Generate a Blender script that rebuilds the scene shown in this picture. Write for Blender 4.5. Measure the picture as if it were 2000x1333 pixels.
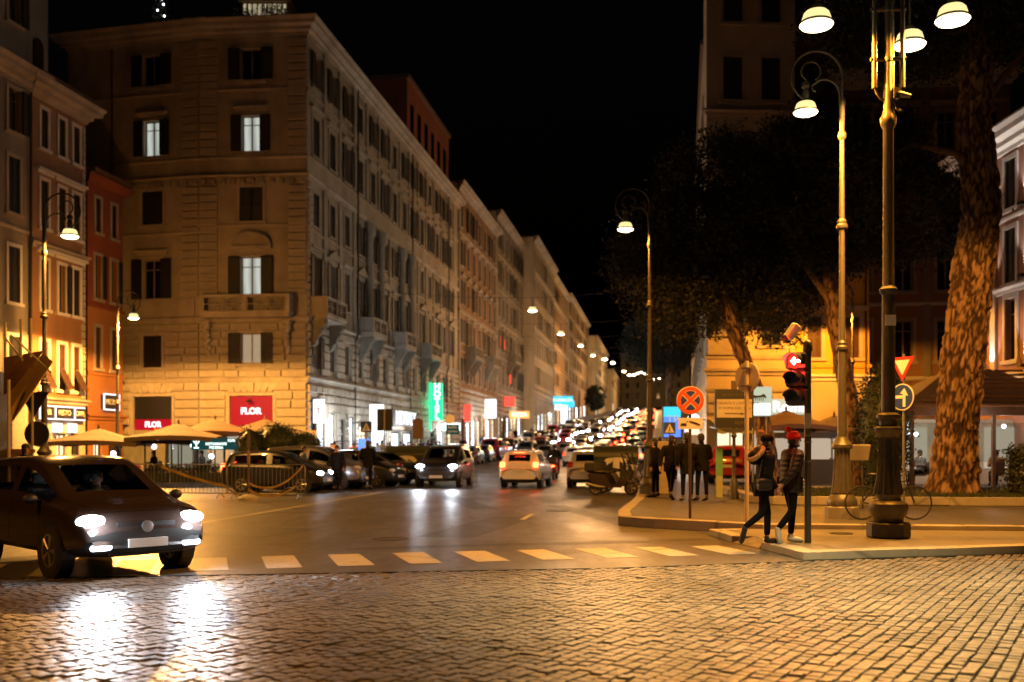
import bpy, bmesh, math, random
from mathutils import Vector, Matrix, noise
random.seed(7)
for _o in list(bpy.data.objects):
    bpy.data.objects.remove(_o)
S = bpy.context.scene
C = S.collection
R = math.radians
PI = math.pi

# ---------------------------------------------------------------- camera, world, exposure
FPX, EYE, YH, XC = 2000.0, 1.7, 870.0, 1000.0      # focal length in photo pixels, eye height, horizon row
cam = bpy.data.objects.new('camera', bpy.data.cameras.new('camera'))
C.objects.link(cam)
cam.data.sensor_width = 36
cam.data.lens = 36
cam.data.shift_y = 203.5 / 2000
cam.location = (0, 0, EYE)
cam.rotation_euler = (R(90), 0, 0)
cam.data.clip_start = 0.1
cam.data.clip_end = 2000
cam.data.dof.use_dof = True
cam.data.dof.focus_distance = 15.5
cam.data.dof.aperture_fstop = 1.0
S.camera = cam

W = bpy.data.worlds.new("World")
S.world = W
W.use_nodes = True
_nt = W.node_tree
_sky = _nt.nodes.new('ShaderNodeTexSky')
_sky.sky_type = 'NISHITA'
_sky.sun_disc = False
_sky.sun_elevation = R(-4.2)
_sky.sun_rotation = R(200)
_bg = _nt.nodes['Background']
_bg.inputs['Strength'].default_value = 0.06
_nt.links.new(_sky.outputs[0], _bg.inputs[0])

S.view_settings.view_transform = 'Standard'
S.view_settings.look = 'None'
S.view_settings.gamma = 1
S.view_settings.use_curve_mapping = False
S.view_settings.exposure = 0.0
S.cycles.max_bounces = 5
S.cycles.diffuse_bounces = 2
S.cycles.glossy_bounces = 3
S.cycles.transmission_bounces = 3
S.cycles.transparent_max_bounces = 6
S.cycles.sample_clamp_indirect = 4
S.cycles.use_denoising = True
S.cycles.caustics_reflective = False
S.cycles.caustics_refractive = False

# ---------------------------------------------------------------- geometry of the place
def px(x, y, D):
    return Vector(((x - XC) * D / FPX, D, EYE - (y - YH) * D / FPX))
def gp(x, y, z=0.0):
    D = (EYE - z) * FPX / (y - YH)
    return Vector(((x - XC) * D / FPX, D, z))
SX, SY = 0.1435, 0.98965                            # direction of the street
def st(s, t, z=None):                               # s metres along the left facades, t metres out from them
    X = -12 + SX * s + SY * t
    Y = 60 + SY * s - SX * t
    return Vector((X, Y, road_z(Y) if z is None else z))
STANG = math.atan2(SY, SX)                          # heading of +s
def road_z(Y):
    if Y < 60: return 0.0
    if Y < 120: return 0.05 * (Y - 60) ** 2 / 120
    return 1.5 + 0.05 * (Y - 120)

# ---------------------------------------------------------------- helpers
def tag(o, label=None, cat=None, group=None, kind=None):
    if label: o['label'] = label
    if cat: o['category'] = cat
    if group: o['group'] = group
    if kind: o['kind'] = kind
    return o
def empty(name, loc=(0, 0, 0), rz=0.0, parent=None):
    o = bpy.data.objects.new(name, None)
    C.objects.link(o)
    o.location = loc
    o.rotation_euler = (0, 0, rz)
    o.empty_display_size = 0.2
    if parent: o.parent = parent
    return o
def thing(name, label, cat, loc=(0, 0, 0), rz=0.0, group=None):
    return tag(empty(name, loc, rz), label, cat, group)
def inst(name, mesh, parent=None, loc=(0, 0, 0), rz=0.0, scale=None, rot=None):
    o = bpy.data.objects.new(name, mesh)
    C.objects.link(o)
    o.location = loc
    o.rotation_euler = rot if rot else (0, 0, rz)
    if scale: o.scale = scale
    if parent: o.parent = parent
    return o
KIDS = {}
def copy_tree(o, parent=None):
    c = o.copy()
    C.objects.link(c)
    if parent: c.parent = parent
    for ch in list(o.children): copy_tree(ch, c)
    return c
def lamp_light(kind, parent, loc, power, col, radius=0.1, spot=None, blend=0.5, rot=(0, 0, 0), name='light'):
    l = bpy.data.lights.new(name, kind)
    l.energy = power
    l.color = col
    l.shadow_soft_size = radius
    if kind == 'SPOT':
        l.spot_size = spot
        l.spot_blend = blend
    o = bpy.data.objects.new(name, l)
    C.objects.link(o)
    o.location = loc
    o.rotation_euler = rot
    if parent: o.parent = parent
    return o

ORD = ['first', 'second', 'third', 'fourth', 'fifth', 'sixth', 'seventh', 'eighth', 'ninth', 'tenth', 'eleventh', 'twelfth', 'thirteenth', 'fourteenth', 'fifteenth', 'sixteenth', 'seventeenth', 'eighteenth', 'nineteenth', 'twentieth']
ORD += ['twenty-' + w for w in ORD[:9]] + ['thirtieth', 'thirty-first', 'thirty-second']
class MB:
    def __init__(s):
        s.v, s.f, s.m = [], [], []
        s.T = None
    def add(s, vs, fs, mi=0):
        b = len(s.v)
        if s.T is not None: vs = [s.T @ Vector(p) for p in vs]
        s.v.extend(tuple(p) for p in vs)
        for f in fs:
            s.f.append(tuple(i + b for i in f))
            s.m.append(mi)
        return s
    def quad(s, a, b, c, d, mi=0): return s.add([a, b, c, d], [(0, 1, 2, 3)], mi)
    def box(s, x0, y0, z0, x1, y1, z1, mi=0):
        return s.add([(x0, y0, z0), (x1, y0, z0), (x1, y1, z0), (x0, y1, z0), (x0, y0, z1), (x1, y0, z1), (x1, y1, z1), (x0, y1, z1)],
                     [(0, 3, 2, 1), (4, 5, 6, 7), (0, 1, 5, 4), (1, 2, 6, 5), (2, 3, 7, 6), (3, 0, 4, 7)], mi)
    def bbox(s, x0, y0, z0, x1, y1, z1, c=0.02, mi=0):   # chamfered box
        v, f = [], []
        for (z, i) in ((z0, c), (z0 + c, 0), (z1 - c, 0), (z1, c)):
            v += [(x0 + i, y0 + i, z), (x1 - i, y0 + i, z), (x1 - i, y1 - i, z), (x0 + i, y1 - i, z)]
        for k in range(3):
            for j in range(4):
                a, b = k * 4 + j, k * 4 + (j + 1) % 4
                f.append((a, b, b + 4, a + 4))
        f += [(3, 2, 1, 0), (12, 13, 14, 15)]
        return s.add(v, f, mi)
    def tube(s, pts, rad, n=8, mi=0, caps=True):
        pts = [Vector(p) for p in pts]
        if not isinstance(rad, (list, tuple)): rad = [rad] * len(pts)
        vs, fs = [], []
        up = None
        for i, p in enumerate(pts):
            t = (pts[min(i + 1, len(pts) - 1)] - pts[max(i - 1, 0)])
            t = t.normalized() if t.length > 1e-9 else Vector((0, 0, 1))
            if up is None:
                up = t.orthogonal().normalized()
            else:
                up = (up - t * up.dot(t))
                up = up.normalized() if up.length > 1e-6 else t.orthogonal().normalized()
            w = t.cross(up)
            for k in range(n):
                a = 2 * PI * k / n
                vs.append(p + (up * math.cos(a) + w * math.sin(a)) * rad[i])
        for i in range(len(pts) - 1):
            for k in range(n):
                a, b = i * n + k, i * n + (k + 1) % n
                fs.append((a, b, b + n, a + n))
        if caps:
            fs.append(tuple(range(n - 1, -1, -1)))
            fs.append(tuple((len(pts) - 1) * n + k for k in range(n)))
        return s.add(vs, fs, mi)
    def lathe(s, prof, n=16, c=(0, 0, 0), mi=0, flute=None, a0=0.0):
        vs, fs = [], []
        for (r, z) in prof:
            for k in range(n):
                a = 2 * PI * k / n + a0
                rr = r * (flute if (flute and k % 2) else 1)
                vs.append((c[0] + rr * math.cos(a), c[1] + rr * math.sin(a), c[2] + z))
        for i in range(len(prof) - 1):
            for k in range(n):
                a, b = i * n + k, i * n + (k + 1) % n
                fs.append((a, b, b + n, a + n))
        fs.append(tuple(range(n - 1, -1, -1)))
        fs.append(tuple((len(prof) - 1) * n + k for k in range(n)))
        return s.add(vs, fs, mi)
    def sph(s, c, r, n=12, m=8, mi=0):
        if not isinstance(r, (list, tuple)): r = (r, r, r)
        vs, fs = [], []
        for i in range(m + 1):
            th = PI * i / m
            for k in range(n):
                a = 2 * PI * k / n
                vs.append((c[0] + r[0] * math.sin(th) * math.cos(a), c[1] + r[1] * math.sin(th) * math.sin(a), c[2] - r[2] * math.cos(th)))
        for i in range(m):
            for k in range(n):
                a, b = i * n + k, i * n + (k + 1) % n
                fs.append((a, b, b + n, a + n))
        return s.add(vs, fs, mi)
    def prism(s, poly, y0, y1, mi=0):              # polygon in (x,z), extruded along y
        n = len(poly)
        vs = [(p[0], y0, p[1]) for p in poly] + [(p[0], y1, p[1]) for p in poly]
        fs = [tuple(range(n)), tuple(range(2 * n - 1, n - 1, -1))]
        for k in range(n):
            b = (k + 1) % n
            fs.append((k, k + n, b + n, b))
        return s.add(vs, fs, mi)
    def slab(s, poly, z0, z1, mi=0):               # polygon in (x,y), extruded along z
        n = len(poly)
        vs = [(p[0], p[1], z0) for p in poly] + [(p[0], p[1], z1) for p in poly]
        fs = [tuple(range(n - 1, -1, -1)), tuple(range(n, 2 * n))]
        for k in range(n):
            b = (k + 1) % n
            fs.append((k, b, b + n, k + n))
        return s.add(vs, fs, mi)
    def ytube(s, c, r, y0, y1, n=20, mi=0, r2=None):   # disc/cylinder about a y axis
        r2 = r if r2 is None else r2
        vs = [(c[0] + r * math.cos(2 * PI * k / n), y0, c[1] + r * math.sin(2 * PI * k / n)) for k in range(n)]
        vs += [(c[0] + r2 * math.cos(2 * PI * k / n), y1, c[1] + r2 * math.sin(2 * PI * k / n)) for k in range(n)]
        fs = [tuple(range(n)), tuple(range(2 * n - 1, n - 1, -1))]
        fs += [(k, k + n, (k + 1) % n + n, (k + 1) % n) for k in range(n)]
        return s.add(vs, fs, mi)
    def mesh(s, name, mats, smooth=None):
        me = bpy.data.meshes.new(name)
        me.from_pydata(s.v, [], s.f)
        for m in (mats if isinstance(mats, (list, tuple)) else [mats]): me.materials.append(m)
        if any(s.m): me.polygons.foreach_set('material_index', s.m)
        if smooth is not None:
            me.polygons.foreach_set('use_smooth', [True] * len(me.polygons))
            me.update()
            if smooth < 180: me.set_sharp_from_angle(angle=R(smooth))
        me.update()
        return me
    def build(s, name, mats, parent=None, smooth=None, loc=(0, 0, 0), rz=0.0, rot=None):
        return inst(name, s.mesh(name, mats, smooth), parent, loc, rz, rot=rot)

# ---------------------------------------------------------------- materials
def mat(name, col, rough=0.6, metal=0.0, spec=0.5, vary=0.0, scale=3.0, bump=0.0, bscale=40.0, dirt=0.0, dscale=0.6, coat=0.0, trans=0.0):
    m = bpy.data.materials.new(name)
    m.use_nodes = True
    nt = m.node_tree
    p = nt.nodes['Principled BSDF']
    p.inputs['Roughness'].default_value = rough
    p.inputs['Metallic'].default_value = metal
    p.inputs['Specular IOR Level'].default_value = spec
    if coat: p.inputs['Coat Weight'].default_value = coat
    if trans: p.inputs['Transmission Weight'].default_value = trans
    c4 = (*col, 1)
    p.inputs['Base Color'].default_value = c4
    tc = nt.nodes.new('ShaderNodeTexCoord')
    src = None
    if vary or dirt:
        nz = nt.nodes.new('ShaderNodeTexNoise')
        nz.inputs['Scale'].default_value = scale
        nz.inputs['Detail'].default_value = 6
        nz.inputs['Roughness'].default_value = 0.65
        nt.links.new(tc.outputs['Object'], nz.inputs['Vector'])
        mr = nt.nodes.new('ShaderNodeMapRange')
        mr.inputs[1].default_value, mr.inputs[2].default_value = 0.3, 0.7
        mr.inputs[3].default_value, mr.inputs[4].default_value = 1 - vary, 1 + vary
        nt.links.new(nz.outputs['Fac'], mr.inputs[0])
        mx = nt.nodes.new('ShaderNodeMix')
        mx.data_type = 'RGBA'
        mx.blend_type = 'MULTIPLY'
        mx.inputs[0].default_value = 1
        mx.inputs[6].default_value = c4
        nt.links.new(mr.outputs[0], mx.inputs[7])
        src = mx.outputs[2]
        if dirt:
            n2 = nt.nodes.new('ShaderNodeTexNoise')
            n2.inputs['Scale'].default_value = dscale
            n2.inputs['Detail'].default_value = 8
            mp = nt.nodes.new('ShaderNodeMapping')
            mp.inputs['Scale'].default_value = (1, 1, 0.25)
            nt.links.new(tc.outputs['Object'], mp.inputs['Vector'])
            nt.links.new(mp.outputs[0], n2.inputs['Vector'])
            m2 = nt.nodes.new('ShaderNodeMapRange')
            m2.inputs[1].default_value, m2.inputs[2].default_value = 0.42, 0.68
            m2.inputs[3].default_value, m2.inputs[4].default_value = 1, 1 - dirt
            nt.links.new(n2.outputs['Fac'], m2.inputs[0])
            mx2 = nt.nodes.new('ShaderNodeMix')
            mx2.data_type = 'RGBA'
            mx2.blend_type = 'MULTIPLY'
            mx2.inputs[0].default_value = 1
            nt.links.new(src, mx2.inputs[6])
            nt.links.new(m2.outputs[0], mx2.inputs[7])
            src = mx2.outputs[2]
        nt.links.new(src, p.inputs['Base Color'])
    if bump:
        nb = nt.nodes.new('ShaderNodeTexNoise')
        nb.inputs['Scale'].default_value = bscale
        nb.inputs['Detail'].default_value = 4
        nt.links.new(tc.outputs['Object'], nb.inputs['Vector'])
        bp = nt.nodes.new('ShaderNodeBump')
        bp.inputs['Strength'].default_value = bump
        bp.inputs['Distance'].default_value = 0.02
        nt.links.new(nb.outputs['Fac'], bp.inputs['Height'])
        nt.links.new(bp.outputs[0], p.inputs['Normal'])
    return m
def em(name, col, strength, sample=True):
    m = bpy.data.materials.new(name)
    m.use_nodes = True
    p = m.node_tree.nodes['Principled BSDF']
    p.inputs['Base Color'].default_value = (col[0] * .15, col[1] * .15, col[2] * .15, 1)
    p.inputs['Specular IOR Level'].default_value = .12
    p.inputs['Emission Color'].default_value = (*col, 1)
    p.inputs['Emission Strength'].default_value = strength
    if not sample: m.cycles.emission_sampling = 'NONE'
    return m
M = {}
M['trav'] = mat('travertine', (0.44, 0.38, 0.30), 0.75, vary=0.16, scale=1.2, bump=0.3, bscale=14, dirt=0.35)
M['trav_block'] = mat('travertine_block', (0.47, 0.41, 0.32), 0.75, vary=0.2, scale=2.0, bump=0.35, bscale=18, dirt=0.2)
M['trav_dark'] = mat('weathered_travertine', (0.30, 0.27, 0.21), 0.8, vary=0.25, scale=1.5, bump=0.3, bscale=12, dirt=0.45)
M['stucco_grey'] = mat('grey_stucco', (0.30, 0.27, 0.22), 0.85, vary=0.15, scale=0.8, dirt=0.4)
M['stucco_ochre'] = mat('ochre_stucco', (0.31, 0.16, 0.065), 0.85, vary=0.12, scale=0.8, dirt=0.3)
M['stucco_red'] = mat('red_stucco', (0.30, 0.08, 0.03), 0.85, vary=0.12, scale=0.7, dirt=0.3)
M['stucco_orange'] = mat('orange_stucco', (0.44, 0.18, 0.045), 0.85, vary=0.1, scale=0.7, dirt=0.25)
M['stucco_brown'] = mat('brown_stucco', (0.34, 0.20, 0.11), 0.85, vary=0.12, scale=0.7, dirt=0.3)
M['stucco_yellow'] = mat('yellow_stucco', (0.62, 0.37, 0.05), 0.85, vary=0.08, scale=0.7, dirt=0.2)
M['stucco_cream'] = mat('cream_stucco', (0.55, 0.46, 0.32), 0.85, vary=0.1, scale=0.7, dirt=0.25)
M['stucco_pink'] = mat('pink_stucco', (0.40, 0.22, 0.16), 0.85, vary=0.1, scale=0.7, dirt=0.25)
M['white_trim'] = mat('white_trim', (0.68, 0.65, 0.60), 0.7, vary=0.06, scale=3)
M['shutter'] = mat('shutter_paint', (0.013, 0.011, 0.009), 0.6, vary=0.15, scale=6)
M['shutter_brown'] = mat('brown_shutter_paint', (0.06, 0.03, 0.016), 0.6, vary=0.15, scale=6)
M['frame'] = mat('window_frame_paint', (0.28, 0.22, 0.16), 0.5, vary=0.1)
M['glass'] = mat('dark_glass', (0.012, 0.012, 0.012), 0.12, spec=0.5)
M['carglass'] = mat('car_glass', (0.012, 0.013, 0.014), 0.04, spec=0.6)
M['roof'] = mat('roof_tile', (0.16, 0.08, 0.05), 0.85, vary=0.2, scale=5)
M['iron'] = mat('cast_iron_paint', (0.10, 0.085, 0.06), 0.42, metal=0.4, vary=0.12, scale=14, bump=0.2, bscale=50)
M['iron_pale'] = mat('grey_green_iron_paint', (0.13, 0.115, 0.085), 0.40, metal=0.3, vary=0.15, scale=14, bump=0.2, bscale=50)
M['iron_dark'] = mat('dark_cast_iron', (0.055, 0.05, 0.045), 0.5, metal=0.3, vary=0.2, scale=9, bump=0.4, bscale=35)
M['steel'] = mat('galvanised_steel', (0.20, 0.195, 0.18), 0.42, metal=0.5, vary=0.15, scale=10)
M['pole_tan'] = mat('painted_sign_post', (0.50, 0.44, 0.33), 0.5, vary=0.1)
M['black'] = mat('black_plastic', (0.018, 0.018, 0.018), 0.45)
M['rubber'] = mat('tyre_rubber', (0.02, 0.02, 0.02), 0.75, vary=0.2, scale=20)
M['rim'] = mat('alloy_wheel', (0.45, 0.45, 0.46), 0.3, metal=0.8)
M['plate'] = mat('licence_plate', (0.55, 0.55, 0.52), 0.45)
M['white'] = mat('white_paint', (0.75, 0.74, 0.70), 0.45)
M['red'] = mat('red_paint', (0.55, 0.03, 0.02), 0.45)
M['blue'] = mat('blue_paint', (0.02, 0.05, 0.26), 0.4)
M['orange_red'] = mat('sign_red', (0.80, 0.10, 0.01), 0.4)
M['bin'] = mat('bin_green_plastic', (0.03, 0.04, 0.035), 0.5, vary=0.1)
M['tape'] = mat('yellow_tape', (0.26, 0.17, 0.03), 0.5)
M['canvas'] = mat('beige_canvas', (0.14, 0.10, 0.07), 0.9, vary=0.1, scale=2)
M['canvas_brown'] = mat('brown_canvas', (0.17, 0.085, 0.05), 0.9, vary=0.1, scale=2)
M['canvas_yellow'] = mat('yellow_canvas', (0.62, 0.44, 0.14), 0.85, vary=0.14, scale=3)
M['canvas_green'] = mat('pale_green_canvas', (0.38, 0.40, 0.20), 0.9, vary=0.1)
M['wood'] = mat('dark_wood', (0.10, 0.06, 0.035), 0.6, vary=0.25, scale=8)
M['bark'] = mat('pine_bark', (0.20, 0.125, 0.07), 0.9, vary=0.45, scale=7, bump=0.7, bscale=22)
M['pine'] = mat('pine_needles', (0.013, 0.016, 0.008), 0.7, vary=0.4, scale=0.9)
M['leaf'] = mat('laurel_leaf', (0.035, 0.055, 0.02), 0.45, vary=0.4, scale=3)
M['hedge'] = mat('hedge_leaf', (0.03, 0.04, 0.016), 0.5, vary=0.5, scale=4)
M['grass'] = mat('grass_blades', (0.035, 0.05, 0.015), 0.7, vary=0.4, scale=5)
M['soil'] = mat('soil', (0.05, 0.035, 0.02), 0.95, vary=0.3)
M['skin'] = mat('skin', (0.42, 0.24, 0.16), 0.5)
M['hair'] = mat('dark_hair', (0.015, 0.01, 0.008), 0.5, bump=0.4, bscale=60)
M['coat'] = mat('black_coat', (0.008, 0.007, 0.007), 0.8, spec=.12, vary=0.3, scale=8, bump=0.2, bscale=30)
M['puffer'] = mat('dark_puffer_nylon', (0.016, 0.011, 0.010), 0.6, spec=.3, bump=0.1, bscale=30)
M['jean'] = mat('dark_trousers', (0.007, 0.007, 0.009), 0.85, spec=.12, vary=0.2, scale=10)
M['shoe'] = mat('black_shoe', (0.02, 0.015, 0.012), 0.4)
M['shoe_white'] = mat('white_trainer', (0.6, 0.58, 0.55), 0.5)
def quilt(m):
    nt = m.node_tree; N, L = nt.nodes.new, nt.links.new
    tc = N('ShaderNodeTexCoord'); w = N('ShaderNodeTexWave'); w.bands_direction = 'Z'; w.inputs['Scale'].default_value = 4.2; w.inputs['Distortion'].default_value = .5
    L(tc.outputs['Object'], w.inputs['Vector']); b = N('ShaderNodeBump'); b.inputs['Strength'].default_value = .35; b.inputs['Distance'].default_value = .02
    L(w.outputs['Fac'], b.inputs['Height']); L(b.outputs[0], nt.nodes['Principled BSDF'].inputs['Normal'])
quilt(M['puffer'])
M['fur'] = mat('tan_fur', (0.50, 0.33, 0.14), 0.95, vary=0.3, scale=25, bump=0.8, bscale=60)
M['redhat'] = mat('red_knit', (0.65, 0.02, 0.015), 0.9, bump=0.5, bscale=80)
M['bluecoat'] = mat('blue_coat', (0.03, 0.07, 0.14), 0.7)
M['redcoat'] = mat('red_coat', (0.35, 0.02, 0.03), 0.7)
M['greycoat'] = mat('grey_coat', (0.14, 0.15, 0.16), 0.7)
M['tancoat'] = mat('tan_coat', (0.35, 0.2, 0.1), 0.7)
# light sources
M['bowl'] = em('lamp_bowl_glow', (1.0, 0.78, 0.42), 9, False)
M['dome'] = em('lamp_dome_glow', (0.95, 0.80, 0.34), 1.2, False)
M['bowl_far'] = em('street_lamp_glow', (1.0, 0.80, 0.58), 12, False)
M['bowl_distant'] = em('distant_street_lamp_glow', (1.0, 0.86, 0.72), 60, False)
M['win_lit'] = em('lit_window', (0.80, 0.86, 0.76), 0.58)
M['win_warm'] = em('lit_window_warm', (0.85, 0.72, 0.45), 0.6)
M['win_curtain'] = em('lit_curtain', (0.80, 0.62, 0.38), 0.5)
def room(m, s0):
    nt = m.node_tree; N, L = nt.nodes.new, nt.links.new; p = nt.nodes['Principled BSDF']
    tc = N('ShaderNodeTexCoord'); w = N('ShaderNodeTexWave'); w.inputs['Scale'].default_value = s0; w.inputs['Distortion'].default_value = 2.5; w.inputs['Detail'].default_value = 2
    L(tc.outputs['Object'], w.inputs['Vector']); r = N('ShaderNodeMapRange'); r.inputs[3].default_value = p.inputs['Emission Strength'].default_value * .55; r.inputs[4].default_value = p.inputs['Emission Strength'].default_value * 1.15
    L(w.outputs['Fac'], r.inputs[0]); L(r.outputs[0], p.inputs['Emission Strength'])
room(M['win_curtain'], 3.2); room(M['win_warm'], 1.1); room(M['win_lit'], .45)
M['shop'] = em('shop_light', (0.80, 0.92, 1.0), 3.2)
M['shop_warm'] = em('shop_light_warm', (1.0, 0.78, 0.50), 1.4)
M['interior'] = em('restaurant_glow', (1.0, 0.86, 0.66), 0.42)
M['head'] = em('headlight_glow', (0.86, 0.90, 1.0), 30, False)
M['head_far'] = em('distant_headlight_glow', (0.86, 0.88, 1.0), 55, False)
M['head_big'] = em('bright_headlight_glow', (0.88, 0.94, 1.0), 60, False)
M['drl'] = em('daylight_running_light', (0.75, 0.84, 1.0), 8, False)
M['tail'] = em('tail_light_glow', (1.0, 0.06, 0.02), 3.5, False)
M['brake'] = em('brake_light_glow', (1.0, 0.055, 0.015), 22, False)
M['tail_off'] = mat('tail_light_lens', (0.30, 0.015, 0.01), 0.15)
M['head_off'] = mat('headlight_lens', (0.45, 0.45, 0.45), 0.1, spec=0.8)
M['neon_green'] = em('green_neon', (0.02, 0.85, 0.35), 1.3)
M['neon_white'] = em('white_neon', (0.80, 1.0, 0.92), 3.0)
M['sign_white'] = em('lit_white_sign', (0.92, 0.95, 1.0), 1.7)
M['sign_cream'] = em('lit_pale_green_sign', (0.75, 0.92, 0.72), 0.6)
M['sign_red'] = em('lit_red_panel', (0.60, 0.008, 0.025), 0.65)
M['neon_red'] = em('red_neon', (1.0, 0.05, 0.03), 2.5)
M['neon_orange'] = em('orange_neon', (1.0, 0.30, 0.06), 2.5)
M['neon_blue'] = em('blue_screen', (0.10, 0.25, 0.95), 1.4)
M['neon_cyan'] = em('cyan_screen', (0.05, 0.60, 0.85), 1.4)
M['sign_teal'] = em('teal_sign_panel', (0.01, 0.10, 0.10), 0.5)
M['globe'] = em('white_globe_lamp', (0.95, 0.85, 1.0), 9, False)
M['sig_red'] = em('red_signal_lens', (1.0, 0.015, 0.008), 3.0)
M['sig_arrow'] = em('red_signal_arrow', (1.0, 0.62, 0.50), 7, False)

def text_mesh(txt, size, mats, depth=0.02, font_bold=0.0, spacing=1.0, leading=1.0):
    c = bpy.data.curves.new('lettering', 'FONT')
    c.body = txt
    c.size = size
    c.extrude = depth
    c.offset = font_bold
    c.align_x = 'CENTER'
    c.align_y = 'CENTER'
    c.space_character = spacing
    c.space_line = leading
    c.resolution_u = 3
    o = bpy.data.objects.new('lettering', c)
    C.objects.link(o)
    dg = bpy.context.evaluated_depsgraph_get()
    me = bpy.data.meshes.new_from_object(o.evaluated_get(dg))
    bpy.data.objects.remove(o)
    me.materials.clear()
    me.materials.append(mats)
    return me
def text(name, txt, size, m, parent, loc, rot=(PI / 2, 0, 0), **k):
    return inst(name, text_mesh(txt, size, m, **k), parent, loc, rot=rot)
# ================================================================ ground, road, pavements
def asphalt(name, c0, c1, r0, r1):
    m = bpy.data.materials.new(name)
    m.use_nodes = True
    nt = m.node_tree
    p = nt.nodes['Principled BSDF']
    N, L = nt.nodes.new, nt.links.new
    geo = N('ShaderNodeNewGeometry')
    n1 = N('ShaderNodeTexNoise'); n1.inputs['Scale'].default_value = 0.22; n1.inputs['Detail'].default_value = 7; n1.inputs['Roughness'].default_value = 0.7
    mp = N('ShaderNodeMapping'); mp.inputs['Rotation'].default_value = (0, 0, R(8)); mp.inputs['Scale'].default_value = (2.2, 0.6, 1)
    L(geo.outputs['Position'], mp.inputs['Vector']); L(mp.outputs[0], n1.inputs['Vector'])
    n2 = N('ShaderNodeTexNoise'); n2.inputs['Scale'].default_value = 45; n2.inputs['Detail'].default_value = 3
    L(geo.outputs['Position'], n2.inputs['Vector'])
    vo = N('ShaderNodeTexVoronoi'); vo.feature = 'DISTANCE_TO_EDGE'; vo.inputs['Scale'].default_value = 0.28
    n3 = N('ShaderNodeTexNoise'); n3.inputs['Scale'].default_value = 1.2; n3.inputs['Detail'].default_value = 5
    L(geo.outputs['Position'], n3.inputs['Vector'])
    ad = N('ShaderNodeMix'); ad.data_type = 'VECTOR'; ad.inputs[0].default_value = 0.25
    L(geo.outputs['Position'], ad.inputs[4]); L(n3.outputs['Color'], ad.inputs[5]); L(ad.outputs[1], vo.inputs['Vector'])
    cr = N('ShaderNodeMapRange'); cr.inputs[1].default_value = 0.0; cr.inputs[2].default_value = 0.012; cr.inputs[3].default_value = 0.55; cr.inputs[4].default_value = 1
    L(vo.outputs['Distance'], cr.inputs[0])
    mr = N('ShaderNodeMapRange'); mr.inputs[1].default_value = 0.3; mr.inputs[2].default_value = 0.7
    L(n1.outputs['Fac'], mr.inputs[0])
    mx = N('ShaderNodeMix'); mx.data_type = 'RGBA'; mx.inputs[6].default_value = (*c0, 1); mx.inputs[7].default_value = (*c1, 1)
    L(mr.outputs[0], mx.inputs[0])
    m2 = N('ShaderNodeMix'); m2.data_type = 'RGBA'; m2.blend_type = 'MULTIPLY'; m2.inputs[0].default_value = 1
    L(mx.outputs[2], m2.inputs[6]); L(cr.outputs[0], m2.inputs[7])
    L(m2.outputs[2], p.inputs['Base Color'])
    rr = N('ShaderNodeMapRange'); rr.inputs[1].default_value = 0.3; rr.inputs[2].default_value = 0.7; rr.inputs[3].default_value = r1; rr.inputs[4].default_value = r0
    L(n1.outputs['Fac'], rr.inputs[0]); L(rr.outputs[0], p.inputs['Roughness'])
    bp = N('ShaderNodeBump'); bp.inputs['Strength'].default_value = 0.35; bp.inputs['Distance'].default_value = 0.006
    L(n2.outputs['Fac'], bp.inputs['Height']); L(bp.outputs[0], p.inputs['Normal'])
    return m
M['asphalt'] = asphalt('asphalt', (0.026, 0.0245, 0.023), (0.115, 0.108, 0.10), 0.31, 0.54)
M['patch'] = asphalt('asphalt_patch', (0.028, 0.027, 0.026), (0.05, 0.047, 0.044), 0.40, 0.55)
M['pavement'] = asphalt('pavement_asphalt', (0.06, 0.055, 0.048), (0.10, 0.092, 0.08), 0.5, 0.7)
M['island'] = asphalt('island_concrete', (0.11, 0.10, 0.085), (0.20, 0.185, 0.16), 0.55, 0.75)
M['kerb'] = asphalt('kerb_travertine', (0.25, 0.225, 0.185), (0.42, 0.375, 0.31), 0.6, 0.75)
M['marking'] = asphalt('road_marking_paint', (0.55, 0.53, 0.47), (0.36, 0.34, 0.30), 0.45, 0.6)
def wear(m):
    nt = m.node_tree; N, L = nt.nodes.new, nt.links.new
    p = nt.nodes['Principled BSDF']; src = p.inputs['Base Color'].links[0].from_socket
    geo = N('ShaderNodeNewGeometry'); n = N('ShaderNodeTexNoise'); n.inputs['Scale'].default_value = 9; n.inputs['Detail'].default_value = 8; n.inputs['Roughness'].default_value = .8
    L(geo.outputs['Position'], n.inputs['Vector']); r = N('ShaderNodeMapRange'); r.inputs[1].default_value = .56; r.inputs[2].default_value = .66
    L(n.outputs['Fac'], r.inputs[0]); x = N('ShaderNodeMix'); x.data_type = 'RGBA'; x.inputs[7].default_value = (.07, .065, .06, 1)
    L(r.outputs[0], x.inputs[0]); L(src, x.inputs[6]); L(x.outputs[2], p.inputs['Base Color'])
wear(M['marking'])
M['basalt'] = mat('basalt_sett', (0.145, 0.125, 0.105), 0.40, spec=0.5, vary=0.55, scale=5, bump=0.22, bscale=45, dirt=0.45, dscale=0.45)
M['joint'] = mat('joint_grit', (0.010, 0.008, 0.007), 0.95, vary=0.3, scale=20)

BND = [(-60, 11.0), (-10, 12.9), (-6.5, 13.1), (-3.4, 13.5), (1.42, 14.2), (4.27, 15.05), (8.1, 16.1), (16, 17.9), (60, 25)]
def bnd(x):
    for (a, b), (c, d) in zip(BND, BND[1:]):
        if x <= c: return b + (d - b) * (x - a) / (c - a)
    return BND[-1][1]

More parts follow.
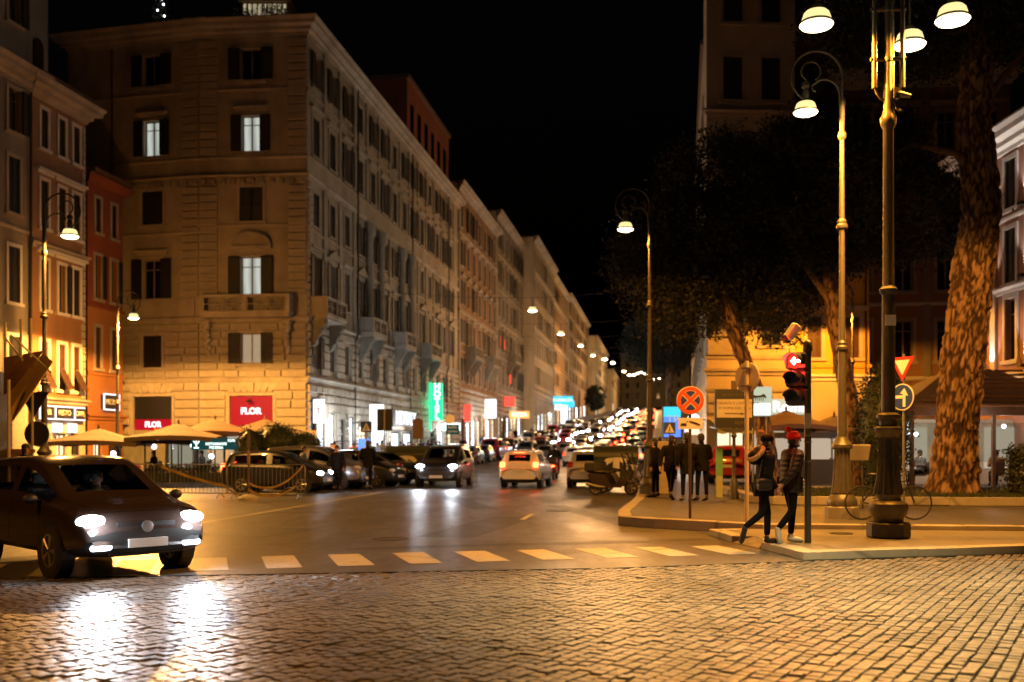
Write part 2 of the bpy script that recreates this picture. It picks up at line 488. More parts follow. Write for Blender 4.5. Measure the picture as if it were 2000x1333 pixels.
ys = [-30, 0, 20, 40, 60] + [60 + 6 * k for k in range(1, 11)] + [150, 200, 300, 400, 500, 600, 700]
xs = [-220, -60, 0, 60, 260]
mb = MB()
mb.add([(x, y, road_z(y) - 0.06) for y in ys for x in xs],
       [(j * 5 + i, j * 5 + i + 1, j * 5 + i + 6, j * 5 + i + 5) for j in range(len(ys) - 1) for i in range(4)])
tag(mb.build('ground', M['soil'], smooth=40), kind='structure')

xs = [b[0] for b in BND]
ys = [26, 32, 40, 50, 60] + [60 + 6 * k for k in range(1, 11)] + [130, 150, 200, 300, 400, 560]
mb = MB()
n = len(xs)
mb.add([(x, bnd(x), 0) for x in xs] + [(x, y, road_z(y)) for y in ys for x in xs],
       [(j * n + i, j * n + i + 1, j * n + i + n + 1, j * n + i + n) for j in range(len(ys)) for i in range(n - 1)])
tag(mb.build('road', M['asphalt'], smooth=40), kind='structure')

# crossing stripes and lane lines, 4 mm above the road
root = tag(empty('crosswalk'), kind='structure')
ax = Vector((0.96, 0.28, 0)).normalized(); ay = Vector((-0.28, 0.96, 0)).normalized()
for i in range(-6, 8):
    p = Vector((-3.38, 14.06, 0.004)) + ax * i * 1.0 + ay * (0.02 if i < 3 else -0.03 * (i - 3))
    w, l = 0.5, 1.62 - (0.04 * i if i > 0 else 0)
    rg = random.Random(i)
    mb = MB()
    q = [p, p + ax * w, p + ax * w + ay * l, p + ay * l]
    q = [v + Vector((rg.uniform(-.015, .015), rg.uniform(-.015, .015), 0)) for v in q]
    mb.quad(*q)
    mb.build('stripe', M['marking'], root)
mb = MB()
a, b, e = st(-38, 10.5, .004), st(-21, 10.5, .004), Vector((SY, -SX, 0)) * 0.12
mb.quad(a, a + e, b + e, b)
tag(mb.build('lane_line', M['marking']), kind='structure')
for k, (s0, s1, t) in enumerate([(-34.5, -32.5, 17.3), (-8, -5, 12.9), (1, 4, 12.9), (10, 13, 12.9)]):
    mb = MB()
    a, b = st(s0, t), st(s1, t)
    a.z += .004; b.z += .004
    mb.quad(a, a + e, b + e, b)
    tag(mb.build('lane_line', M['marking']), kind='structure')
for (x, y, w, l, a) in ((-.6, 21.5, 1.1, 5.5, 14), (2.0, 24.5, .5, 9, -10), (-5.0, 20.0, 1.6, 2.2, 20), (-1.5, 31, .7, 8, -12), (-9, 24, .6, 9, 62), (.4, 17.6, .45, 6.5, 74)):
    T_ = Matrix.Translation((x, y, .0035)) @ Matrix.Rotation(R(-a), 4, 'Z'); mb = MB(); mb.T = T_
    mb.quad((-w / 2, -l / 2, 0), (w / 2, -l / 2, 0), (w / 2, l / 2, 0), (-w / 2, l / 2, 0)); tag(mb.build('road_patch', M['patch']), kind='structure')
for (x, y, r_) in ((-2.2, 18.6, .33), (1.2, 26.5, .33), (5.9, 18.35, .2)):
    mb = MB()
    z = .004 if r_ > .3 else .124
    mb.lathe([(r_, z - .02), (r_, z + .002), (r_ * .88, z + .003), (r_ * .86, z - .002), (0.01, z - .002)], 28, (x, y, 0))
    tag(mb.build('manhole_cover', M['iron_dark'], smooth=30), 'round iron manhole cover set in the ' + ('asphalt nearest the crosswalk' if y < 18.5 and x > 5 else 'road in front of the white car' if y > 20 else 'road behind the crosswalk stripes') if r_ > .3 else 'small round drain cover on the traffic island', 'manhole')

# ---- pavements with single kerb stones
kmesh = []
for k in range(4):
    mb = MB(); rg = random.Random(k)
    mb.bbox(-0.497, -0.022, -0.5, 0.497, 0.98, 0.5, 0.03 + 0.012 * k)
    kmesh.append(mb.mesh('kerb_stone', M['kerb']))
def kerb_line(parent, pts, z0, h, width=0.28, step=1.0, inside=1):
    pts = [Vector((p[0], p[1], 0)) for p in pts]
    zf = z0 if callable(z0) else (lambda y: z0)
    for a, b in zip(pts, pts[1:]):
        d = b - a
        n_ = max(1, round(d.length / step))
        ang = math.atan2(d.y, d.x)
        for k in range(n_):
            c = a + d * ((k + .5) / n_)
            zz = zf(c.y)
            rg = random.uniform
            inst('kerb_stone', random.choice(kmesh), parent, (c.x, c.y, zz + h / 2 + rg(-.004, .006)), ang + (PI if inside < 0 else 0) + rg(-.006, .006),
                 (d.length / n_, width, h))
def strip(name, t0, t1, s0, s1, h, m):
    mb = MB()
    ss = [s0 + (s1 - s0) * k / 60 for k in range(61)]
    v = []
    for s in ss:
        a, b = st(s, t0), st(s, t1)
        za, zb = a.z, b.z
        v += [(a.x, a.y, za + h), (b.x, b.y, zb + h), (b.x, b.y, zb - .05), (a.x, a.y, za - .05)]
    f = []
    for k in range(60):
        o = k * 4
        f += [(o, o + 1, o + 5, o + 4), (o + 1, o + 2, o + 6, o + 5), (o + 3, o, o + 4, o + 7)]
    mb.add(v, f)
    return tag(mb.build(name, m), kind='structure')
PZ, IZ = 0.20, 0.12
pav = [(2.26, 21.7), (2.9, 20.95), (4.0, 20.1), (4.75, 19.45), (9.4, 18.95), (22, 18.4), (60, 16), (60, 70), (18.2, 56.6), (7.7, 58.2), (3.55, 29.5), (2.45, 23.6)]
mb = MB(); mb.slab(pav, -.04, PZ - .006)
pavement = tag(mb.build('pavement', M['pavement']), kind='structure')
kerb_line(pavement, [(22, 18.4), (9.4, 18.95), (4.75, 19.45), (4.0, 20.1), (2.9, 20.95), (2.26, 21.7), (2.45, 23.6), (3.55, 29.5)], 0, PZ, inside=-1)
kerb_line(pavement, [(3.55, 29.5), (7.7, 58.2)], 0, PZ, step=2.0, inside=-1)
mb = MB()
isl = [(4.3, 15.1), (8.1, 16.15), (16, 17.95), (24, 19.5), (24, 19.0), (9.3, 18.94), (4.72, 19.42), (3.72, 19.3), (3.84, 17.75), (4.05, 16.8)]
mb.slab([(4.3, 15.1), (8.1, 16.15), (16, 17.95), (22, 18.38), (9.4, 18.93), (4.74, 19.43), (4.2, 19.43), (4.25, 16.8)], -.04, IZ - .006)
mb.slab([(4.2, 19.43), (3.72, 19.3), (3.84, 17.85), (4.22, 17.85)], -.04, IZ - .006)
v = [(4.05, 16.85, 0.008), (4.25, 16.85, IZ - .006), (4.22, 17.85, IZ - .006), (3.84, 17.85, 0.008)]
mb.quad(*v)
island = tag(mb.build('traffic_island', M['island']), kind='structure')
kerb_line(island, [(18, 18.1), (16, 17.95), (8.1, 16.15), (4.3, 15.1)], 0, IZ, width=.3, inside=-1)
kerb_line(island, [(4.3, 15.1), (4.08, 16.75)], 0, IZ, width=.3, inside=-1)
kerb_line(island, [(3.84, 17.9), (3.72, 19.3), (4.4, 19.4)], 0, IZ, width=.25, inside=-1)
lp = [(-7.75, 59.4), (-8.6, 53), (-11.5, 46.6), (-16, 44.2), (-60, 36), (-60, 110), (-13, 62)]
mb = MB(); mb.slab(lp, -.04, .134)
pav2 = tag(mb.build('pavement', M['pavement']), kind='structure')
kerb_line(pav2, [(-26, 42.3), (-16, 44.2), (-11.5, 46.6), (-8.6, 53), (-7.75, 59.4)], 0, .14, step=1.6, inside=1)
strip('pavement', -.5, 4.3, -.5, 430, .14, M['pavement'])
strip('pavement', 19.75, 24.0, -1.5, 430, .14, M['pavement'])

# ---- cobbled foreground: single setts
E1 = Vector((0.530, 0.848, 0)); E2 = Vector((0.848, -0.530, 0))
mb = MB()
mb.add([(x, 2.0, -0.028) for x in xs] + [(x, bnd(x), -0.028) for x in xs], [(i, i + 1, i + n + 1, i + n) for i in range(n - 1)])
cob = tag(mb.build('cobbled_paving', M['joint']), kind='structure')
mb = MB()
for i in range(n - 1):       # edging strip between setts and asphalt
    mb.quad((xs[i], bnd(xs[i]), -.03), (xs[i + 1], bnd(xs[i + 1]), -.03), (xs[i + 1], bnd(xs[i + 1]), 0.0005), (xs[i], bnd(xs[i]), 0.0005))
tag(mb.build('road_edge', M['asphalt']), kind='structure')
def sett(mb, c, u, w, a, b, rg):
    tx, ty = rg.gauss(0, .020), rg.gauss(0, .020)
    h = rg.gauss(-.001, .0035)
    v = []
    jit = [(rg.uniform(-.006, .006), rg.uniform(-.006, .006)) for _ in range(4)]
    for (f, z) in ((1, -.03), (1, -.008), (.92, .0), (.70, .0018)):
        for k, (sx, sy) in enumerate(((-1, -1), (1, -1), (1, 1), (-1, 1))):
            x, y = sx * a * f + jit[k][0], sy * b * f + jit[k][1]
            zz = z + h + (tx * x + ty * y if z > -.02 else 0)
            v.append(c + u * x + w * y + Vector((0, 0, zz)))
    v.append(c + Vector((0, 0, .0022 + h)))
    f = []
    for r_ in range(3):
        for k in range(4):
            p, q = r_ * 4 + k, r_ * 4 + (k + 1) % 4
            f.append((p, q, q + 4, p + 4))
    f += [(12, 13, 16), (13, 14, 16), (14, 15, 16), (15, 12, 16)]
    mb.add(v, f)
rg = random.Random(3)
stones = []
for r_ in range(-200, 200):
    off = r_ * 0.118
    pos = -14 + rg.uniform(0, .12)
    while pos < 30:
        l = rg.uniform(.105, .150)
        wav = 0.012 * math.sin(pos * 1.1 + r_ * .21) + 0.03 * math.sin(pos * .35)
        c = E1 * (pos + l / 2) + E2 * (off + wav)
        pos += l
        x, y = c.x, c.y
        if y < 5.6 or y > bnd(x) - .07 or abs(x) > y * .5 + 6: continue
        stones.append((c, l))
stones.sort(key=lambda k: (abs(k[0].x) > k[0].y * .5 - .04 or k[0].y < 7.36, k[0].y))
big = MB()
protos = []
for k in range(24):
    m1 = MB(); sett(m1, Vector((0, 0, 0)), Vector((1, 0, 0)), Vector((0, 1, 0)), .059 * rg.uniform(.93, 1.03), .0517, rg)
    protos.append(m1.mesh('cobblestone', M['basalt'], 35))
EA = math.atan2(E1.y, E1.x)
for k, (c, l) in enumerate(stones):
    if k < 300:
        inst('cobblestone', protos[k % 24], cob, c, EA + rg.uniform(-.03, .03), (l / .128, 1, 1))
    else:
        an = EA + rg.gauss(0, .025)
        u = Vector((math.cos(an), math.sin(an), 0)); w = Vector((-u.y, u.x, 0))
        sett(big, c, u, w, l / 2 - .0075, .0517 + rg.uniform(-.003, .002), rg)
tag(big.build('cobblestones', M['basalt'], cob, smooth=35), kind='stuff')
# ================================================================ buildings
WC, PC, SC = {}, {}, {}
PANE = {'dark': 'glass', 'lit': 'win_lit', 'warm': 'win_warm', 'curtain': 'win_curtain'}
def window_mesh(w, h, style):
    k = (round(w, 2), round(h, 2), style)
    if k in WC: return WC[k]
    mb = MB(); hw = w / 2; y0, y1 = .15, .21; t = .07
    mb.box(-hw, y0, 0, -hw + t, y1, h); mb.box(hw - t, y0, 0, hw, y1, h)
    mb.box(-hw + t, y0, 0, hw - t, y1, t); mb.box(-hw + t, y0, h - t, hw - t, y1, h)
    mb.box(-.04, y0 + .003, t, .04, y1 - .003, h - t)
    if h > 1.9: mb.box(-hw + t, y0 + .006, h * .74, hw - t, y1 - .006, h * .74 + .05)
    if 'p' not in style:                              # stone surround
        s = .17
        for (a, b, c, d, pr) in ((-hw - s, -hw, -.0, h, .06), (hw, hw + s, -.0, h, .06), (-hw - s, hw + s, h, h + s, .065),
                                 (-hw - s - .08, hw + s + .08, -.16, -.003, .13)):
            mb.box(a, -pr, c, b, -.002, d, 1)
    if 'h' in style:                                  # straight hood
        mb.box(-hw - .35, -.13, h + .30, hw + .35, -.002, h + .42, 1)
        mb.box(-hw - .45, -.26, h + .42, hw + .45, -.002, h + .56, 1)
    if 't' in style:                                  # triangular pediment
        mb.prism([(-hw - .55, h + .35), (hw + .55, h + .35), (hw + .55, h + .47), (0, h + .95), (-hw - .55, h + .47)], -.28, -.002, 1)
    if 'a' in style:                                  # segmental arched pediment
        z = h + .62
        mb.box(-hw - .62, -.30, z - .16, hw + .62, -.002, z, 1)
        r_, n_ = hw + .62, 12
        arc = [(r_ * math.cos(PI * i / n_), z + .003 + .82 * math.sin(PI * i / n_)) for i in range(n_ + 1)]
        mb.prism(arc, -.14, -.004, 1)
        out = [(p[0] * 1.0, p[1]) for p in arc]; inn = [(p[0] * .86, z + .003 + (p[1] - z) * .80) for p in arc]
        for i in range(n_):
            mb.prism([out[i], out[i + 1], inn[i + 1], inn[i]], -.34, -.142, 1)
    WC[k] = mb.mesh('window', [M['frame'], M['trav'] if 'w' not in style else M['white_trim']])
    return WC[k]
def pane_mesh(w, h, kind):
    k = (round(w, 2), round(h, 2), kind)
    if k not in PC:
        mb = MB(); mb.quad((-w / 2, .19, 0), (w / 2, .19, 0), (w / 2, .19, h), (-w / 2, .19, h))
        PC[k] = mb.mesh('pane', M[PANE[kind]])
    return PC[k]
def shutter_mesh(w, h, m='shutter'):
    k = (round(w, 2), round(h, 2), m)
    if k not in SC:
        mb = MB(); t = .07
        mb.box(0, 0, 0, t, .045, h); mb.box(w - t, 0, 0, w, .045, h)
        mb.box(t, .001, 0, w - t, .044, t); mb.box(t, .001, h - t, w - t, .044, h); mb.box(t, .001, h * .5 - .035, w - t, .044, h * .5 + .035)
        n_ = max(6, int(h / .13))
        for i in range(n_):
            z = t + (h - 2 * t) * i / n_
            mb.add([(t, .036, z), (w - t, .036, z), (w - t, .010, z + (h - 2 * t) / n_ * .8), (t, .010, z + (h - 2 * t) / n_ * .8)], [(0, 1, 2, 3)])
        mb.quad((t, .038, t), (w - t, .038, t), (w - t, .038, h - t), (t, .038, h - t))
        SC[k] = mb.mesh('shutter', M[m])
    return SC[k]

class Facade:
    def __init__(s, root, a, b):
        a, b = Vector((a[0], a[1], 0)), Vector((b[0], b[1], 0))
        s.root = root
        s.o = a - Vector((root.location.x, root.location.y, 0))
        d = b - a
        s.L = d.length
        s.ang = math.atan2(d.y, d.x)
        s.T = Matrix.Translation(s.o) @ Matrix.Rotation(s.ang, 4, 'Z')
        s.holes = []
        s.z = root.location.z
    def mb(s):
        m = MB(); m.T = s.T
        return m
    def put(s, name, me, u, z, y=0.0, rz=0.0, scale=None, parent=None):
        p = s.T @ Vector((u, y, z))
        return inst(name, me, parent or s.root, p, s.ang + rz, scale)
    def window(s, u, z, w, h, kind='dark', style='', sh='open', shm='shutter'):
        s.holes.append((u - w / 2, u + w / 2, z, z + h))
        o = s.put('window', window_mesh(w, h, style), u, z)
        inst('pane', pane_mesh(w, h, kind), o)
        if sh == 'open':
            me = shutter_mesh(w * .56, h, shm)
            for u_ in (u - w / 2 - w * .56 - .01, u + w / 2 + .01): s.put("shutter", me, u_, z, -.205)
        elif sh == 'shut':
            me = shutter_mesh(w * .5 - .005, h, shm)
            for u_ in (u - w / 2, u + .005): s.put('shutter', me, u_, z, .03)
        elif sh == 'half':
            me = shutter_mesh(w * .5 - .005, h, shm)
            s.put('shutter', me, u - w / 2, z, .03)
            s.put('shutter', shutter_mesh(w * .56, h, shm), u + w / 2 + .01, z, -.205)
        return o
    def hole(s, u0, u1, z0, z1): s.holes.append((u0, u1, z0, z1))
    def wall(s, z0, z1, m, name='wall', depth=.25, u0=0, u1=None):
        u1 = s.L if u1 is None else u1
        hs = [h for h in s.holes if h[2] < z1 and h[3] > z0 and h[0] < u1 and h[1] > u0]
        us = sorted({round(x, 4) for h in hs for x in (h[0], h[1])} | {u0, u1})
        zs = sorted({round(x, 4) for h in hs for x in (h[2], h[3])} | {z0, z1})
        us = [u for u in us if u0 <= u <= u1]; zs = [z for z in zs if z0 <= z <= z1]
        mb = s.mb()
        for i in range(len(us) - 1):
            run = None
            for j in range(len(zs) - 1):
                cu, cz = (us[i] + us[i + 1]) / 2, (zs[j] + zs[j + 1]) / 2
                solid = not any(h[0] < cu < h[1] and h[2] < cz < h[3] for h in hs)
                if solid and run is None: run = zs[j]
                if run is not None and (not solid or j == len(zs) - 2):
                    top = zs[j + 1] if solid else zs[j]
                    mb.quad((us[i], 0, run), (us[i + 1], 0, run), (us[i + 1], 0, top), (us[i], 0, top))
                    run = None
        for (a, b, c, d) in hs:
            mb.quad((a, 0, c), (a, depth, c), (a, depth, d), (a, 0, d)); mb.quad((b, depth, c), (b, 0, c), (b, 0, d), (b, depth, d))
            mb.quad((a, 0, d), (a, depth, d), (b, depth, d), (b, 0, d)); mb.quad((a, depth, c), (a, 0, c), (b, 0, c), (b, depth, c))
            mb.quad((a, depth + .02, c), (b, depth + .02, c), (b, depth + .02, d), (a, depth + .02, d))
        return mb.build(name, m, s.root)
    def band(s, name, z0, prof, m, u0=None, u1=None):      # moulding: profile of (projection, z)
        u0 = -.0 if u0 is None else u0
        u1 = s.L if u1 is None else u1
        mb = s.mb()
        n_ = len(prof)
        mx = max(p[0] for p in prof)
        vs = [(u0 - (p[0] if u0 == 0 else 0), -p[0], z0 + p[1]) for p in prof] + [(u1 + (p[0] if u1 == s.L else 0), -p[0], z0 + p[1]) for p in prof]
        fs = [(i, n_ + i, n_ + i + 1, i + 1) for i in range(n_ - 1)]
        fs += [tuple(range(n_)), tuple(range(2 * n_ - 1, n_ - 1, -1))]
        return mb.add(vs, fs).build(name, m, s.root)
    def box(s, name, u0, u1, z0, z1, proj, m, y1=-.002):
        mb = s.mb(); mb.box(u0, -proj, z0, u1, y1, z1)
        return mb.build(name, m, s.root)
CORN = [(.002, 0), (.10, 0), (.12, .16), (.30, .24), (.32, .42), (.62, .50), (.66, .70), (.78, .86), (.78, .92), (.002, 1.0)]
COURSE = [(.002, 0), (.08, .02), (.10, .14), (.22, .22), (.22, .30), (.002, .36)]
SMALL = [(.002, 0), (.07, .0), (.10, .09), (.10, .16), (.002, .2)]

bm = MB(); bm.bbox(-.5, -.5, -.5, .5, .5, .5, .03)
UNIT = None
def block_mesh(k):
    rg = random.Random(k)
    mb = MB(); c = .035
    y0 = -.5
    v = [(-.5, .5, -.5), (.5, .5, -.5), (.5, .5, .5), (-.5, .5, .5)]
    v += [(-.5, -.28, -.5), (.5, -.28, -.5), (.5, -.28, .5), (-.5, -.28, .5)]
    v += [(-.5 + .018, -.5 + rg.uniform(-.05, .05), -.5 + .09), (.5 - .018, -.5 + rg.uniform(-.05, .05), -.5 + .09), (.5 - .018, -.5 + rg.uniform(-.05, .05), .5 - .09), (-.5 + .018, -.5 + rg.uniform(-.05, .05), .5 - .09)]
    f = []
    for b in (0, 4):
        for i in range(4):
            j = (i + 1) % 4
            f.append((b + i, b + j, b + j + 4, b + i + 4))
    f.append((8, 9, 10, 11))
    mb.add(v, f)
    return mb.mesh('stone_block', M['trav_block'])
BLK = [block_mesh(k) for k in range(6)]
def blocks(fc, u0, u1, z0, z1, rowh, lmin, lmax, proj=.14, skip=(), seed=1, stuff=False, gap=.08):
    rg = random.Random(seed)
    nrow = round((z1 - z0) / rowh)
    rh = (z1 - z0) / nrow
    mb = fc.mb() if stuff else None
    for r_ in range(nrow):
        za = z0 + r_ * rh
        spans = [(u0, u1)]
        for h in list(fc.holes) + list(skip):
            if h[2] < za + rh * .9 and h[3] > za + rh * .1:
                ns = []
                for (a, b) in spans:
                    lo, hi = h[0] - .22, h[1] + .22
                    if hi <= a or lo >= b: ns.append((a, b)); continue
                    if lo - a > .2: ns.append((a, lo))
                    if b - hi > .2: ns.append((hi, b))
                spans = ns
        for (a, b) in spans:
            n_ = max(1, round((b - a) / rg.uniform(lmin, lmax)))
            cuts = [a] + [a + (b - a) * (i + (rg.uniform(-.2, .2))) / n_ for i in range(1, n_)] + [b]
            for p, q in zip(cuts, cuts[1:]):
                if stuff:
                    g = gap / 2
                    mb.add([(p + g, -.002, za + g), (q - g, -.002, za + g), (q - g, -.002, za + rh - g), (p + g, -.002, za + rh - g),
                            (p + g + .03, -proj, za + g + .03), (q - g - .03, -proj, za + g + .03), (q - g - .03, -proj, za + rh - g - .03), (p + g + .03, -proj, za + rh - g - .03)],
                           [(0, 1, 5, 4), (1, 2, 6, 5), (2, 3, 7, 6), (3, 0, 4, 7), (4, 5, 6, 7)])
                else:
                    fc.put('stone_block', BLK[rg.randrange(6)], (p + q) / 2, za + rh / 2, -proj / 2 - .004, scale=(q - p - gap, proj, rh - gap))
    if stuff: tag(mb.build('stone_blocks', M['trav_block'], fc.root), kind='stuff')
def roof_poly(root, pts, z, m='roof', h=.3, name='roof'):
    mb = MB(); o = root.location
    mb.slab([(p[0] - o.x, p[1] - o.y) for p in pts], z - h, z)
    return mb.build(name, M[m], root)
def rosette(mb, u0, u1, z0, z1, y0, y1):
    t = .05
    mb.box(u0, y0, z0, u0 + t, y1, z1); mb.box(u1 - t, y0, z0, u1, y1, z1)
    mb.box(u0 + t, y0, z0, u1 - t, y1, z0 + t); mb.box(u0 + t, y0, z1 - t, u1 - t, y1, z1)
    cu, cz, hw, hh = (u0 + u1) / 2, (z0 + z1) / 2, (u1 - u0) / 2 - t, (z1 - z0) / 2 - t
    for k in range(8):
        a = PI * k / 4
        dx, dz = math.cos(a), math.sin(a)
        l = min(hw / abs(dx) if abs(dx) > 1e-6 else 9, hh / abs(dz) if abs(dz) > 1e-6 else 9)
        px_, pz_ = -dz * .022, dx * .022
        mb.prism([(cu + px_, cz + pz_), (cu - px_, cz - pz_), (cu + dx * l - px_, cz + dz * l - pz_), (cu + dx * l + px_, cz + dz * l + pz_)], y0 + .004 * (k % 4), y1 - .004 * (k % 4))
    mb.ytube((cu, cz), .09, y0 - .01, y1 + .01, 8)
    for k in range(4):
        a = PI * k / 2 + PI / 4
        mb.ytube((cu + math.cos(a) * hw * .6, cz + math.sin(a) * hh * .6), .05, y0 - .008, y1 + .008, 6)
def balcony(fc, u0, u1, z, proj, npan, m='trav', brackets=2, depth_pan=True):
    mb = fc.mb()
    mb.box(u0, -proj, z, u1, -.003, z + .16)
    mb.box(u0 + .08, -proj + .08, z - .18, u1 - .08, -.003, z - .003)
    b = mb.build('balcony', M[m], fc.root)
    mb = fc.mb()
    zt = z + 1.02
    mb.box(u0, -proj, zt, u1, -proj + .22, zt + .12)
    n_ = npan + 1
    for i in range(n_):
        u = u0 + (u1 - u0 - .2) * i / npan
        mb.box(u, -proj + .02, z + .16, u + .2, -proj + .2, zt - .002)
    for uu in (u0, u1 - .2):
        mb.box(uu, -proj + .222, zt, uu + .2, -.003, zt + .12)
        mb.box(uu + .02, -.25, z + .16, uu + .18, -.003, zt - .002)
        mb.box(uu + .06, -proj + .202, z + .162, uu + .12, -.252, zt - .003)
    mb.build('balustrade', M[m], b)
    for i in range(npan):
        p = fc.mb()
        a = u0 + (u1 - u0 - .2) * i / npan + .2
        e = u0 + (u1 - u0 - .2) * (i + 1) / npan
        rosette(p, a + .003, e - .003, z + .163, zt - .004, -proj + .06, -proj + .15)
        p.build('pierced_panel', M[m], b)
    for i in range(brackets):
        u = u0 + .35 + (u1 - u0 - .7) * i / max(1, brackets - 1)
        p = fc.mb()
        pts = [(0, -.2), (-proj * .86, -.2), (-proj * .9, -.5), (-proj * .62, -.72), (-proj * .60, -1.0), (-proj * .36, -1.25), (-proj * .34, -1.6), (-.12, -1.85), (0, -1.9)]
        vs = [(u - .2, q[0] - .003, z + q[1]) for q in pts] + [(u + .2, q[0] - .003, z + q[1]) for q in pts]
        k = len(pts)
        fs = [tuple(range(k)), tuple(range(2 * k - 1, k - 1, -1))] + [(i_, i_ + k, (i_ + 1) % k + k, (i_ + 1) % k) for i_ in range(k)]
        p.add(vs, fs)
        rg = random.Random(int(u * 100))
        for q in range(9):                                # carved figure masses
            tz = -.35 - 1.5 * q / 9
            pr = proj * (.85 - .75 * q / 9)
            p.sph((u + rg.uniform(-.16, .16), -pr, z + tz), (rg.uniform(.1, .2), rg.uniform(.08, .16), rg.uniform(.1, .2)), 8, 5)
        p.build('bracket', M['trav_dark'], fc.root, smooth=50)
    return b

# ---------------------------------------------------------------- the corner palazzo
PF, PCN, PL = (-18.47, 60.57), (-12.0, 60.0), (-27.2, 62.74)
pal = thing('corner_palazzo', 'six storey travertine corner palazzo with rusticated base and red sign panels', 'building', (-12, 60, 0))
fa, fb = Facade(pal, PF, PCN), Facade(pal, PL, PF)
pb = tuple(st(45, 0)[:2])
fr = Facade(pal, PCN, pb)
dent = MB(); dent.box(-.13, -.26, 0, .13, -.002, .26); dent = dent.mesh('dentil', M['trav'])
for fc, uc, lit1, lit2, lit4 in ((fa, 3.13, 'curtain', 'lit', 'lit'), (fb, 5.85, None, 'dark', 'lit')):
    g0 = 2.2 if fc is fa else 2.6
    fc.hole(uc - 1.3, uc + 1.3, g0, 4.6)
    if lit1: fc.window(uc, 6.5, 1.25, 1.8, lit1, '', 'open')
    else: fc.window(uc, 6.35, 1.25, 1.9, 'dark', '', 'shut')
    fc.window(uc, 10.45, 1.25, 2.35, lit2, 'a' if fc is fa else 'h', 'open')
    fc.window(uc, 14.9, 1.4, 2.0, 'dark', '', 'shut')
    o = fc.window(uc, 19.0, 1.1, 2.1, lit4, 'h', 'open')
    fc.window(uc, 23.2, 1.25, 1.85, 'dark', '', 'open')
    fc.wall(0, 26, M['trav'])
    fc.band('cornice', 25.75, CORN, M['trav'])
    fc.band('string_course', 17.35, COURSE, M['trav'])
    n_ = int(fc.L / .55)
    for i in range(n_):
        u = (i + .5) * fc.L / n_
        if fc is fb and u < 3: continue
        fc.put('dentil', dent, u, 17.08)
    fc.band('string_course', 18.55, SMALL, M['trav'])
    fc.band('string_course', 14.2 if fc is fb else 14.55, SMALL, M['trav'], *((None, None) if fc is fb else (0, fc.L)))
    fc.band('string_course', 22.55, SMALL, M['trav'])
    fc.band('string_course', 8.95, COURSE, M['trav'])
    fc.band('string_course', 5.45, SMALL, M['trav'])
    blocks(fc, 0 if fc is fa else 3.2, fc.L, 2.3, 5.4, .52, 1.1, 1.5, seed=5)
    blocks(fc, 0 if fc is fa else 3.2, fc.L, 5.68, 8.9, .46, 1.1, 1.6, seed=8)
    # keystones fanning above the ground floor opening
    for i in range(-3, 4):
        mb = fc.mb()
        a = .16 * i
        u = uc + i * .37
        mb.prism([(u - .16, 4.83), (u + .16, 4.83), (u + .19 + math.tan(a) * .7, 5.38), (u - .19 + math.tan(a) * .7, 5.38)], -.15, -.004)
        mb.build('voussoir', M['trav_block'], pal)
for fc, uu in ((fa, (.02, 1.15)), (fa, (5.35, 6.48)), (fb, (7.85, 8.98))):
    blocks(fc, uu[0], uu[1], 10.45, 17.0, .47, 1.2, 1.3, proj=.12, seed=int(uu[0] * 7) + 1)
    blocks(fc, uu[0], uu[1], 18.8, 25.6, .47, 1.2, 1.3, proj=.10, seed=int(uu[0] * 7) + 4)
balcony(fa, .35, 5.7, 9.33, .95, 2, brackets=0)
for u in (.6, 5.4):                                     # carved consoles under the front balcony
    mb = fa.mb()
    rg = random.Random(int(u * 10))
    mb.box(u - .22, -.7, 8.75, u + .22, -.003, 8.93)
    for q in range(11):
        t_ = q / 10
        mb.sph((u + rg.uniform(-.1, .1), -.55 + .42 * t_, 8.65 - 1.5 * t_), (rg.uniform(.14, .24) * (1 - .35 * t_), rg.uniform(.12, .2), rg.uniform(.13, .2)), 8, 5)
    mb.build('carved_console', M['trav_block'], pal, smooth=50)
mb = fb.mb(); mb.box(4.6, -.14, 9.35, 8.7, -.002, 10.35); mb.build('parapet_panel', M['trav'], pal)
for u in (3.15, 8.6):
    mb = fb.mb(); mb.tube([(u if u < 4 else u, -.12, 2), (u, -.12, 25.6)], .055, 8); 
    if u < 4: mb.build('drainpipe', M['iron_dark'], pal)

# sign panels
def sign_panel(fc, uc, z0, z1, w, mt, name='sign_panel'):
    mb = fc.mb(); mb.box(uc - w / 2, .06, z0, uc + w / 2, .10, z1)
    return mb.build(name, M[mt], pal)
sp = sign_panel(fa, 3.13, 2.85, 4.58, 2.55, 'sign_red')
sp2 = sign_panel(fa, 3.13, 2.2, 2.78, 2.55, 'sign_red')
def ftext(fc, u, z, y, txt, size, m, parent, **k):
    p = fc.T @ Vector((u, y, z))
    return text('lettering', txt, size, M[m], parent, p, (PI / 2, 0, fc.ang), **k)
ftext(fa, 3.1, 3.70, .03, 'FLOR', .52, 'sign_white', sp, font_bold=.018)
ftext(fa, 3.1, 2.52, .03, 'FLOR', .40, 'white', sp2, font_bold=.01)
mb = fa.mb(); mb.box(1.86, -.06, 2.785, 4.4, .055, 2.845); mb.build('sign_rail', M['black'], pal)
mb = fa.mb(); mb.lathe([(.05, .16), (.16, .1), (.2, 0)], 12, (3.1, -.28, 4.22)); mb.tube([(3.1, 0, 4.45), (3.1, -.28, 4.4)], .02, 6)
lampo = mb.build('sign_lamp', M['black'], pal, smooth=40)
lamp_light('SPOT', pal, fa.T @ Vector((3.1, -.34, 4.2)), 40, (1, .9, .95), .05, R(130), .8, (R(-28), 0, fa.ang), 'sign_light')
mb = fb.mb(); mb.box(5.85 - 1.27, .06, 3.27, 5.85 + 1.27, .10, 4.58); mb.build('dark_panel', M['black'], pal)
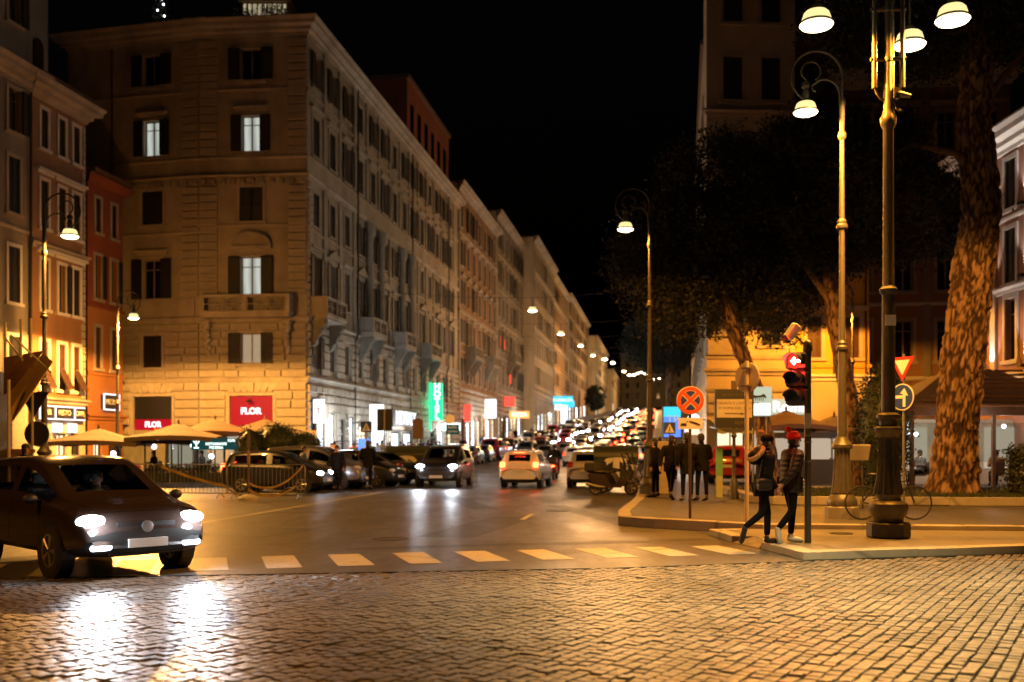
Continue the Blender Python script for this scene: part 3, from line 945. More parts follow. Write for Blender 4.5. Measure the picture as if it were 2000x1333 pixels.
sp = sign_panel(fb, 5.85, 2.6, 3.25, 2.54, 'sign_red')
ftext(fb, 5.85, 2.93, .03, 'FLOR', .46, 'sign_white', sp, font_bold=.014)
for fc, uc, g0 in ((fa, 3.13, 2.2), (fb, 5.85, 2.6)):
    for u in (uc - 1.48, uc + 1.32): fc.box('door_jamb', u, u + .16, g0 - 2.2, 4.75, .07, M['trav_block'])
    fc.box('lintel', uc - 1.6, uc + 1.6, 4.62, 4.8, .10, M['trav_block'])

# street side of the palazzo
rg = random.Random(11)
bays = [1.5 + 3.06 * k for k in range(15) if 1.5 + 3.06 * k < 44]
for k, u in enumerate(bays):
    fr.window(u, 6.3, .95, 1.9, 'dark', 'p', rg.choice(['shut', 'open', 'shut']))
    fr.window(u, 10.5, 1.15, 2.5, 'dark', 't' if k % 2 else 'h', rg.choice(['open', 'shut', 'open']))
    fr.window(u, 14.8, 1.05, 2.0, 'dark', '', rg.choice(['open', 'shut']))
    fr.window(u, 19.0, 1.15, 2.3, 'dark', 'h', rg.choice(['open', 'shut', 'shut']))
    fr.window(u, 23.1, 1.0, 1.9, 'dark', '', rg.choice(['open', 'shut']))
SHOPS = [(.55, 1.65, 0.3, 4.6, 'dark'), (2.0, 3.3, .15, 3.7, 'shop'), (4.0, 5.3, .15, 3.7, 'shop'), (6.3, 7.3, .2, 3.4, 'dark'), (8.2, 9.3, .2, 3.6, 'shop'), (10.4, 12.4, .15, 3.0, 'shop_warm'),
         (13.4, 15.2, .15, 3.0, 'dark'), (16.4, 18.0, .15, 3.0, 'shop'), (19.0, 21.6, .15, 2.7, 'shop'), (22.6, 25.4, .15, 2.7, 'shop'), (27, 29, .15, 3.0, 'shop_warm'), (32, 34, .15, 3, 'dark'), (35.5, 38, .15, 3, 'shop'), (39.5, 42, .15, 3, 'shop_warm')]
def shopfronts(fc, root, lst, zoff=lambda u: 0):
    for (u0, u1, z0, z1, kind) in lst:
        zo = zoff(u0)
        fc.hole(u0, u1, z0 + zo, z1 + zo)
        mb = fc.mb(); t = .07
        mb.box(u0, .12, z0 + zo, u0 + t, .2, z1 + zo); mb.box(u1 - t, .12, z0 + zo, u1, .2, z1 + zo)
        mb.box(u0 + t, .121, z1 + zo - .1, u1 - t, .199, z1 + zo); mb.box(u0 + t, .121, z0 + zo + 2.2, u1 - t, .199, z0 + zo + 2.27)
        mb.box((u0 + u1) / 2 - .03, .122, z0 + zo, (u0 + u1) / 2 + .03, .198, z0 + zo + 2.2)
        o = mb.build('shopfront', M['iron_dark'], root)
        mb = fc.mb(); mb.quad((u0, .17, z0 + zo), (u1, .17, z0 + zo), (u1, .17, z1 + zo), (u0, .17, z1 + zo))
        mb.build('pane', M['glass' if kind == 'dark' else kind], o)
shopfronts(fr, pal, SHOPS)
fr.wall(0, 26, M['trav'])
fr.band('cornice', 25.75, CORN, M['trav'])
for z, pr in ((17.35, COURSE), (18.55, SMALL), (14.3, SMALL), (22.4, SMALL), (8.95, COURSE), (5.45, COURSE), (13.5, SMALL)):
    fr.band('string_course', z, pr, M['trav'])
blocks(fr, 0, fr.L, .3, 5.3, .5, 1.1, 1.5, seed=21, stuff=True)
blocks(fr, 0, fr.L, 5.9, 8.9, .5, 1.1, 1.5, seed=22, stuff=True)
for k in range(14):                                       # attached columns and pilasters of the upper floors
    u = bays[0] + 1.53 + 3.06 * k
    if u > 43: break
    if k in (3, 4, 6, 7):
        mb = fr.mb(); mb.lathe([(.42, 9.4), (.42, 9.8), (.30, 10.0), (.26, 16.2), (.38, 16.5), (.40, 17.3)], 12, (u, -.22, 0)); mb.build('column', M['trav'], pal, smooth=40)
    else:
        fr.box('pilaster', u - .28, u + .28, 9.35, 17.3, .12, M['trav'])
    fr.box('pilaster', u - .24, u + .24, 18.9, 25.7, .10, M['trav'])
blocks(fr, .02, .75, 9.4, 17.3, .47, 1.2, 1.3, proj=.12, seed=31, stuff=True)
for u in (9.1, 24.5, 39.0):
    mb = fr.mb(); mb.tube([(u, -.14, .2), (u, -.14, 8.6), (u, -.34, 9.2), (u, -.34, 25.6)], .06, 8); mb.build('drainpipe', M['iron_dark'], pal, smooth=60)
for (u, w_) in ((2.2, 3.9), (11.9, 3.4), (20.9, 3.2), (30.2, 4.2)):
    balcony(fr, u - w_ / 2, u + w_ / 2, 9.33, 1.15, 2, brackets=2)
mb = fr.mb()
mb.box(27.5, .9, 26.7, 44.8, 9, 33.0); mb.build('attic', M['stucco_red'], pal)
mb = fr.mb(); mb.box(27.3, .7, 33.0, 44.9, 9.2, 33.35); mb.build('attic_roof', M['roof'], pal)
for k in range(6):
    mb = fr.mb(); mb.box(28.6 + 2.7 * k, .84, 28.5, 29.7 + 2.7 * k, .897, 31.2); mb.build('attic_window', M['glass'], pal)
fr.box('terrace_parapet', 5, 24, 26.76, 27.4, -.6, M['trav_dark'], y1=.75)
roof_poly(pal, [PL, PF, PCN, pb, (pb[0] - 16, pb[1] + 3), (-29, 74)], 26.72)
# rooftop terrace bits that stand on the roof
mb = MB(); mb.box(-1.4, 0, 0, 1.4, 1.6, 2.2); mb.box(-1.6, -.3, 2.2, 1.6, 1.8, 2.35)
pav_ = thing('roof_pavilion', 'small lit roof pavilion among pots on the palazzo terrace', 'pavilion', (-15.2, 63.0, 26.73))
mb.build('hut', M['stucco_brown'], pav_)
for k in range(9):
    m2 = MB(); m2.box(-1.3 + .3 * k, -.05, .3, -1.12 + .3 * k, -.003, 2.1); m2.build('lit_slat', M['win_warm'], pav_)
for k, (x, y) in enumerate(((-16.0, 61.6), (-14.6, 61.4), (-13.8, 61.6))):
    t = thing('potted_shrub', ['round dark potted shrub on the roof edge, nearest the drainpipe side', 'middle potted shrub on the roof edge in front of the pavilion', 'potted shrub on the roof edge, nearest the street corner'][k], 'plant', (x, y, 26.73), 0, 'potted shrubs on the palazzo roof')
    mb = MB(); mb.lathe([(.2, 0), (.28, .45), (.3, .5)], 10); mb.build('pot', M['stucco_red'], t)
    mb = MB(); rg = random.Random(k)
    for i in range(160):
        p = Vector((rg.gauss(0, .28), rg.gauss(0, .28), .9 + rg.gauss(0, .25))); d = Vector((rg.gauss(0, 1), rg.gauss(0, 1), rg.gauss(0, 1))).normalized() * .11; e = d.orthogonal().normalized() * .05
        mb.add([p, p + d + e, p + 2 * d, p + d - e], [(0, 1, 2, 3)])
    mb.build('foliage', M['leaf'], t)

# ---------------------------------------------------------------- further palazzi along the left side
def street_palazzo(name, label, s0, s1, H, wall, nfl, bay, shops, style='h', shm='shutter', t=0.0, litset=(), course='trav', winw=1.05):
    a, b = st(s0, t), st(s1, t)
    zb = road_z(a.y)
    root = thing(name, label, 'building', (a.x, a.y, zb))
    fc = Facade(root, a, b)
    L = fc.L
    slope = road_z(b.y) - zb
    g = 5.6 + slope
    fh = (H - g - 1.2) / nfl
    nb = max(2, int(L / bay))
    rg = random.Random(int(s0))
    for k in range(nb):
        u = L * (k + .5) / nb
        for f in range(nfl):
            z = g + f * fh + fh * .2
            fc.window(u, z, winw, fh * .6, litset.get((k, f), 'dark') if litset else 'dark', ('h' if f in (1, 3) else 't' if f == 2 and style == 't' else ''), rg.choice(['shut', 'open', 'shut']), shm)
    zo = lambda u: slope * u / L + .12
    shopfronts(fc, root, [(u0, u1, .1, z1, k) for (u0, u1, z1, k) in shops], zo)
    fc.wall(-.3, H - .2, M[wall])
    fc.band('cornice', H - 1, CORN, M[course])
    for f in range(nfl):
        fc.band('string_course', g + f * fh - .2, COURSE if f % 2 == 0 else SMALL, M[course])
    if L < 60: blocks(fc, 0, L, slope + .2, g - .4, .55, 1.2, 1.7, seed=int(s0) + 5, stuff=True)
    for u in (.05, L - .75): fc.box('pilaster', u, u + .7, g, H - 1, .1, M[course])
    roof_poly(root, [a, b, (b.x - 12, b.y + 2), (a.x - 12, a.y + 2)], H - .02)
    for q in (((L, 0, 0), (L, 10, 0), (L, 10, H - .2), (L, 0, H - .2)), ((0, 10, -.3), (0, 0, -.3), (0, 0, H - .2), (0, 10, H - .2))):
        mb = fc.mb(); mb.quad(*q); mb.build('end_wall', M[wall], root)
    return root, fc
B2, f2 = street_palazzo('street_palazzo', 'dark palazzo beyond the green hotel sign with wide first floor balconies', 45.4, 70, 28, 'stucco_brown', 5, 3.1,
    [(1.2, 3, 3.4, 'dark'), (4, 6.4, 3.0, 'shop'), (7.2, 9.6, 3.2, 'shop'), (10.6, 12.8, 3.0, 'shop_warm'), (14, 16, 3.2, 'dark'), (17, 19.5, 3, 'shop'), (20.5, 23, 3, 'shop_warm')], 't')
for u in (6, 18): balcony(f2, u - 2.5, u + 2.5, 10.2, 1.2, 3, m='trav_dark', brackets=2)
B3, f3 = street_palazzo('street_palazzo', 'tall stone palazzo with red lit windows behind the first hanging street lamp', 70.2, 95, 29.5, 'stucco_grey', 5, 3.2,
    [(1, 3, 3.2, 'shop_warm'), (4.2, 7, 3.0, 'dark'), (8, 10.4, 3, 'shop'), (12, 14.5, 3, 'shop_warm'), (16, 18, 3.2, 'dark'), (19, 22, 3, 'shop')], 'h')
balcony(f3, 9, 15, 11.0, 1.2, 3, m='trav_dark', brackets=2)
for (u, z) in ((3.1, 12.6), (6.4, 12.4), (11.6, 8.2)):
    mb = f3.mb(); mb.box(u - .25, -.10, z, u + .25, -.06, z + 1.3); mb.build('red_lamp_panel', M['neon_red'], B3)
B4, f4 = street_palazzo('street_palazzo', 'orange lit palazzo with projecting stone end behind the second hanging lamp', 95.2, 125, 30, 'stucco_cream', 5, 3.3,
    [(1, 3.2, 3.2, 'shop_warm'), (5, 8, 3.0, 'shop'), (10, 13, 3, 'shop'), (15, 18, 3, 'shop_warm'), (20, 23, 3, 'shop'), (25, 28, 3, 'shop')], 'h', t=1.6)
B5, f5 = street_palazzo('street_palazzo', 'ochre palazzo halfway up the rising street', 125.2, 172, 30, 'stucco_ochre', 5, 3.6,
    [(2, 5, 3.2, 'shop'), (8, 11, 3.0, 'shop_warm'), (14, 18, 3, 'shop'), (22, 26, 3, 'shop_warm'), (30, 34, 3, 'shop'), (38, 42, 3, 'shop')], 'h')
B6, f6 = street_palazzo('street_palazzo', 'dim brown palazzo far up the rising street', 172.2, 235, 29, 'stucco_brown', 5, 4.2,
    [(2, 6, 3.2, 'shop'), (10, 14, 3.0, 'shop_warm'), (20, 26, 3, 'shop'), (34, 40, 3, 'shop_warm'), (46, 52, 3, 'shop')], 'h')
B7, f7 = street_palazzo('street_palazzo', 'plain cream block far up the street beside the bend', 235.3, 300, 23, 'stucco_cream', 4, 5, [(3, 9, 3.2, 'shop_warm'), (20, 26, 3.0, 'shop_warm')], 'h', t=2.0)
B8, f8 = street_palazzo('street_palazzo', 'low cream block at the top of the rising street', 301, 380, 15, 'stucco_cream', 2, 6, [(10, 20, 3.0, 'shop_warm')], 'h', t=3.5)
# building closing the view up the hill
a, b = st(430, 2), st(430, 34)
root = thing('hilltop_building', 'flat fronted building with few windows closing the street at the hilltop', 'building', (a.x, a.y, road_z(a.y)))
fc = Facade(root, a, b)
for k in range(6):
    for f in range(4): fc.window(3 + 4.8 * k, 4 + 5 * f, 1.5, 2.6, 'warm' if (k, f) == (4, 2) else 'dark', '', 'none')
fc.wall(-1, 25, M['stucco_cream']); fc.band('cornice', 24.6, CORN, M['trav'])
roof_poly(root, [a, b, (b.x, b.y + 12), (a.x, a.y + 12)], 25.2)

p = st(51, -3.2)
t = thing('roof_pavilion', 'yellow lit roof terrace hut above the palazzo beyond the hotel', 'pavilion', (p.x, p.y, 28.0), STANG - PI / 2)
mb = MB(); mb.box(-1.6, 0, 0, 1.6, 1.5, 2.0); mb.build('hut', M['stucco_cream'], t)
for k in range(4):
    mb = MB(); mb.box(-1.5 + .78 * k, -.04, .3, -.85 + .78 * k, -.003, 1.8); mb.build('lit_panel', M['win_warm'], t)
mb = MB(); mb.box(-1.9, -.5, 2.0, 1.9, 1.7, 2.12); mb.build('roof', M['roof'], t)
t = thing('roof_plant', 'leafy roof plant glinting with small lights on the palazzo roof edge', 'plant', (-21.4, 62.6, 26.73))
mb = MB(); mb.lathe([(.25, 0), (.34, .5), (.36, .55)], 10); mb.build('pot', M['stucco_red'], t)
mb = MB(); rg = random.Random(77)
for i in range(420):
    q = Vector((rg.gauss(0, .42), rg.gauss(0, .35), 1.5 + rg.gauss(0, .5))); d = Vector((rg.gauss(0, 1), rg.gauss(0, 1), rg.gauss(0, 1))).normalized() * .12; e_ = d.orthogonal().normalized() * .05
    mb.add([q, q + d + e_, q + 2 * d, q + d - e_], [(0, 1, 2, 3)])
mb.build('foliage', M['leaf'], t)
for k in range(4):
    mb = MB(); mb.sph((rg.uniform(-.5, .5), -.5, 1.0 + .35 * k), .05, 8, 6); mb.build('bulb', M['globe'], t)

# ---------------------------------------------------------------- left side of the square
def along(p, k): return (p[0] + SX * k, p[1] + SY * k)
# orange-red house
L3b = (-22.8, 60.0); L3a = along(L3b, -3.75)
oh = thing('orange_house', 'narrow orange and red house squeezed between the palazzo and the brown house', 'building', (L3a[0], L3a[1], 0))
fc = Facade(oh, L3a, L3b)
for u in (1.05, 2.75):
    fc.window(u, 6.0, .55, 2.3, 'dark', '', 'shut', 'shutter_brown')
    fc.window(u, 9.9, .6, 2.4, 'dark', '', 'half', 'shutter')
    fc.window(u, 13.6, .5, 1.9, 'dark', '', 'shut')
shopfronts(fc, oh, [(.6, 1.5, .1, 2.6, 'shop_warm'), (2.2, 3.2, .1, 2.4, 'dark')])
fc.wall(0, 9.5, M['stucco_orange']); fc.wall(9.5, 16.6, M['stucco_red'], 'upper_wall')
fc.band('cornice', 16.2, [(.002, 0), (.2, .05), (.45, .35), (.5, .45), (.002, .55)], M['stucco_red'])
fc.band('string_course', 9.35, SMALL, M['stucco_red']); fc.band('string_course', 5.6, SMALL, M['stucco_orange']); fc.band('string_course', 3.1, COURSE, M['stucco_orange'])
mb = fc.mb(); mb.box(-.2, -.6, 16.72, 3.9, 5, 16.95); mb.build('roof', M['roof'], oh)
mb = fc.mb(); mb.quad((3.75, 0, 0), (3.75, 6, 0), (3.75, 6, 16.6), (3.75, 0, 16.6)); mb.build('end_wall', M['stucco_red'], oh)
mb = fc.mb(); mb.box(1.35, -.20, 3.75, 2.9, -.003, 4.55); sg = mb.build('sign_box', M['black'], oh)
mb = fc.mb(); mb.box(1.35, -.26, 4.55, 2.9, -.2, 4.62); mb.box(1.35, -.26, 3.68, 2.9, -.2, 3.75); mb.box(1.28, -.26, 3.68, 1.347, -.2, 4.62); mb.box(2.903, -.26, 3.68, 2.97, -.2, 4.62)
mb.build('light_tube', M['sign_white'], sg)
ftext(fc, 2.13, 4.15, -.21, 'PIZZA', .42, 'white', sg)
# brown house with cornice
L2b = (-22.5, 54.0); L2a = along(L2b, -4.6)
bh = thing('brown_house', 'brown house with white framed narrow windows and lit shop fascia', 'building', (L2a[0], L2a[1], 0))
fc = Facade(bh, L2a, L2b)
fL2 = fc
for i, u in enumerate((.95, 2.45, 3.75)):
    fc.window(u, 4.5, .6, 2.3, 'dark', 'w', 'none')
    fc.window(u, 8.4, .6, 2.4, 'dark', 'wh', 'half' if i == 1 else 'shut')
    fc.window(u, 12.4, .6, 2.3, 'dark', 'wh', 'shut')
    fc.window(u, 16.3, .55, 1.9, 'dark', 'w', 'shut')
    z = 4.5                                                  # top-hung shutters propped open
    me = shutter_mesh(.6, 1.15, 'shutter_brown')
    o = fc.put('propped_shutter', me, u - .3, z + .05, -.55)
    o.rotation_euler = (R(-28), 0, fc.ang)
    fc.put('shutter', shutter_mesh(.6, 1.15, 'shutter_brown'), u - .3, z + 1.15, .03)
shopfronts(fc, bh, [(.5, 1.5, .1, 2.3, 'shop_warm'), (2.0, 2.9, .1, 2.3, 'shop_warm'), (3.3, 4.2, .1, 2.3, 'dark')])
fc.wall(0, 3.95, M['stucco_cream']); fc.wall(3.95, 11.6, M['stucco_ochre'], 'middle_wall'); fc.wall(11.6, 19.0, M['stucco_brown'], 'upper_wall')
fc.band('cornice', 18.6, CORN, M['trav']); fc.band('string_course', 11.3, COURSE, M['trav']); fc.band('string_course', 3.75, COURSE, M['trav'])
blocks(fc, 4.15, 4.58, 4.1, 18.4, .4, .42, .45, proj=.06, seed=2)
mb = fc.mb(); mb.quad((4.6, 0, 0), (4.6, 8, 0), (4.6, 8, 19), (4.6, 0, 19)); mb.build('end_wall', M['stucco_brown'], bh)
mb = fc.mb(); mb.box(.15, -.22, 2.95, 4.2, -.003, 3.68); sg = mb.build('fascia', M['black'], bh)
for (u0, u1) in ((.2, 1.4), (1.5, 3.1), (3.2, 4.15)):
    mb = fc.mb(); mb.box(u0, -.27, 3.6, u1, -.222, 3.66); mb.box(u0, -.27, 2.97, u1, -.222, 3.03); mb.box(u0, -.27, 3.03, u0 + .06, -.222, 3.6); mb.build('light_tube', M['sign_white'], sg)
ftext(fc, .85, 3.32, -.225, 'BAR', .40, 'white', sg)
ftext(fc, 2.35, 3.32, -.225, 'RISTO', .40, 'white', sg)
ftext(fc, 3.7, 3.32, -.225, 'CAFE', .36, 'white', sg)
for u in (1.75, 3.05):
    mb = fc.mb(); mb.box(u - .2, -.35, 2.35, u + .2, -.05, 2.8); mb.build('wall_lantern', M['sign_white'], bh)
mb = fc.mb(); mb.box(-.2, 2.0, 19.3, 4.4, 8, 26.2)
at = mb.build('attic', M['stucco_grey'], bh)
for u in (.7, 2.1, 3.5):
    mb = fc.mb(); r_ = .42
    mb.prism([(u - r_, 20), (u + r_, 20)] + [(u + r_ * math.cos(PI * k / 10), 22.4 + r_ * math.sin(PI * k / 10)) for k in range(11)], 1.93, 1.997)
    mb.build('arched_window', M['glass'], at)
fc2 = fc
mb = fc.mb(); mb.box(-.4, 1.6, 26.2, 4.7, 8.2, 26.5); mb.build('attic_roof', M['roof'], bh)
mb = fc.mb(); mb.box(-.2, -.7, 19.62, 4.7, 2, 19.75); mb.build('terrace', M['roof'], bh)
# grey tall house at the frame edge
L1b = along(L2a, -.15); L1a = along(L1b, -16)
gh = thing('grey_house', 'tall grey house with shuttered windows at the edge of the square', 'building', (L1a[0], L1a[1], 0))
fc = Facade(gh, L1a, L1b)
for i in range(6):
    u = 16 - 1.3 - 2.6 * i
    for z, h in ((4.4, 2.4), (8.4, 2.6), (12.6, 2.6), (16.4, 2.0), (21.5, 2.2)):
        fc.window(u, z, .85, h, 'dark', 'w' if z < 9 else '', 'half' if (i == 0 and z > 15) else 'shut')
fc.wall(0, 26, M['stucco_grey'])
fc.band('cornice', 18.7, CORN, M['trav']); fc.band('cornice', 25.6, COURSE, M['trav']); fc.band('string_course', 3.7, COURSE, M['trav']); fc.band('string_course', 11.8, SMALL, M['trav'])
mb = fc.mb(); mb.tube([(15.85, -.12, .2), (15.85, -.12, 18.6)], .06, 8); mb.build('drainpipe', M['iron_dark'], gh)
roof_poly(gh, [L1a, L1b, (L1b[0] - 9, L1b[1]), (L1a[0] - 9, L1a[1])], 26.2)
mb = fc.mb(); mb.quad((16, 0, 0), (16, 8, 0), (16, 8, 26), (16, 0, 26)); mb.build('end_wall', M['stucco_grey'], gh)

# ---------------------------------------------------------------- right side of the square
R1a, R1b, R2b = (9.5, 50.0), (13.9, 50.3), (17.6, 50.45)
th_ = thing('tall_house', 'tall stone corner house rising above the dark pines', 'building', (R1a[0], R1a[1], 0))
fc = Facade(th_, R1a, R1b)
fR1 = fc
for u in (1.3, 3.2):
    for z in (6.6, 10.6, 14.6, 18.6, 22.4): fc.window(u, z, .95, 2.1, 'dark', 'h' if z < 12 else '', 'shut')
shopfronts(fc, th_, [(.5, 1.9, .2, 3.0, 'shop_warm'), (2.3, 4.0, .2, 2.7, 'interior')])
fc.wall(0, 33, M['stucco_cream']); fc.band('string_course', 5.1, COURSE, M['trav']); fc.band('string_course', 4.3, SMALL, M['trav']); fc.band('string_course', 17.8, COURSE, M['trav']); fc.band('string_course', 5.9, SMALL, M['trav'])
blocks(fc, 0, fc.L, 3.2, 4.2, .5, 1.1, 1.4, seed=3)
fc.box('plaque', .95, 2.6, 3.2, 3.6, .16, M['trav'])
mb = fc.mb(); mb.prism([(.2, 7.0), (1.0, 9.6), (1.8, 7.0)], -.35, -.002); mb.prism([(.0, 6.1), (2.0, 6.1), (2.0, 6.9), (.0, 6.9)], -.25, -.003); mb.build('stone_gable', M['trav'], th_)
fs = Facade(th_, tuple(st(58, 23.9)[:2]), R1a)
for k in range(17):
    u = 2 + 3.5 * k
    if u > fs.L - 1.5: break
    for z in (6.6, 10.6, 14.6, 18.6): fs.window(u, z, 1.0, 2.1, 'dark', '', 'shut')
shopfronts(fs, th_, [(fs.L - 3.6, fs.L - 1.2, .2, 3.0, 'shop'), (fs.L - 8, fs.L - 5, .2, 3.0, 'shop'), (fs.L - 13, fs.L - 10, .2, 3.0, 'shop_warm'), (fs.L - 19, fs.L - 15, .2, 3.0, 'shop'), (fs.L - 30, fs.L - 24, .2, 3, 'shop_warm')])
fs.wall(0, 24, M['stucco_cream'], 'side_wall')
fs.wall(24, 33, M['stucco_cream'], 'tower_wall', u0=fs.L - 6)
roof_poly(th_, [R1a, R1b, (R1b[0], 60), (11, 60)], 33.2)
roof_poly(th_, [(10.4, 56.5), (24, 56), (34, 108), tuple(st(58, 23.9)[:2])], 24.1, name='rear_roof')
yh = thing('yellow_house', 'golden yellow house lit by street lamps behind the traffic light', 'building', (R1b[0], R1b[1], 0))
fc = Facade(yh, R1b, R2b)
fR2 = fc
for u, kind in ((.95, 'shut'), (2.85, 'shut')):
    fc.window(u, 6.0, .7, 2.0, 'dark', 'h', kind, 'shutter_brown')
    fc.window(u, 10.2, .7, 2.0, 'dark', 'h', kind, 'shutter_brown')
shopfronts(fc, yh, [(.2, 3.4, .2, 2.4, 'interior')])
fc.wall(0, 4.95, M['stucco_cream']); fc.wall(4.95, 13.5, M['stucco_yellow'], 'upper_wall')
fc.band('string_course', 4.85, COURSE, M['white_trim']); fc.band('string_course', 5.5, SMALL, M['stucco_yellow']); fc.band('cornice', 13.3, COURSE, M['white_trim'])
for u in (1.9, 3.5):
    mb = fc.mb(); mb.tube([(u, -.08, 5.1), (u, -.08, 13.2)], .05, 8); mb.build('drainpipe', M['shutter_brown'], yh)
roof_poly(yh, [R1b, R2b, (R2b[0], 58), (R1b[0], 58)], 13.8)
mb = fc.mb(); mb.quad((3.7, 0, 0), (3.7, 7, 0), (3.7, 7, 13.6), (3.7, 0, 13.6)); mb.build('end_wall', M['stucco_yellow'], yh)
R3a, R3b = (17.7, 55.5), (26.5, 54.5)
dh = thing('dark_house', 'unlit brown house between the yellow house and the big pine trunk', 'building', (R3a[0], R3a[1], 0))
fc = Facade(dh, R3a, R3b)
for u in (1.2, 3.4, 5.6, 7.8):
    for z in (6.2, 10.0, 13.8, 17.4): fc.window(u, z, .95, 2.2, 'dark', 'h' if z > 12 else '', 'none')
fc.wall(0, 21.5, M['stucco_brown']); fc.band('cornice', 20.9, CORN, M['white_trim'])
for z in (5.2, 9.2, 13.0): fc.band('string_course', z, SMALL, M['white_trim'])
for u in (.05, 4.4, 8.2): fc.box('pilaster', u, u + .4, 0, 20.9, .09, M['stucco_grey'])
roof_poly(dh, [R3a, R3b, (26.5, 62), (17.7, 62)], 21.8)
wh = thing('floodlit_house', 'red brown house with white floodlit cornice and pilasters at the right edge', 'building', (19.35, 44, 0))
fc = Facade(wh, (19.35, 44), (19.35, 28))
fR5 = fc
for k in range(5):
    u = 1.55 + 2.75 * k
    for z, h in ((5.0, 2.4), (8.0, 2.1), (10.9, 1.9)):
        fc.window(u, z, .85, h, 'dark', 'w', 'shut' if z > 6 else 'none')
fc.wall(0, 14, M['stucco_pink'])
fc.band('cornice', 13.1, CORN, M['white_trim'])
for z in (4.2, 7.6, 10.45): fc.band('string_course', z, COURSE if z != 10.45 else SMALL, M['white_trim'])
for k in range(4):
    u = 2.95 + 2.75 * k
    fc.box('pilaster', u - .2, u + .2, 4.6, 13.1, .10, M['white_trim'])
    for z in (4.62, 8.0, 10.7):
        mb = fc.mb(); mb.box(u - .14, -.40, z, u + .14, -.2, z + .12)
        fl = mb.build('floodlight', M['black'], wh)
        if k < 2:
            lamp_light('SPOT', wh, fc.T @ Vector((u, -.34, z + .14)), 170, (1, .88, .80), .05, R(75), .6, (R(172), 0, fc.ang), 'flood_beam')
roof_poly(wh, [(19.35, 44), (19.35, 28), (30, 28), (30, 44)], 14.2)
mb = fc.mb(); mb.quad((0, 9, 0), (0, 0, 0), (0, 0, 14), (0, 9, 14)); mb.build('end_wall', M['stucco_pink'], wh)
# ================================================================ street lamps
SOD = (1.0, 0.35, 0.03)
SOD_L = (1.0, 0.44, 0.085)
SOD_A = (1.0, 0.36, 0.03)
def lamp_head(parent, loc, r, m_bowl='bowl'):
    h = empty('lamp_head', loc, 0, parent)
    mb = MB(); mb.lathe([(r * .30, 1.35 * r), (r * .34, 1.05 * r), (r * .42, .98 * r)], 14); mb.build('cap', M['iron'], h, smooth=40)
    mb = MB(); mb.lathe([(r * .42, .98 * r), (r * .66, .94 * r), (r * .80, .80 * r), (r * .90, .5 * r), (r * .93, .30 * r)], 20); mb.build('dome', M['dome'], h, smooth=40)
    mb = MB(); mb.lathe([(r * .93, .30 * r), (r * 1.0, .28 * r), (r * 1.0, .16 * r), (r * .92, .14 * r)], 20); mb.build('ring', M['iron_pale'], h, smooth=40)
    mb = MB(); mb.lathe([(r * .92, .13 * r), (r * 1.06, .08 * r), (r * .95, -.06 * r), (r * .60, -.20 * r), (r * .05, -.26 * r)], 20); mb.build('bowl', M[m_bowl], h, smooth=60)
    return h
def arc(cx, cz, r, a0, a1, n=14):
    return [(cx + r * math.cos(R(a0 + (a1 - a0) * i / n)), 0, cz + r * math.sin(R(a0 + (a1 - a0) * i / n))) for i in range(n + 1)]
def lamppost(label, loc, rz, zl, power, spot=None, metal='iron', col=None):
    col = col or SOD
    t = thing('street_lamp', label, 'street lamp', loc, rz, 'ornate single arm street lamps')
    mt = M[metal]
    mb = MB(); mb.lathe([(.34, 0), (.34, .24), (.30, .26)], 8, a0=PI / 8); mb.build('plinth', M['kerb'] if metal != 'iron_dark' else M['iron_dark'], t)
    mb = MB(); mb.lathe([(.30, .26), (.31, .34), (.28, .42), (.22, .5), (.23, .54)], 20); mb.lathe([(.22, .54), (.20, .7), (.165, 1.2), (.155, 1.42)], 24, flute=.86)
    mb.lathe([(.17, 1.42), (.21, 1.46), (.21, 1.52), (.15, 1.6), (.12, 1.68)], 20); mb.build('base', mt, t, smooth=35)
    mb = MB(); mb.lathe([(.095, 1.68), (.078, 3.45)], 16); mb.build('lower_shaft', mt, t, smooth=40)
    for z in (3.45, zl - 2.4):
        mb = MB(); mb.lathe([(.078, z), (.115, z + .03), (.12, z + .08), (.09, z + .12), (.10, z + .16), (.066, z + .22)], 16); mb.build('collar', mt, t, smooth=40)
    mb = MB(); mb.lathe([(.055, zl - .55), (.085, zl - .5), (.085, zl - .42), (.05, zl - .36), (.06, zl + .28), (.04, zl + .34)], 14); mb.build('arm_socket', mt, t, smooth=40)
    mb = MB(); mb.lathe([(.066, 3.67), (.056, zl - 2.4)], 16); mb.build('middle_shaft', mt, t, smooth=40)
    mb = MB(); mb.lathe([(.055, zl - 2.18), (.045, zl - .5)], 14); mb.build('upper_shaft', mt, t, smooth=40)
    mb = MB()
    mb.tube([(0, 0, zl - .4), (0, 0, zl + .5)] + arc(-.52, zl + .75, .53, 0, 245, 22), [.034] * 2 + [.03 - .010 * i / 22 for i in range(23)], 8)
    mb.tube(arc(-.64, zl + .86, .20, 245, -60, 14), .018, 6)
    mb.tube([(0, 0, zl + .1), (-.05, 0, zl + .38)] + arc(-.36, zl + .38, .31, 10, 120, 8) + arc(-.54, zl + .53, .08, 90, 270, 6), .02, 6)
    mb.build('arm', mt, t, smooth=50)
    mb = MB(); mb.lathe([(.03, .66), (.08, .62), (.09, .55), (.055, .50), (.075, .42), (.075, .30), (.06, .24)], 12, (-.75, 0, zl)); mb.build('hanger', mt, t, smooth=40)
    lamp_head(t, (-.75, 0, zl), .235)
    if spot: lamp_light('SPOT', t, (-.75, 0, zl - .12), power, col, .10, R(spot), .12, name='lamp_light')
    else:
        lamp_light('POINT', t, (-.75, 0, zl - .12), power * .13, col, .10, name='lamp_light')
        lamp_light('SPOT', t, (-.75, 0, zl - .13), power * 1.25, col, .10, R(176), .12, name='lamp_light')
    return t
def at(p, z=0): return (p.x, p.y, z)
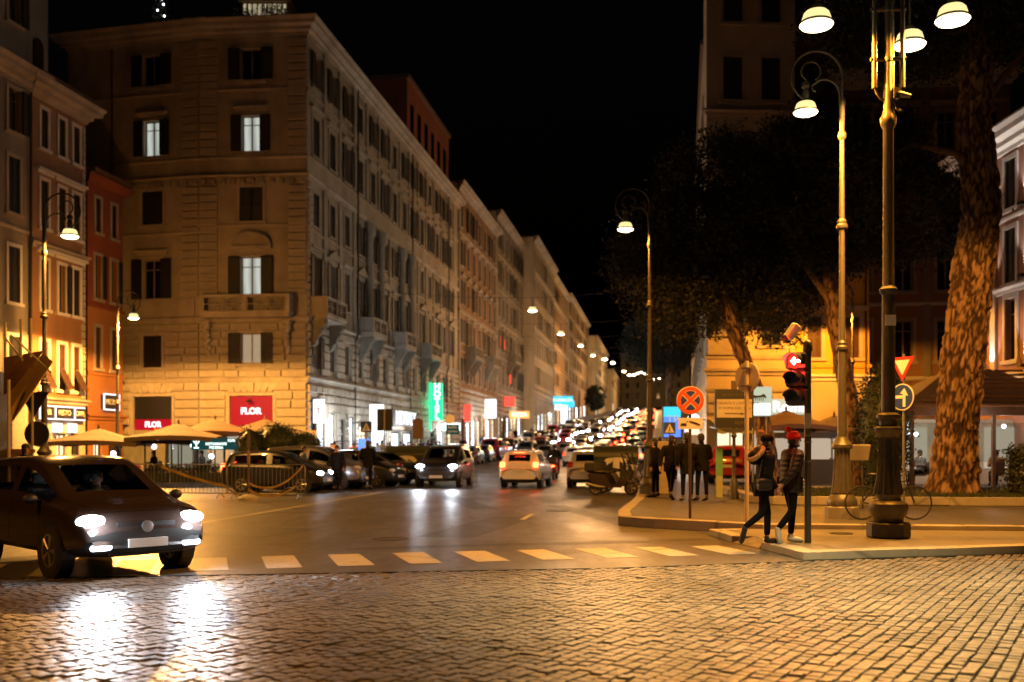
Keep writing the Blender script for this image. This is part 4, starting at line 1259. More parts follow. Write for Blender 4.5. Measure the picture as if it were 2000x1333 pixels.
gB = gp(1640, 1030); gC = gp(1268, 980)
lamppost('slim tan street lamp standing behind the two walkers and the traffic light', (6.80, 21.1, .19), 0, 8.35, 2300, 174, metal='iron_pale')
lamppost('dark street lamp beside the parked scooters, red signal box on its post', (4.25, 31.6, .19), 0, 8.15, 1500, 174, metal='iron_dark')
lamppost('street lamp rising behind the speeding car at the far left', (-13.7, 30.0, 0), PI, 7.8, 2400, 172, metal='iron', col=SOD_L)
lamppost('street lamp among the beige parasols in front of the orange house', (-18.3, 47.5, .13), PI, 7.45, 15000, metal='iron', col=SOD_L)
lamppost('street lamp half hidden behind the pine trunks before the yellow house', (15.4, 46.3, .19), 0, 7.6, 4200, 178, metal='iron_dark')
lamppost('street lamp on the near left pavement ahead of the crossover', (-12.4, 8.6, 0), R(200), 8.0, 1500, 170, metal='iron')

# three armed lamp in front
tl = thing('triple_street_lamp', 'massive three armed lamp post with urn base on the traffic island', 'street lamp', (6.45, 17.55, IZ))
mb = MB(); mb.lathe([(.34, 0), (.36, .03), (.36, .24), (.33, .27)], 8, a0=PI / 8); mb.build('plinth', M['iron_dark'], tl)
mb = MB(); mb.lathe([(.24, .27), (.25, .33), (.30, .40), (.33, .50), (.32, .58), (.27, .62), (.21, .64), (.20, .70), (.22, .74)], 28); mb.build('urn', M['iron'], tl, smooth=40)
mb = MB(); mb.lathe([(.245, .74), (.24, .80), (.195, 1.05), (.175, 1.4), (.165, 1.66), (.18, 1.70)], 28, flute=.84); mb.build('fluted_base', M['iron_dark'], tl, smooth=30)
mb = MB(); mb.lathe([(.15, 1.70), (.17, 1.75), (.23, 1.82), (.235, 1.88), (.14, 1.92), (.15, 2.0), (.195, 2.04), (.195, 2.1), (.12, 2.14)], 24); mb.build('capital', M['iron'], tl, smooth=40)
mb = MB(); mb.lathe([(.115, 2.14), (.105, 4.15), (.14, 4.19), (.15, 4.25), (.11, 4.3)], 18); mb.build('lower_shaft', M['iron_dark'], tl, smooth=40)
mb = MB(); mb.lathe([(.095, 4.3), (.085, 7.0), (.12, 7.05), (.135, 7.12), (.135, 7.18), (.10, 7.26), (.075, 7.36), (.072, 7.75), (.055, 7.8), (.052, 11.0)], 18); mb.build('upper_shaft', M['iron_pale'], tl, smooth=40)
heads = [(178, 1.22, 8.78), (56, 1.55, 8.92), (-6, 1.06, 8.80)]
band = MB()
for z in (8.15, 9.0):
    band.lathe([(.07, z), (.075, z + .02), (.075, z + .07), (.07, z + .09)], 14)
for k, (a, rr, zh) in enumerate(heads):
    ca, sa = math.cos(R(a)), math.sin(R(a))
    P = lambda d, z: (ca * d, sa * d, z)
    arm = MB()
    arm.tube([P(.07, 7.5), P(.13, 7.52), P(.20, 7.62), P(.235, 7.75)], .022, 8)
    arm.tube([P(.235, 7.7), P(.235, 9.2), P(.26, 9.6), P(.36, 10.05), P(.58, 10.35), P(.85, 10.42), P(1.1, 10.3), P(rr, 10.0), P(rr, 9.75)], [.045, .04, .035, .032, .03, .028, .026, .024, .02], 10)
    arm.tube([P(rr, 9.8), P(rr, zh + .3)], .022, 8)
    arm.build('arm', M['iron_pale'], tl, smooth=50)
    for z in (8.15, 9.0): band.tube([P(.05, z + .045), P(.30, z + .045)], .035, 8)
    lamp_head(tl, P(rr, zh), .27)
    q = P(rr, zh - .12)
    lamp_light('SPOT', tl, q, 2700, SOD_A if k != 1 else (1, .50, .12), .11, R(174), .12, name='lamp_light')
    lamp_light('POINT', tl, P(rr - .02, zh + .1), 34, (.9, .85, .5), .25, name='dome_glow')
band.build('clamp_band', M['iron_pale'], tl, smooth=40)
mb = MB(); mb.box(.06, -.10, 7.5, .16, .02, 7.68); mb.tube([(.1, -.04, 7.6), (.34, -.10, 7.53)], [.06, .035], 10); mb.tube([(.08, -.03, 7.5), (.14, -.04, 7.33), (.2, -.05, 7.3)], .022, 8)
mb.build('camera_bracket', M['iron_pale'], tl, smooth=40)
mb = MB(); mb.box(-.09, -.112, 3.62, .09, -.104, 3.80); mb.build('paper_notice', M['white'], tl)

# lamp hung over the junction, nearer than the frame shows
nl = thing('hanging_lamp', 'large hanging lamp over the cobbled junction near the viewer', 'street lamp', (4.3, 11.0, 9.4), 0, 'hanging lamps over the street')
lamp_head(nl, (0, 0, 0), .28)
mb = MB(); mb.tube([(0, 0, .3), (0, 0, .9)], .02, 6); mb.build('hanger', M['iron_dark'], nl)
mb = MB(); mb.tube([(-22, 6, 1.9), (-8, 2.2, 1.1), (0, 0, .9), (8, -2.2, 1.1), (22, -6, 1.9)], .012, 5); mb.build('span_wire', M['black'], nl)
lamp_light('SPOT', nl, (0, 0, -.14), 15000, (1, .78, .37), .12, R(74), 1.0, name='lamp_light')

# hanging street lamps on cables across the street
def hang(X, Y, z, k):
    t = thing('hanging_lamp', ['nearest hanging street lamp on its cable, above the white hatchback', 'second hanging street lamp up the street, lower left of the palazzo row', 'third hanging street lamp in the receding row', 'fourth hanging street lamp in the receding row'][k] if k < 4 else 'small distant hanging street lamp, %s in the receding row above the traffic' % ORD[k], 'street lamp', (X, Y, z), 0, 'hanging lamps over the street')
    lamp_head(t, (0, 0, 0), .26 if k < 4 else .32, 'bowl_far' if k < 4 else 'bowl_distant')
    mb = MB(); mb.tube([(0, 0, .3), (0, 0, .8)], .02, 6); mb.build('hanger', M['iron_dark'], t)
    mb = MB()
    tt = (X + 12) * SY - (Y - 60) * SX
    pts = []
    for i in range(9):
        q = i / 8
        tp = .1 + q * 23.3
        off = tp - tt
        pts.append((SY * off, -SX * off, .8 + 1.1 * (off / (tt if off < 0 else 23.4 - tt)) ** 2))
    mb.tube(pts, .012, 4); mb.build('span_wire', M['black'], t)
    return t
HL = [(1040, 61.5, 9.75), (1095, 79, 10.25), (1134, 98.7, 11.25), (1158, 116.7, 11.9), (1181, 141, 13.5), (1197, 165.6, 15.0)]
for k, (x, D, z) in enumerate(HL):
    X = (x - 1000) * D / 2000
    hang(X, D, z, k)
    lamp_light('POINT', None, (X, D, z - .4), 110 if k == 0 else 380 if k < 2 else 3200, (1, .52, .20) if k > 1 else (.95, .78, .52), .2, name='hanging_lamp_light').parent = None
for k, (x, y, D) in enumerate(((1219, 726, 205), (1229, 733, 225), (1238, 733, 245), (1245, 730, 265), (1252, 728, 285), (1259, 731, 305), (1266, 733, 325), (1271, 737, 345), (1276, 742, 365), (1288, 740, 385))):
    p = px(x, y, D)
    hang(p.x, p.y, p.z, 6 + k)
    if k % 3 == 0: lamp_light('POINT', None, (p.x, p.y, p.z - .5), 16000, (1, .55, .2), .3, name='hanging_lamp_light')
# ================================================================ vehicles
def paint(name, col, metal=0.0, rough=0.28):
    return mat(name, col, rough, metal=metal, spec=0.5, coat=0.6)
PA = {'white': paint('white_car_paint', (.62, .62, .60)), 'black': paint('black_car_paint', (.012, .012, .014)), 'silver': paint('silver_car_paint', (.42, .44, .50), .5, .32),
      'bronze': paint('bronze_brown_car_paint', (.052, .037, .033), .35, .16), 'red': paint('red_car_paint', (.35, .02, .02)), 'grey': paint('grey_car_paint', (.16, .16, .17), .4), 'blue': paint('blue_car_paint', (.03, .05, .14), .3)}
KIND = {'hatch': (3.75, 1.66, 1.48), 'suv': (4.25, 1.82, 1.66), 'cross': (4.35, 1.84, 1.53), 'sedan': (4.5, 1.76, 1.42), 'van': (4.7, 1.88, 1.92)}
def stations(kind):
    L, Wd, H = KIND[kind]
    m = .56 if kind != 'suv' else .62
    b = {'hatch': .90, 'suv': 1.02, 'cross': .96, 'sedan': .88, 'van': 1.08}[kind]
    hd = {'hatch': .92, 'suv': 1.04, 'cross': .95, 'sedan': .88, 'van': 1.02}[kind]     # bonnet height
    ws0, ws1 = {'hatch': (.13, .30), 'suv': (.12, .27), 'cross': (.10, .28), 'sedan': (.10, .25), 'van': (.20, .36)}[kind]
    z0 = .20 if kind not in ('suv', 'cross') else .24
    S_ = [(-.500, z0 + .16, m, b - .22, b - .16, .86, .62, ''), (-.487, z0 + .05, m, b - .02, b + .03, .95, .68, '')]
    if kind == 'sedan':
        S_ += [(-.46, z0, m, b + .02, b + .07, .98, .72, ''), (-.35, z0, m, b + .02, b + .10, 1, .74, 'r'), (-.20, z0, m, b + .01, H - .06, 1, .69, 's'), (-.17, z0, m, b + .01, H - .03, 1, .70, 's')]
    else:
        k = .055 if kind != 'van' else .02
        S_ += [(-.478, z0 + .02, m, b + .02, b + .09, .97, .72, 'r'), (-.478 + k, z0, m, b + .03, H - .12, .99, .71, ''), (-.44 + k * .7, z0, m, b + .03, H - .05, 1, .72, 's')]
    S_ += [(-.13, z0, m, b + .01, H, 1, .72, 's'), (-.035, z0, m, b, H, 1, .72, ''), (-.012, z0, m, b, H - .004, 1, .72, 'f'), (ws0, z0, m, b - .01, H - .06, 1, .70, 'w'),
           (ws1, z0 + .01, m, b - .02, hd + .05, 1, .78, ''), (.40, z0 + .02, m - .01, b - .09, hd - .03, .98, .76, ''), (.465, z0 + .03, m - .03, b - .20, hd - .13, .93, .68, ''), (.492, z0 + .08, m - .05, b - .32, hd - .27, .87, .62, ''), (.500, z0 + .16, m - .08, b - .40, hd - .36, .82, .58, '')]
    return [(s[0] * L, s[1], s[2], s[3], s[4], s[5] * Wd / 2, s[6] * Wd / 2, s[7]) for s in S_]
PN = ['body', 'windscreen', 'rear_window', 'side_window', 'side_window', 'side_window', 'side_window', 'lower_trim']
def car_shell(kind, lv):
    st_ = stations(kind)
    V, Fc, Mi = [], [], []
    NR = 18
    lerp = lambda a, b, t: a + (b - a) * t
    for (x, zb, zm, zl, zt, w, wt, fl) in st_:
        h = [(0, zb), (w * .86, zb), (w * .985, zb + .13), (w, zm), (w * .975, zl), (lerp(w * .97, wt, .07), lerp(zl, zt, .08)), (lerp(w * .97, wt, .86), lerp(zl, zt, .90)), (wt, zt), (wt * .84, zt + .02), (0, zt + .035)]
        V += [(x, p[0], p[1]) for p in h] + [(x, -h[k][0], h[k][1]) for k in range(8, 0, -1)]
    for i in range(len(st_) - 1):
        fl = st_[i][7]
        for k in range(NR):
            k2 = (k + 1) % NR
            Fc.append((i * NR + k, i * NR + k2, (i + 1) * NR + k2, (i + 1) * NR + k))
            seg = k if k < 9 else 17 - k
            L_ = k < 9
            mi = 0
            if fl == 'r' and seg == 8: mi = 2
            if fl == 'w' and seg == 8: mi = 1
            if seg == 5 and fl in ('f', 'w'): mi = 3 if L_ else 5
            if seg == 5 and fl == 's': mi = 4 if L_ else 6
            if seg in (0, 1): mi = 7
            Mi.append(mi)
    Fc.append(tuple(range(NR))); Mi.append(0)
    Fc.append(tuple((len(st_) - 1) * NR + k for k in range(NR - 1, -1, -1))); Mi.append(7)
    me = bpy.data.meshes.new('shell')
    me.from_pydata(V, [], Fc)
    for _ in PN: me.materials.append(None)
    me.polygons.foreach_set('material_index', Mi)
    cr = me.attributes.new('crease_edge', 'FLOAT', 'EDGE')
    for e in me.edges:
        a, b = e.vertices
        if a // NR != b // NR and a % NR == b % NR and (a % NR) in (4, 14): cr.data[e.index].value = .45
        if a // NR != b // NR and a % NR == b % NR and (a % NR) in (2, 16): cr.data[e.index].value = .5
    o = bpy.data.objects.new('shell', me); C.objects.link(o)
    md = o.modifiers.new('s', 'SUBSURF'); md.levels = lv; md.render_levels = lv
    ev = bpy.data.meshes.new_from_object(o.evaluated_get(bpy.context.evaluated_depsgraph_get()))
    bpy.data.objects.remove(o)
    parts = {}
    for p in ev.polygons: parts.setdefault(p.material_index, []).append(tuple(p.vertices))
    co = [tuple(v.co) for v in ev.vertices]
    out = []
    for mi, fs in sorted(parts.items()):
        used = sorted({i for f in fs for i in f}); mp = {v: k for k, v in enumerate(used)}
        m_ = bpy.data.meshes.new(PN[mi])
        m_.from_pydata([co[i] for i in used], [], [tuple(mp[i] for i in f) for f in fs])
        m_.materials.append(PA['black'] if mi == 0 else M['black'] if mi == 7 else M['carglass'])
        m_.polygons.foreach_set('use_smooth', [True] * len(fs))
        out.append((PN[mi], m_, mi))
    return out
def wheel_parts(r, w=.2):
    mb = MB(); mb.T = Matrix.Rotation(PI / 2, 4, 'X')
    mb.lathe([(r * .62, -w / 2), (r * .93, -w / 2), (r, -w * .3), (r, w * .3), (r * .93, w / 2), (r * .62, w / 2)], 22)
    ty = mb.mesh('tyre', M['rubber'], 40)
    mb = MB(); mb.T = Matrix.Rotation(PI / 2, 4, 'X')
    mb.lathe([(r * .60, -w * .2), (r * .64, -w * .52), (r * .58, -w * .50), (r * .54, -w * .30), (r * .12, -w * .34), (r * .05, -w * .5)], 20)
    mb.lathe([(r * .60, w * .2), (r * .64, w * .52), (r * .58, w * .50), (r * .54, w * .30), (r * .12, w * .34), (r * .05, w * .5)], 20)
    rim = mb.mesh('rim', M['rim'], 40)
    mb = MB()
    for sgn in (-1, 1):
        for k in range(5):
            a = 2 * PI * k / 5
            for b in (-.1, .1):
                mb.tube([(math.cos(a) * r * .08, sgn * w * .45, math.sin(a) * r * .08), (math.cos(a + b) * r * .6, sgn * w * .46, math.sin(a + b) * r * .6)], [r * .05, r * .07], 5)
    sp = mb.mesh('spokes', M['rim'])
    return ty, rim, sp
CARS = {}
def car_proto(kind, lv=1):
    key = (kind, lv)
    if key in CARS: return CARS[key]
    L, Wd, H = KIND[kind]
    d = {'shell': car_shell(kind, lv), 'wr': .31 if kind in ('hatch', 'sedan') else .345}
    d['wheel'] = wheel_parts(d['wr'])
    def one(name, m, fn, smooth=40):
        mb = MB(); fn(mb); return (name, mb.mesh(name, M[m], smooth))
    hw = Wd / 2
    b = {'hatch': .70, 'suv': .86, 'cross': .74, 'sedan': .68, 'van': .80}[kind]
    d['hz'] = b
    d['head'] = []
    for s in (1, -1):
        mb = MB(); mb.sph((L * .462, s * hw * .72, b), (.14, .19, .085), 10, 7); d['head'].append(mb.mesh('headlight', M['head_off'], 60))
    d['tail'] = []
    tz = {'hatch': .92, 'suv': 1.0, 'cross': .92, 'sedan': .82, 'van': 1.05}[kind]
    for s in (1, -1):
        mb = MB(); mb.bbox(-L * .494, s * hw * .80 - .11, tz - .12, -L * .455, s * hw * .80 + .10, tz + .12, .03); d['tail'].append(mb.mesh('tail_light', M['tail_off'], 60))
    ex = []
    ex.append(one('front_plate', 'plate', lambda m: m.box(L * .493, -.26, .40, L * .508, .26, .51)))
    ex.append(one('rear_plate', 'plate', lambda m: m.box(-L * .512, -.26, tz - .28, -L * .492, .26, tz - .16)))
    ex.append(one('grille', 'black', lambda m: m.box(L * .482, -hw * .42, b - .14, L * .4955, hw * .42, b - .02)))
    ex.append(one('air_intake', 'black', lambda m: m.box(L * .44, -hw * .55, .31, L * .492, hw * .55, .40)))
    for s in (1, -1):
        ex.append(one('wing_mirror', 'black', lambda m: (m.sph((L * .215, s * (hw + .09), 1.0 if kind != 'van' else 1.15), (.07, .10, .07), 8, 6), m.tube([(L * .215, s * hw * .92, .95), (L * .215, s * (hw + .05), .98)], .02, 5))))
        ex.append(one('door_handle', 'black', lambda m: m.box(-L * .03, s * hw * .985 - .012, .80, L * .01, s * hw * .985 + .012, .825)))
    mb = MB(); mb.sph((L * .40, 0, b - .03), .001, 3, 2)
    d['extra'] = ex
    arch = MB(); arch.ytube((0, 0), d['wr'] * 1.16, -.09, .09, 24); d['arch'] = arch.mesh('wheel_arch', M['black'])
    CARS[key] = d
    return d
def tinted():
    m = bpy.data.materials.new('tinted_car_glass'); m.use_nodes = True
    nt = m.node_tree; nt.nodes.clear(); N, L = nt.nodes.new, nt.links.new
    o = N('ShaderNodeOutputMaterial'); mx = N('ShaderNodeMixShader'); t = N('ShaderNodeBsdfTransparent'); g = N('ShaderNodeBsdfGlossy'); f = N('ShaderNodeFresnel')
    g.inputs['Roughness'].default_value = .03; f.inputs[0].default_value = 1.5; t.inputs[0].default_value = (.55, .58, .58, 1)
    L(f.outputs[0], mx.inputs[0]); L(t.outputs[0], mx.inputs[1]); L(g.outputs[0], mx.inputs[2]); L(mx.outputs[0], o.inputs[0])
    return m
M['tint'] = tinted()
from mathutils.bvhtree import BVHTree
def detail(t, kind):
    # door gaps, bonnet line, seats, dashboard and steering wheel
    L, Wd, H = KIND[kind]
    hw = Wd / 2
    body = [c for c in t.children if c.name.split('.')[0] == 'body'][0]
    me = body.data
    bv = BVHTree.FromPolygons([v.co[:] for v in me.vertices], [tuple(p.vertices) for p in me.polygons])
    def line(name, pts, src, dr, w=.006):
        mb = MB(); prev = None
        for i, p in enumerate(pts):
            a, b = Vector(p), Vector(pts[min(i + 1, len(pts) - 1)]) if i < len(pts) - 1 else Vector(p)
            hit = bv.ray_cast(a + Vector(src), Vector(dr))
            if hit[0] is None: prev = None; continue
            q = hit[0] - Vector(dr) * .002
            d = (Vector(pts[i + 1]) - a) if i < len(pts) - 1 else (a - Vector(pts[i - 1]))
            sd = d.cross(Vector(dr)).normalized() * w
            if prev: mb.quad(prev[0], q + sd, q - sd, prev[1])
            prev = (q + sd, q - sd)
        if mb.v: mb.build(name, M['black'], t)
    for s in (1, -1):
        src, dr = (0, s * 2, 0), (0, -s, 0)
        for x in (-.028 * L, .225 * L, -.27 * L):
            line('door_gap', [(x, 0, .36 + .56 * k / 10) for k in range(11)], src, dr)
        line('door_gap', [(-.27 * L + .495 * L * k / 14, 0, .36) for k in range(15)], src, dr)
    line('bonnet_gap', [(L * .455 + .0 * k, -hw * .62 + hw * 1.24 * k / 12, 0) for k in range(13)], (0, 0, 3), (0, 0, -1))
    for s in (1, -1): line('bonnet_gap', [(L * .30 + L * .155 * k / 10, s * hw * (.80 - .018 * k), 0) for k in range(11)], (0, 0, 3), (0, 0, -1))
    for y in (-.36, .36):
        mb = MB(); mb.bbox(-.25, y - .24, .30, .25, y + .24, .50, .05); mb.T = Matrix.Translation((-.22, y, .5)) @ Matrix.Rotation(R(-14), 4, 'Y'); mb.bbox(-.06, -.23, 0, .06, .23, .62, .04); mb.bbox(-.04, -.13, .66, .04, .13, .84, .03); mb.build('front_seat', M['iron_dark'], t)
    mb = MB(); mb.bbox(-1.25, -.62, .30, -.75, .62, .48, .05); mb.T = Matrix.Translation((-1.2, 0, .48)) @ Matrix.Rotation(R(-16), 4, 'Y'); mb.bbox(-.06, -.6, 0, .06, .6, .62, .04); mb.build('rear_seat', M['iron_dark'], t)
    mb = MB(); mb.bbox(.45, -hw * .82, .62, 1.1, hw * .82, .88, .05); mb.build('dashboard', M['black'], t)
    mb = MB(); mb.T = Matrix.Translation((.34, .36, .86)) @ Matrix.Rotation(R(-65), 4, 'Y')
    mb.tube([(.18 * math.cos(2 * PI * k / 20), .18 * math.sin(2 * PI * k / 20), 0) for k in range(21)], .016, 6); mb.box(-.17, -.02, -.01, .17, .02, .01); mb.build('steering_wheel', M['black'], t)
    mb = MB(); mb.box(-L * .40, -hw * .78, .27, L * .38, hw * .78, .30); mb.build('floor_pan', M['black'], t)
def setmat(o, m, i=0):
    o.material_slots[i].link = 'OBJECT'
    o.material_slots[i].material = m
def car(kind, label, pcol, loc, heading, head=None, tail=None, group=None, name='parked_car', lv=1, lite=False, pitch=0.0):
    d = car_proto(kind, lv)
    L, Wd, H = KIND[kind]
    t = thing(name, label, 'van' if kind == 'van' else 'car', loc, 0, group)
    t.rotation_euler = (0, -pitch, heading)
    for nm, me, mi in d['shell']:
        if lite and mi in (3, 5): continue
        o = inst(nm, me, t)
        if mi == 0: setmat(o, PA[pcol])
        if lv == 2 and 1 <= mi <= 6: setmat(o, M['tint'])
    for s, me in zip((1, -1), d['head']):
        if lite and not head: continue
        o = inst('headlight', me, t)
        if head: setmat(o, M[head])
        if lite and head: o.scale = (1.4, 1.4, 1.9); o.location = (-.4 * L * .462, -.4 * s * Wd / 2 * .72, -.9 * d['hz'])
    for s, me in zip((1, -1), d['tail']):
        if lite and not tail: continue
        o = inst('tail_light', me, t)
        if tail: setmat(o, M[tail])
        if lite and tail: o.scale = (1, 1.35, 1.25); o.location = (0, -.35 * s * Wd / 2 * .8, -.23)
    r = d['wr']
    for x in (L * .30, -L * .285):
        for s in (1, -1):
            if not lite: inst('wheel_arch', d['arch'], t, (x, s * (Wd / 2 - .10), r + .015))
            w = inst('wheel', d['wheel'][0], t, (x, s * (Wd / 2 - .105), r))
            if not lite:
                inst('rim', d['wheel'][1], w); inst('spokes', d['wheel'][2], w)
    if not lite:
        for nm, me in d['extra']: inst(nm, me, t)
    if lv == 2: detail(t, kind)
    return t
def beams(t, kind, power, size=70, down=4, rad=.07, col=(.86, .92, 1.0)):
    L, Wd, H = KIND[kind]
    for s in (1, -1):
        lamp_light('POINT', t, (L * .50 + .10, s * Wd / 2 * .72, CARS[(kind, 2)]['hz']), power * .12, col, .06, name='lens_glow')
        lamp_light('SPOT', t, (L * .50 + .06, s * Wd / 2 * .72, CARS[(kind, 2)]['hz']), power, col, rad, R(size), .9, (0, R(-90 + down), 0), 'headlight_beam')

# --- the near ones
lead = t = car('cross', 'bronze brown crossover with blazing headlights driving across the crosswalk', 'bronze', (-6.22, 14.7, 0), R(-45), 'head_big', None, name='moving_car', lv=2)
beams(t, 'cross', 300, 95, 3, .10)
for s in (1, -1):
    mb = MB(); mb.bbox(2.06, s * .60 - .13, .38, 2.185, s * .60 + .13, .46, .025); mb.build('fog_light', M['drl'], t)
mb = MB(); mb.T = Matrix.Translation((4.35 * .497, 0, .66)) @ Matrix.Rotation(PI / 2, 4, 'Y'); mb.lathe([(.075, -.02), (.075, .02), (.055, .026)], 16); mb.build('badge', M['rim'], t, smooth=40)
t = car('suv', 'black off-roader with headlights on coming down the street', 'black', (-2.75, 42.5, 0), R(-97), 'head', None, name='moving_car', lv=2)
beams(t, 'suv', 110, 110, 4, .10)
t = car('hatch', 'small white hatchback driving away with tail lights lit', 'white', (.62, 42.2, 0), R(79), None, 'brake', name='moving_car', lv=2)
mb = MB(); mb.box(-1.78, -.22, 1.40, -1.72, .22, 1.425); mb.build('brake_light', M['brake'], t)
mb = MB(); mb.box(-1.9, -.2, .66, -1.885, .2, .75); mb.build('plate_lamp', M['win_warm'], t)
car('hatch', 'silver hatchback parked with its rear beside the scooters', 'silver', (3.2, 42.2, 0), R(82), None, None, lv=2)
t = car('hatch', 'black hatchback pulling out behind the taped crowd barrier', 'black', (-8.5, 37.2, 0), R(-6), 'head', 'brake', lv=2)
lamp_light('SPOT', t, (1.95, -.6, .7), 120, (.85, .9, 1), .06, R(100), .9, (0, R(-86), 0), 'headlight_beam')
car('suv', 'dark car parked just behind the black hatchback', 'grey', (-7.6, 39.9, 0), R(-14), None, None, lv=2)
car('hatch', 'dark hatchback parked third in the slanted row', 'black', (-6.3, 42.0, 0), R(-16), None, None, lv=2)
car('sedan', 'black saloon parked with its tail toward the dark bins', 'black', (-6.2, 44.6, 0), R(150), None, None, lv=2)
p = st(19, 14.0)
car('hatch', 'pale silver hatchback waiting behind the white hatchback', 'white', (4.85, 79, road_z(79)), STANG, None, 'tail', name='moving_car', lv=2, pitch=.015)
# --- parked along the left kerb
rg = random.Random(5)
cols = ['white', 'black', 'grey', 'black', 'red', 'silver', 'black', 'blue', 'white', 'grey']
nm = {'white': 'white', 'black': 'black', 'grey': 'grey', 'red': 'dark red', 'silver': 'silver', 'blue': 'dark blue'}
for k in range(24):
    s = 12 + 5.3 * k
    p = st(s, 5.6)
    kd = ['hatch', 'suv', 'hatch', 'sedan', 'van'][k % 5]
    c = cols[k % 10]
    lab = ('white hatchback parked first along the left kerb behind the off-roader' if k == 0 else
           '%s %s parked along the left kerb, %s' % (nm[c], {'hatch': 'hatchback', 'suv': 'off-roader', 'sedan': 'saloon', 'van': 'van'}[kd],
            ['', 'second from the near end', 'third from the near end', 'fourth from the near end', 'fifth from the near end', 'sixth from the near end', 'seventh from the near end', 'eighth from the near end'][k]) if k < 8 else
           '%s %s parked far along the left kerb, %s from the near end' % (nm[c], {'hatch': 'hatchback', 'suv': 'off-roader', 'sedan': 'saloon', 'van': 'van'}[kd], ORD[k]))
    car(kd, lab, c, (p.x, p.y, p.z), STANG + rg.uniform(-.03, .03), None, 'tail' if k in (5, 9) else None, 'cars parked along the left kerb', lite=k > 10, pitch=math.atan(max(0, min(.05, (p.y - 60) / 1200))))
# --- traffic queues
def queue(n, s0, ds, t0, dirn, group, lab):
    s = s0
    for k in range(n):
        tt = t0 + rg.uniform(-.75, .75)
        p = st(s, tt)
        kd = rg.choice(['hatch', 'suv', 'hatch', 'sedan', 'van' if s > 70 else 'hatch'])
        sl = math.atan(max(0, min(.05, (p.y - 60) / 1200)))
        on = dirn < 0
        c = rg.choice(cols)
        car(kd, lab(k, nm[c], kd), c, (p.x, p.y, p.z), STANG + (PI if on else 0), 'head_far' if on else None, None if on else rg.choice(['brake', 'brake', 'tail']),
            group, 'moving_car', lite=s > 60, pitch=-sl if on else sl)
        s += ds * rg.uniform(.85, 1.25) * (1 + s / 400)
kn = {'hatch': 'hatchback', 'suv': 'off-roader', 'sedan': 'saloon', 'van': 'van'}
queue(26, 32, 7.4, 8.6, -1, 'oncoming cars in the traffic queue', lambda k, c, kd: 'oncoming %s %s with white headlights, %s in the lane nearest the left pavement' % (c, kn[kd], ORD[k]))
queue(28, 26, 7.4, 11.6, -1, 'oncoming cars in the traffic queue', lambda k, c, kd: 'oncoming %s %s with white headlights, %s in the oncoming lane at mid street' % (c, kn[kd], ORD[k]))
queue(30, 22, 6.8, 15.3, 1, 'cars queueing away up the street', lambda k, c, kd: 'departing %s %s with red tail lights, %s in the uphill middle lane' % (c, kn[kd], ORD[k]))
queue(30, 16, 6.6, 18.0, 1, 'cars queueing away up the street', lambda k, c, kd: 'departing %s %s with red tail lights, %s in the lane by the right pavement' % (c, kn[kd], ORD[k]))

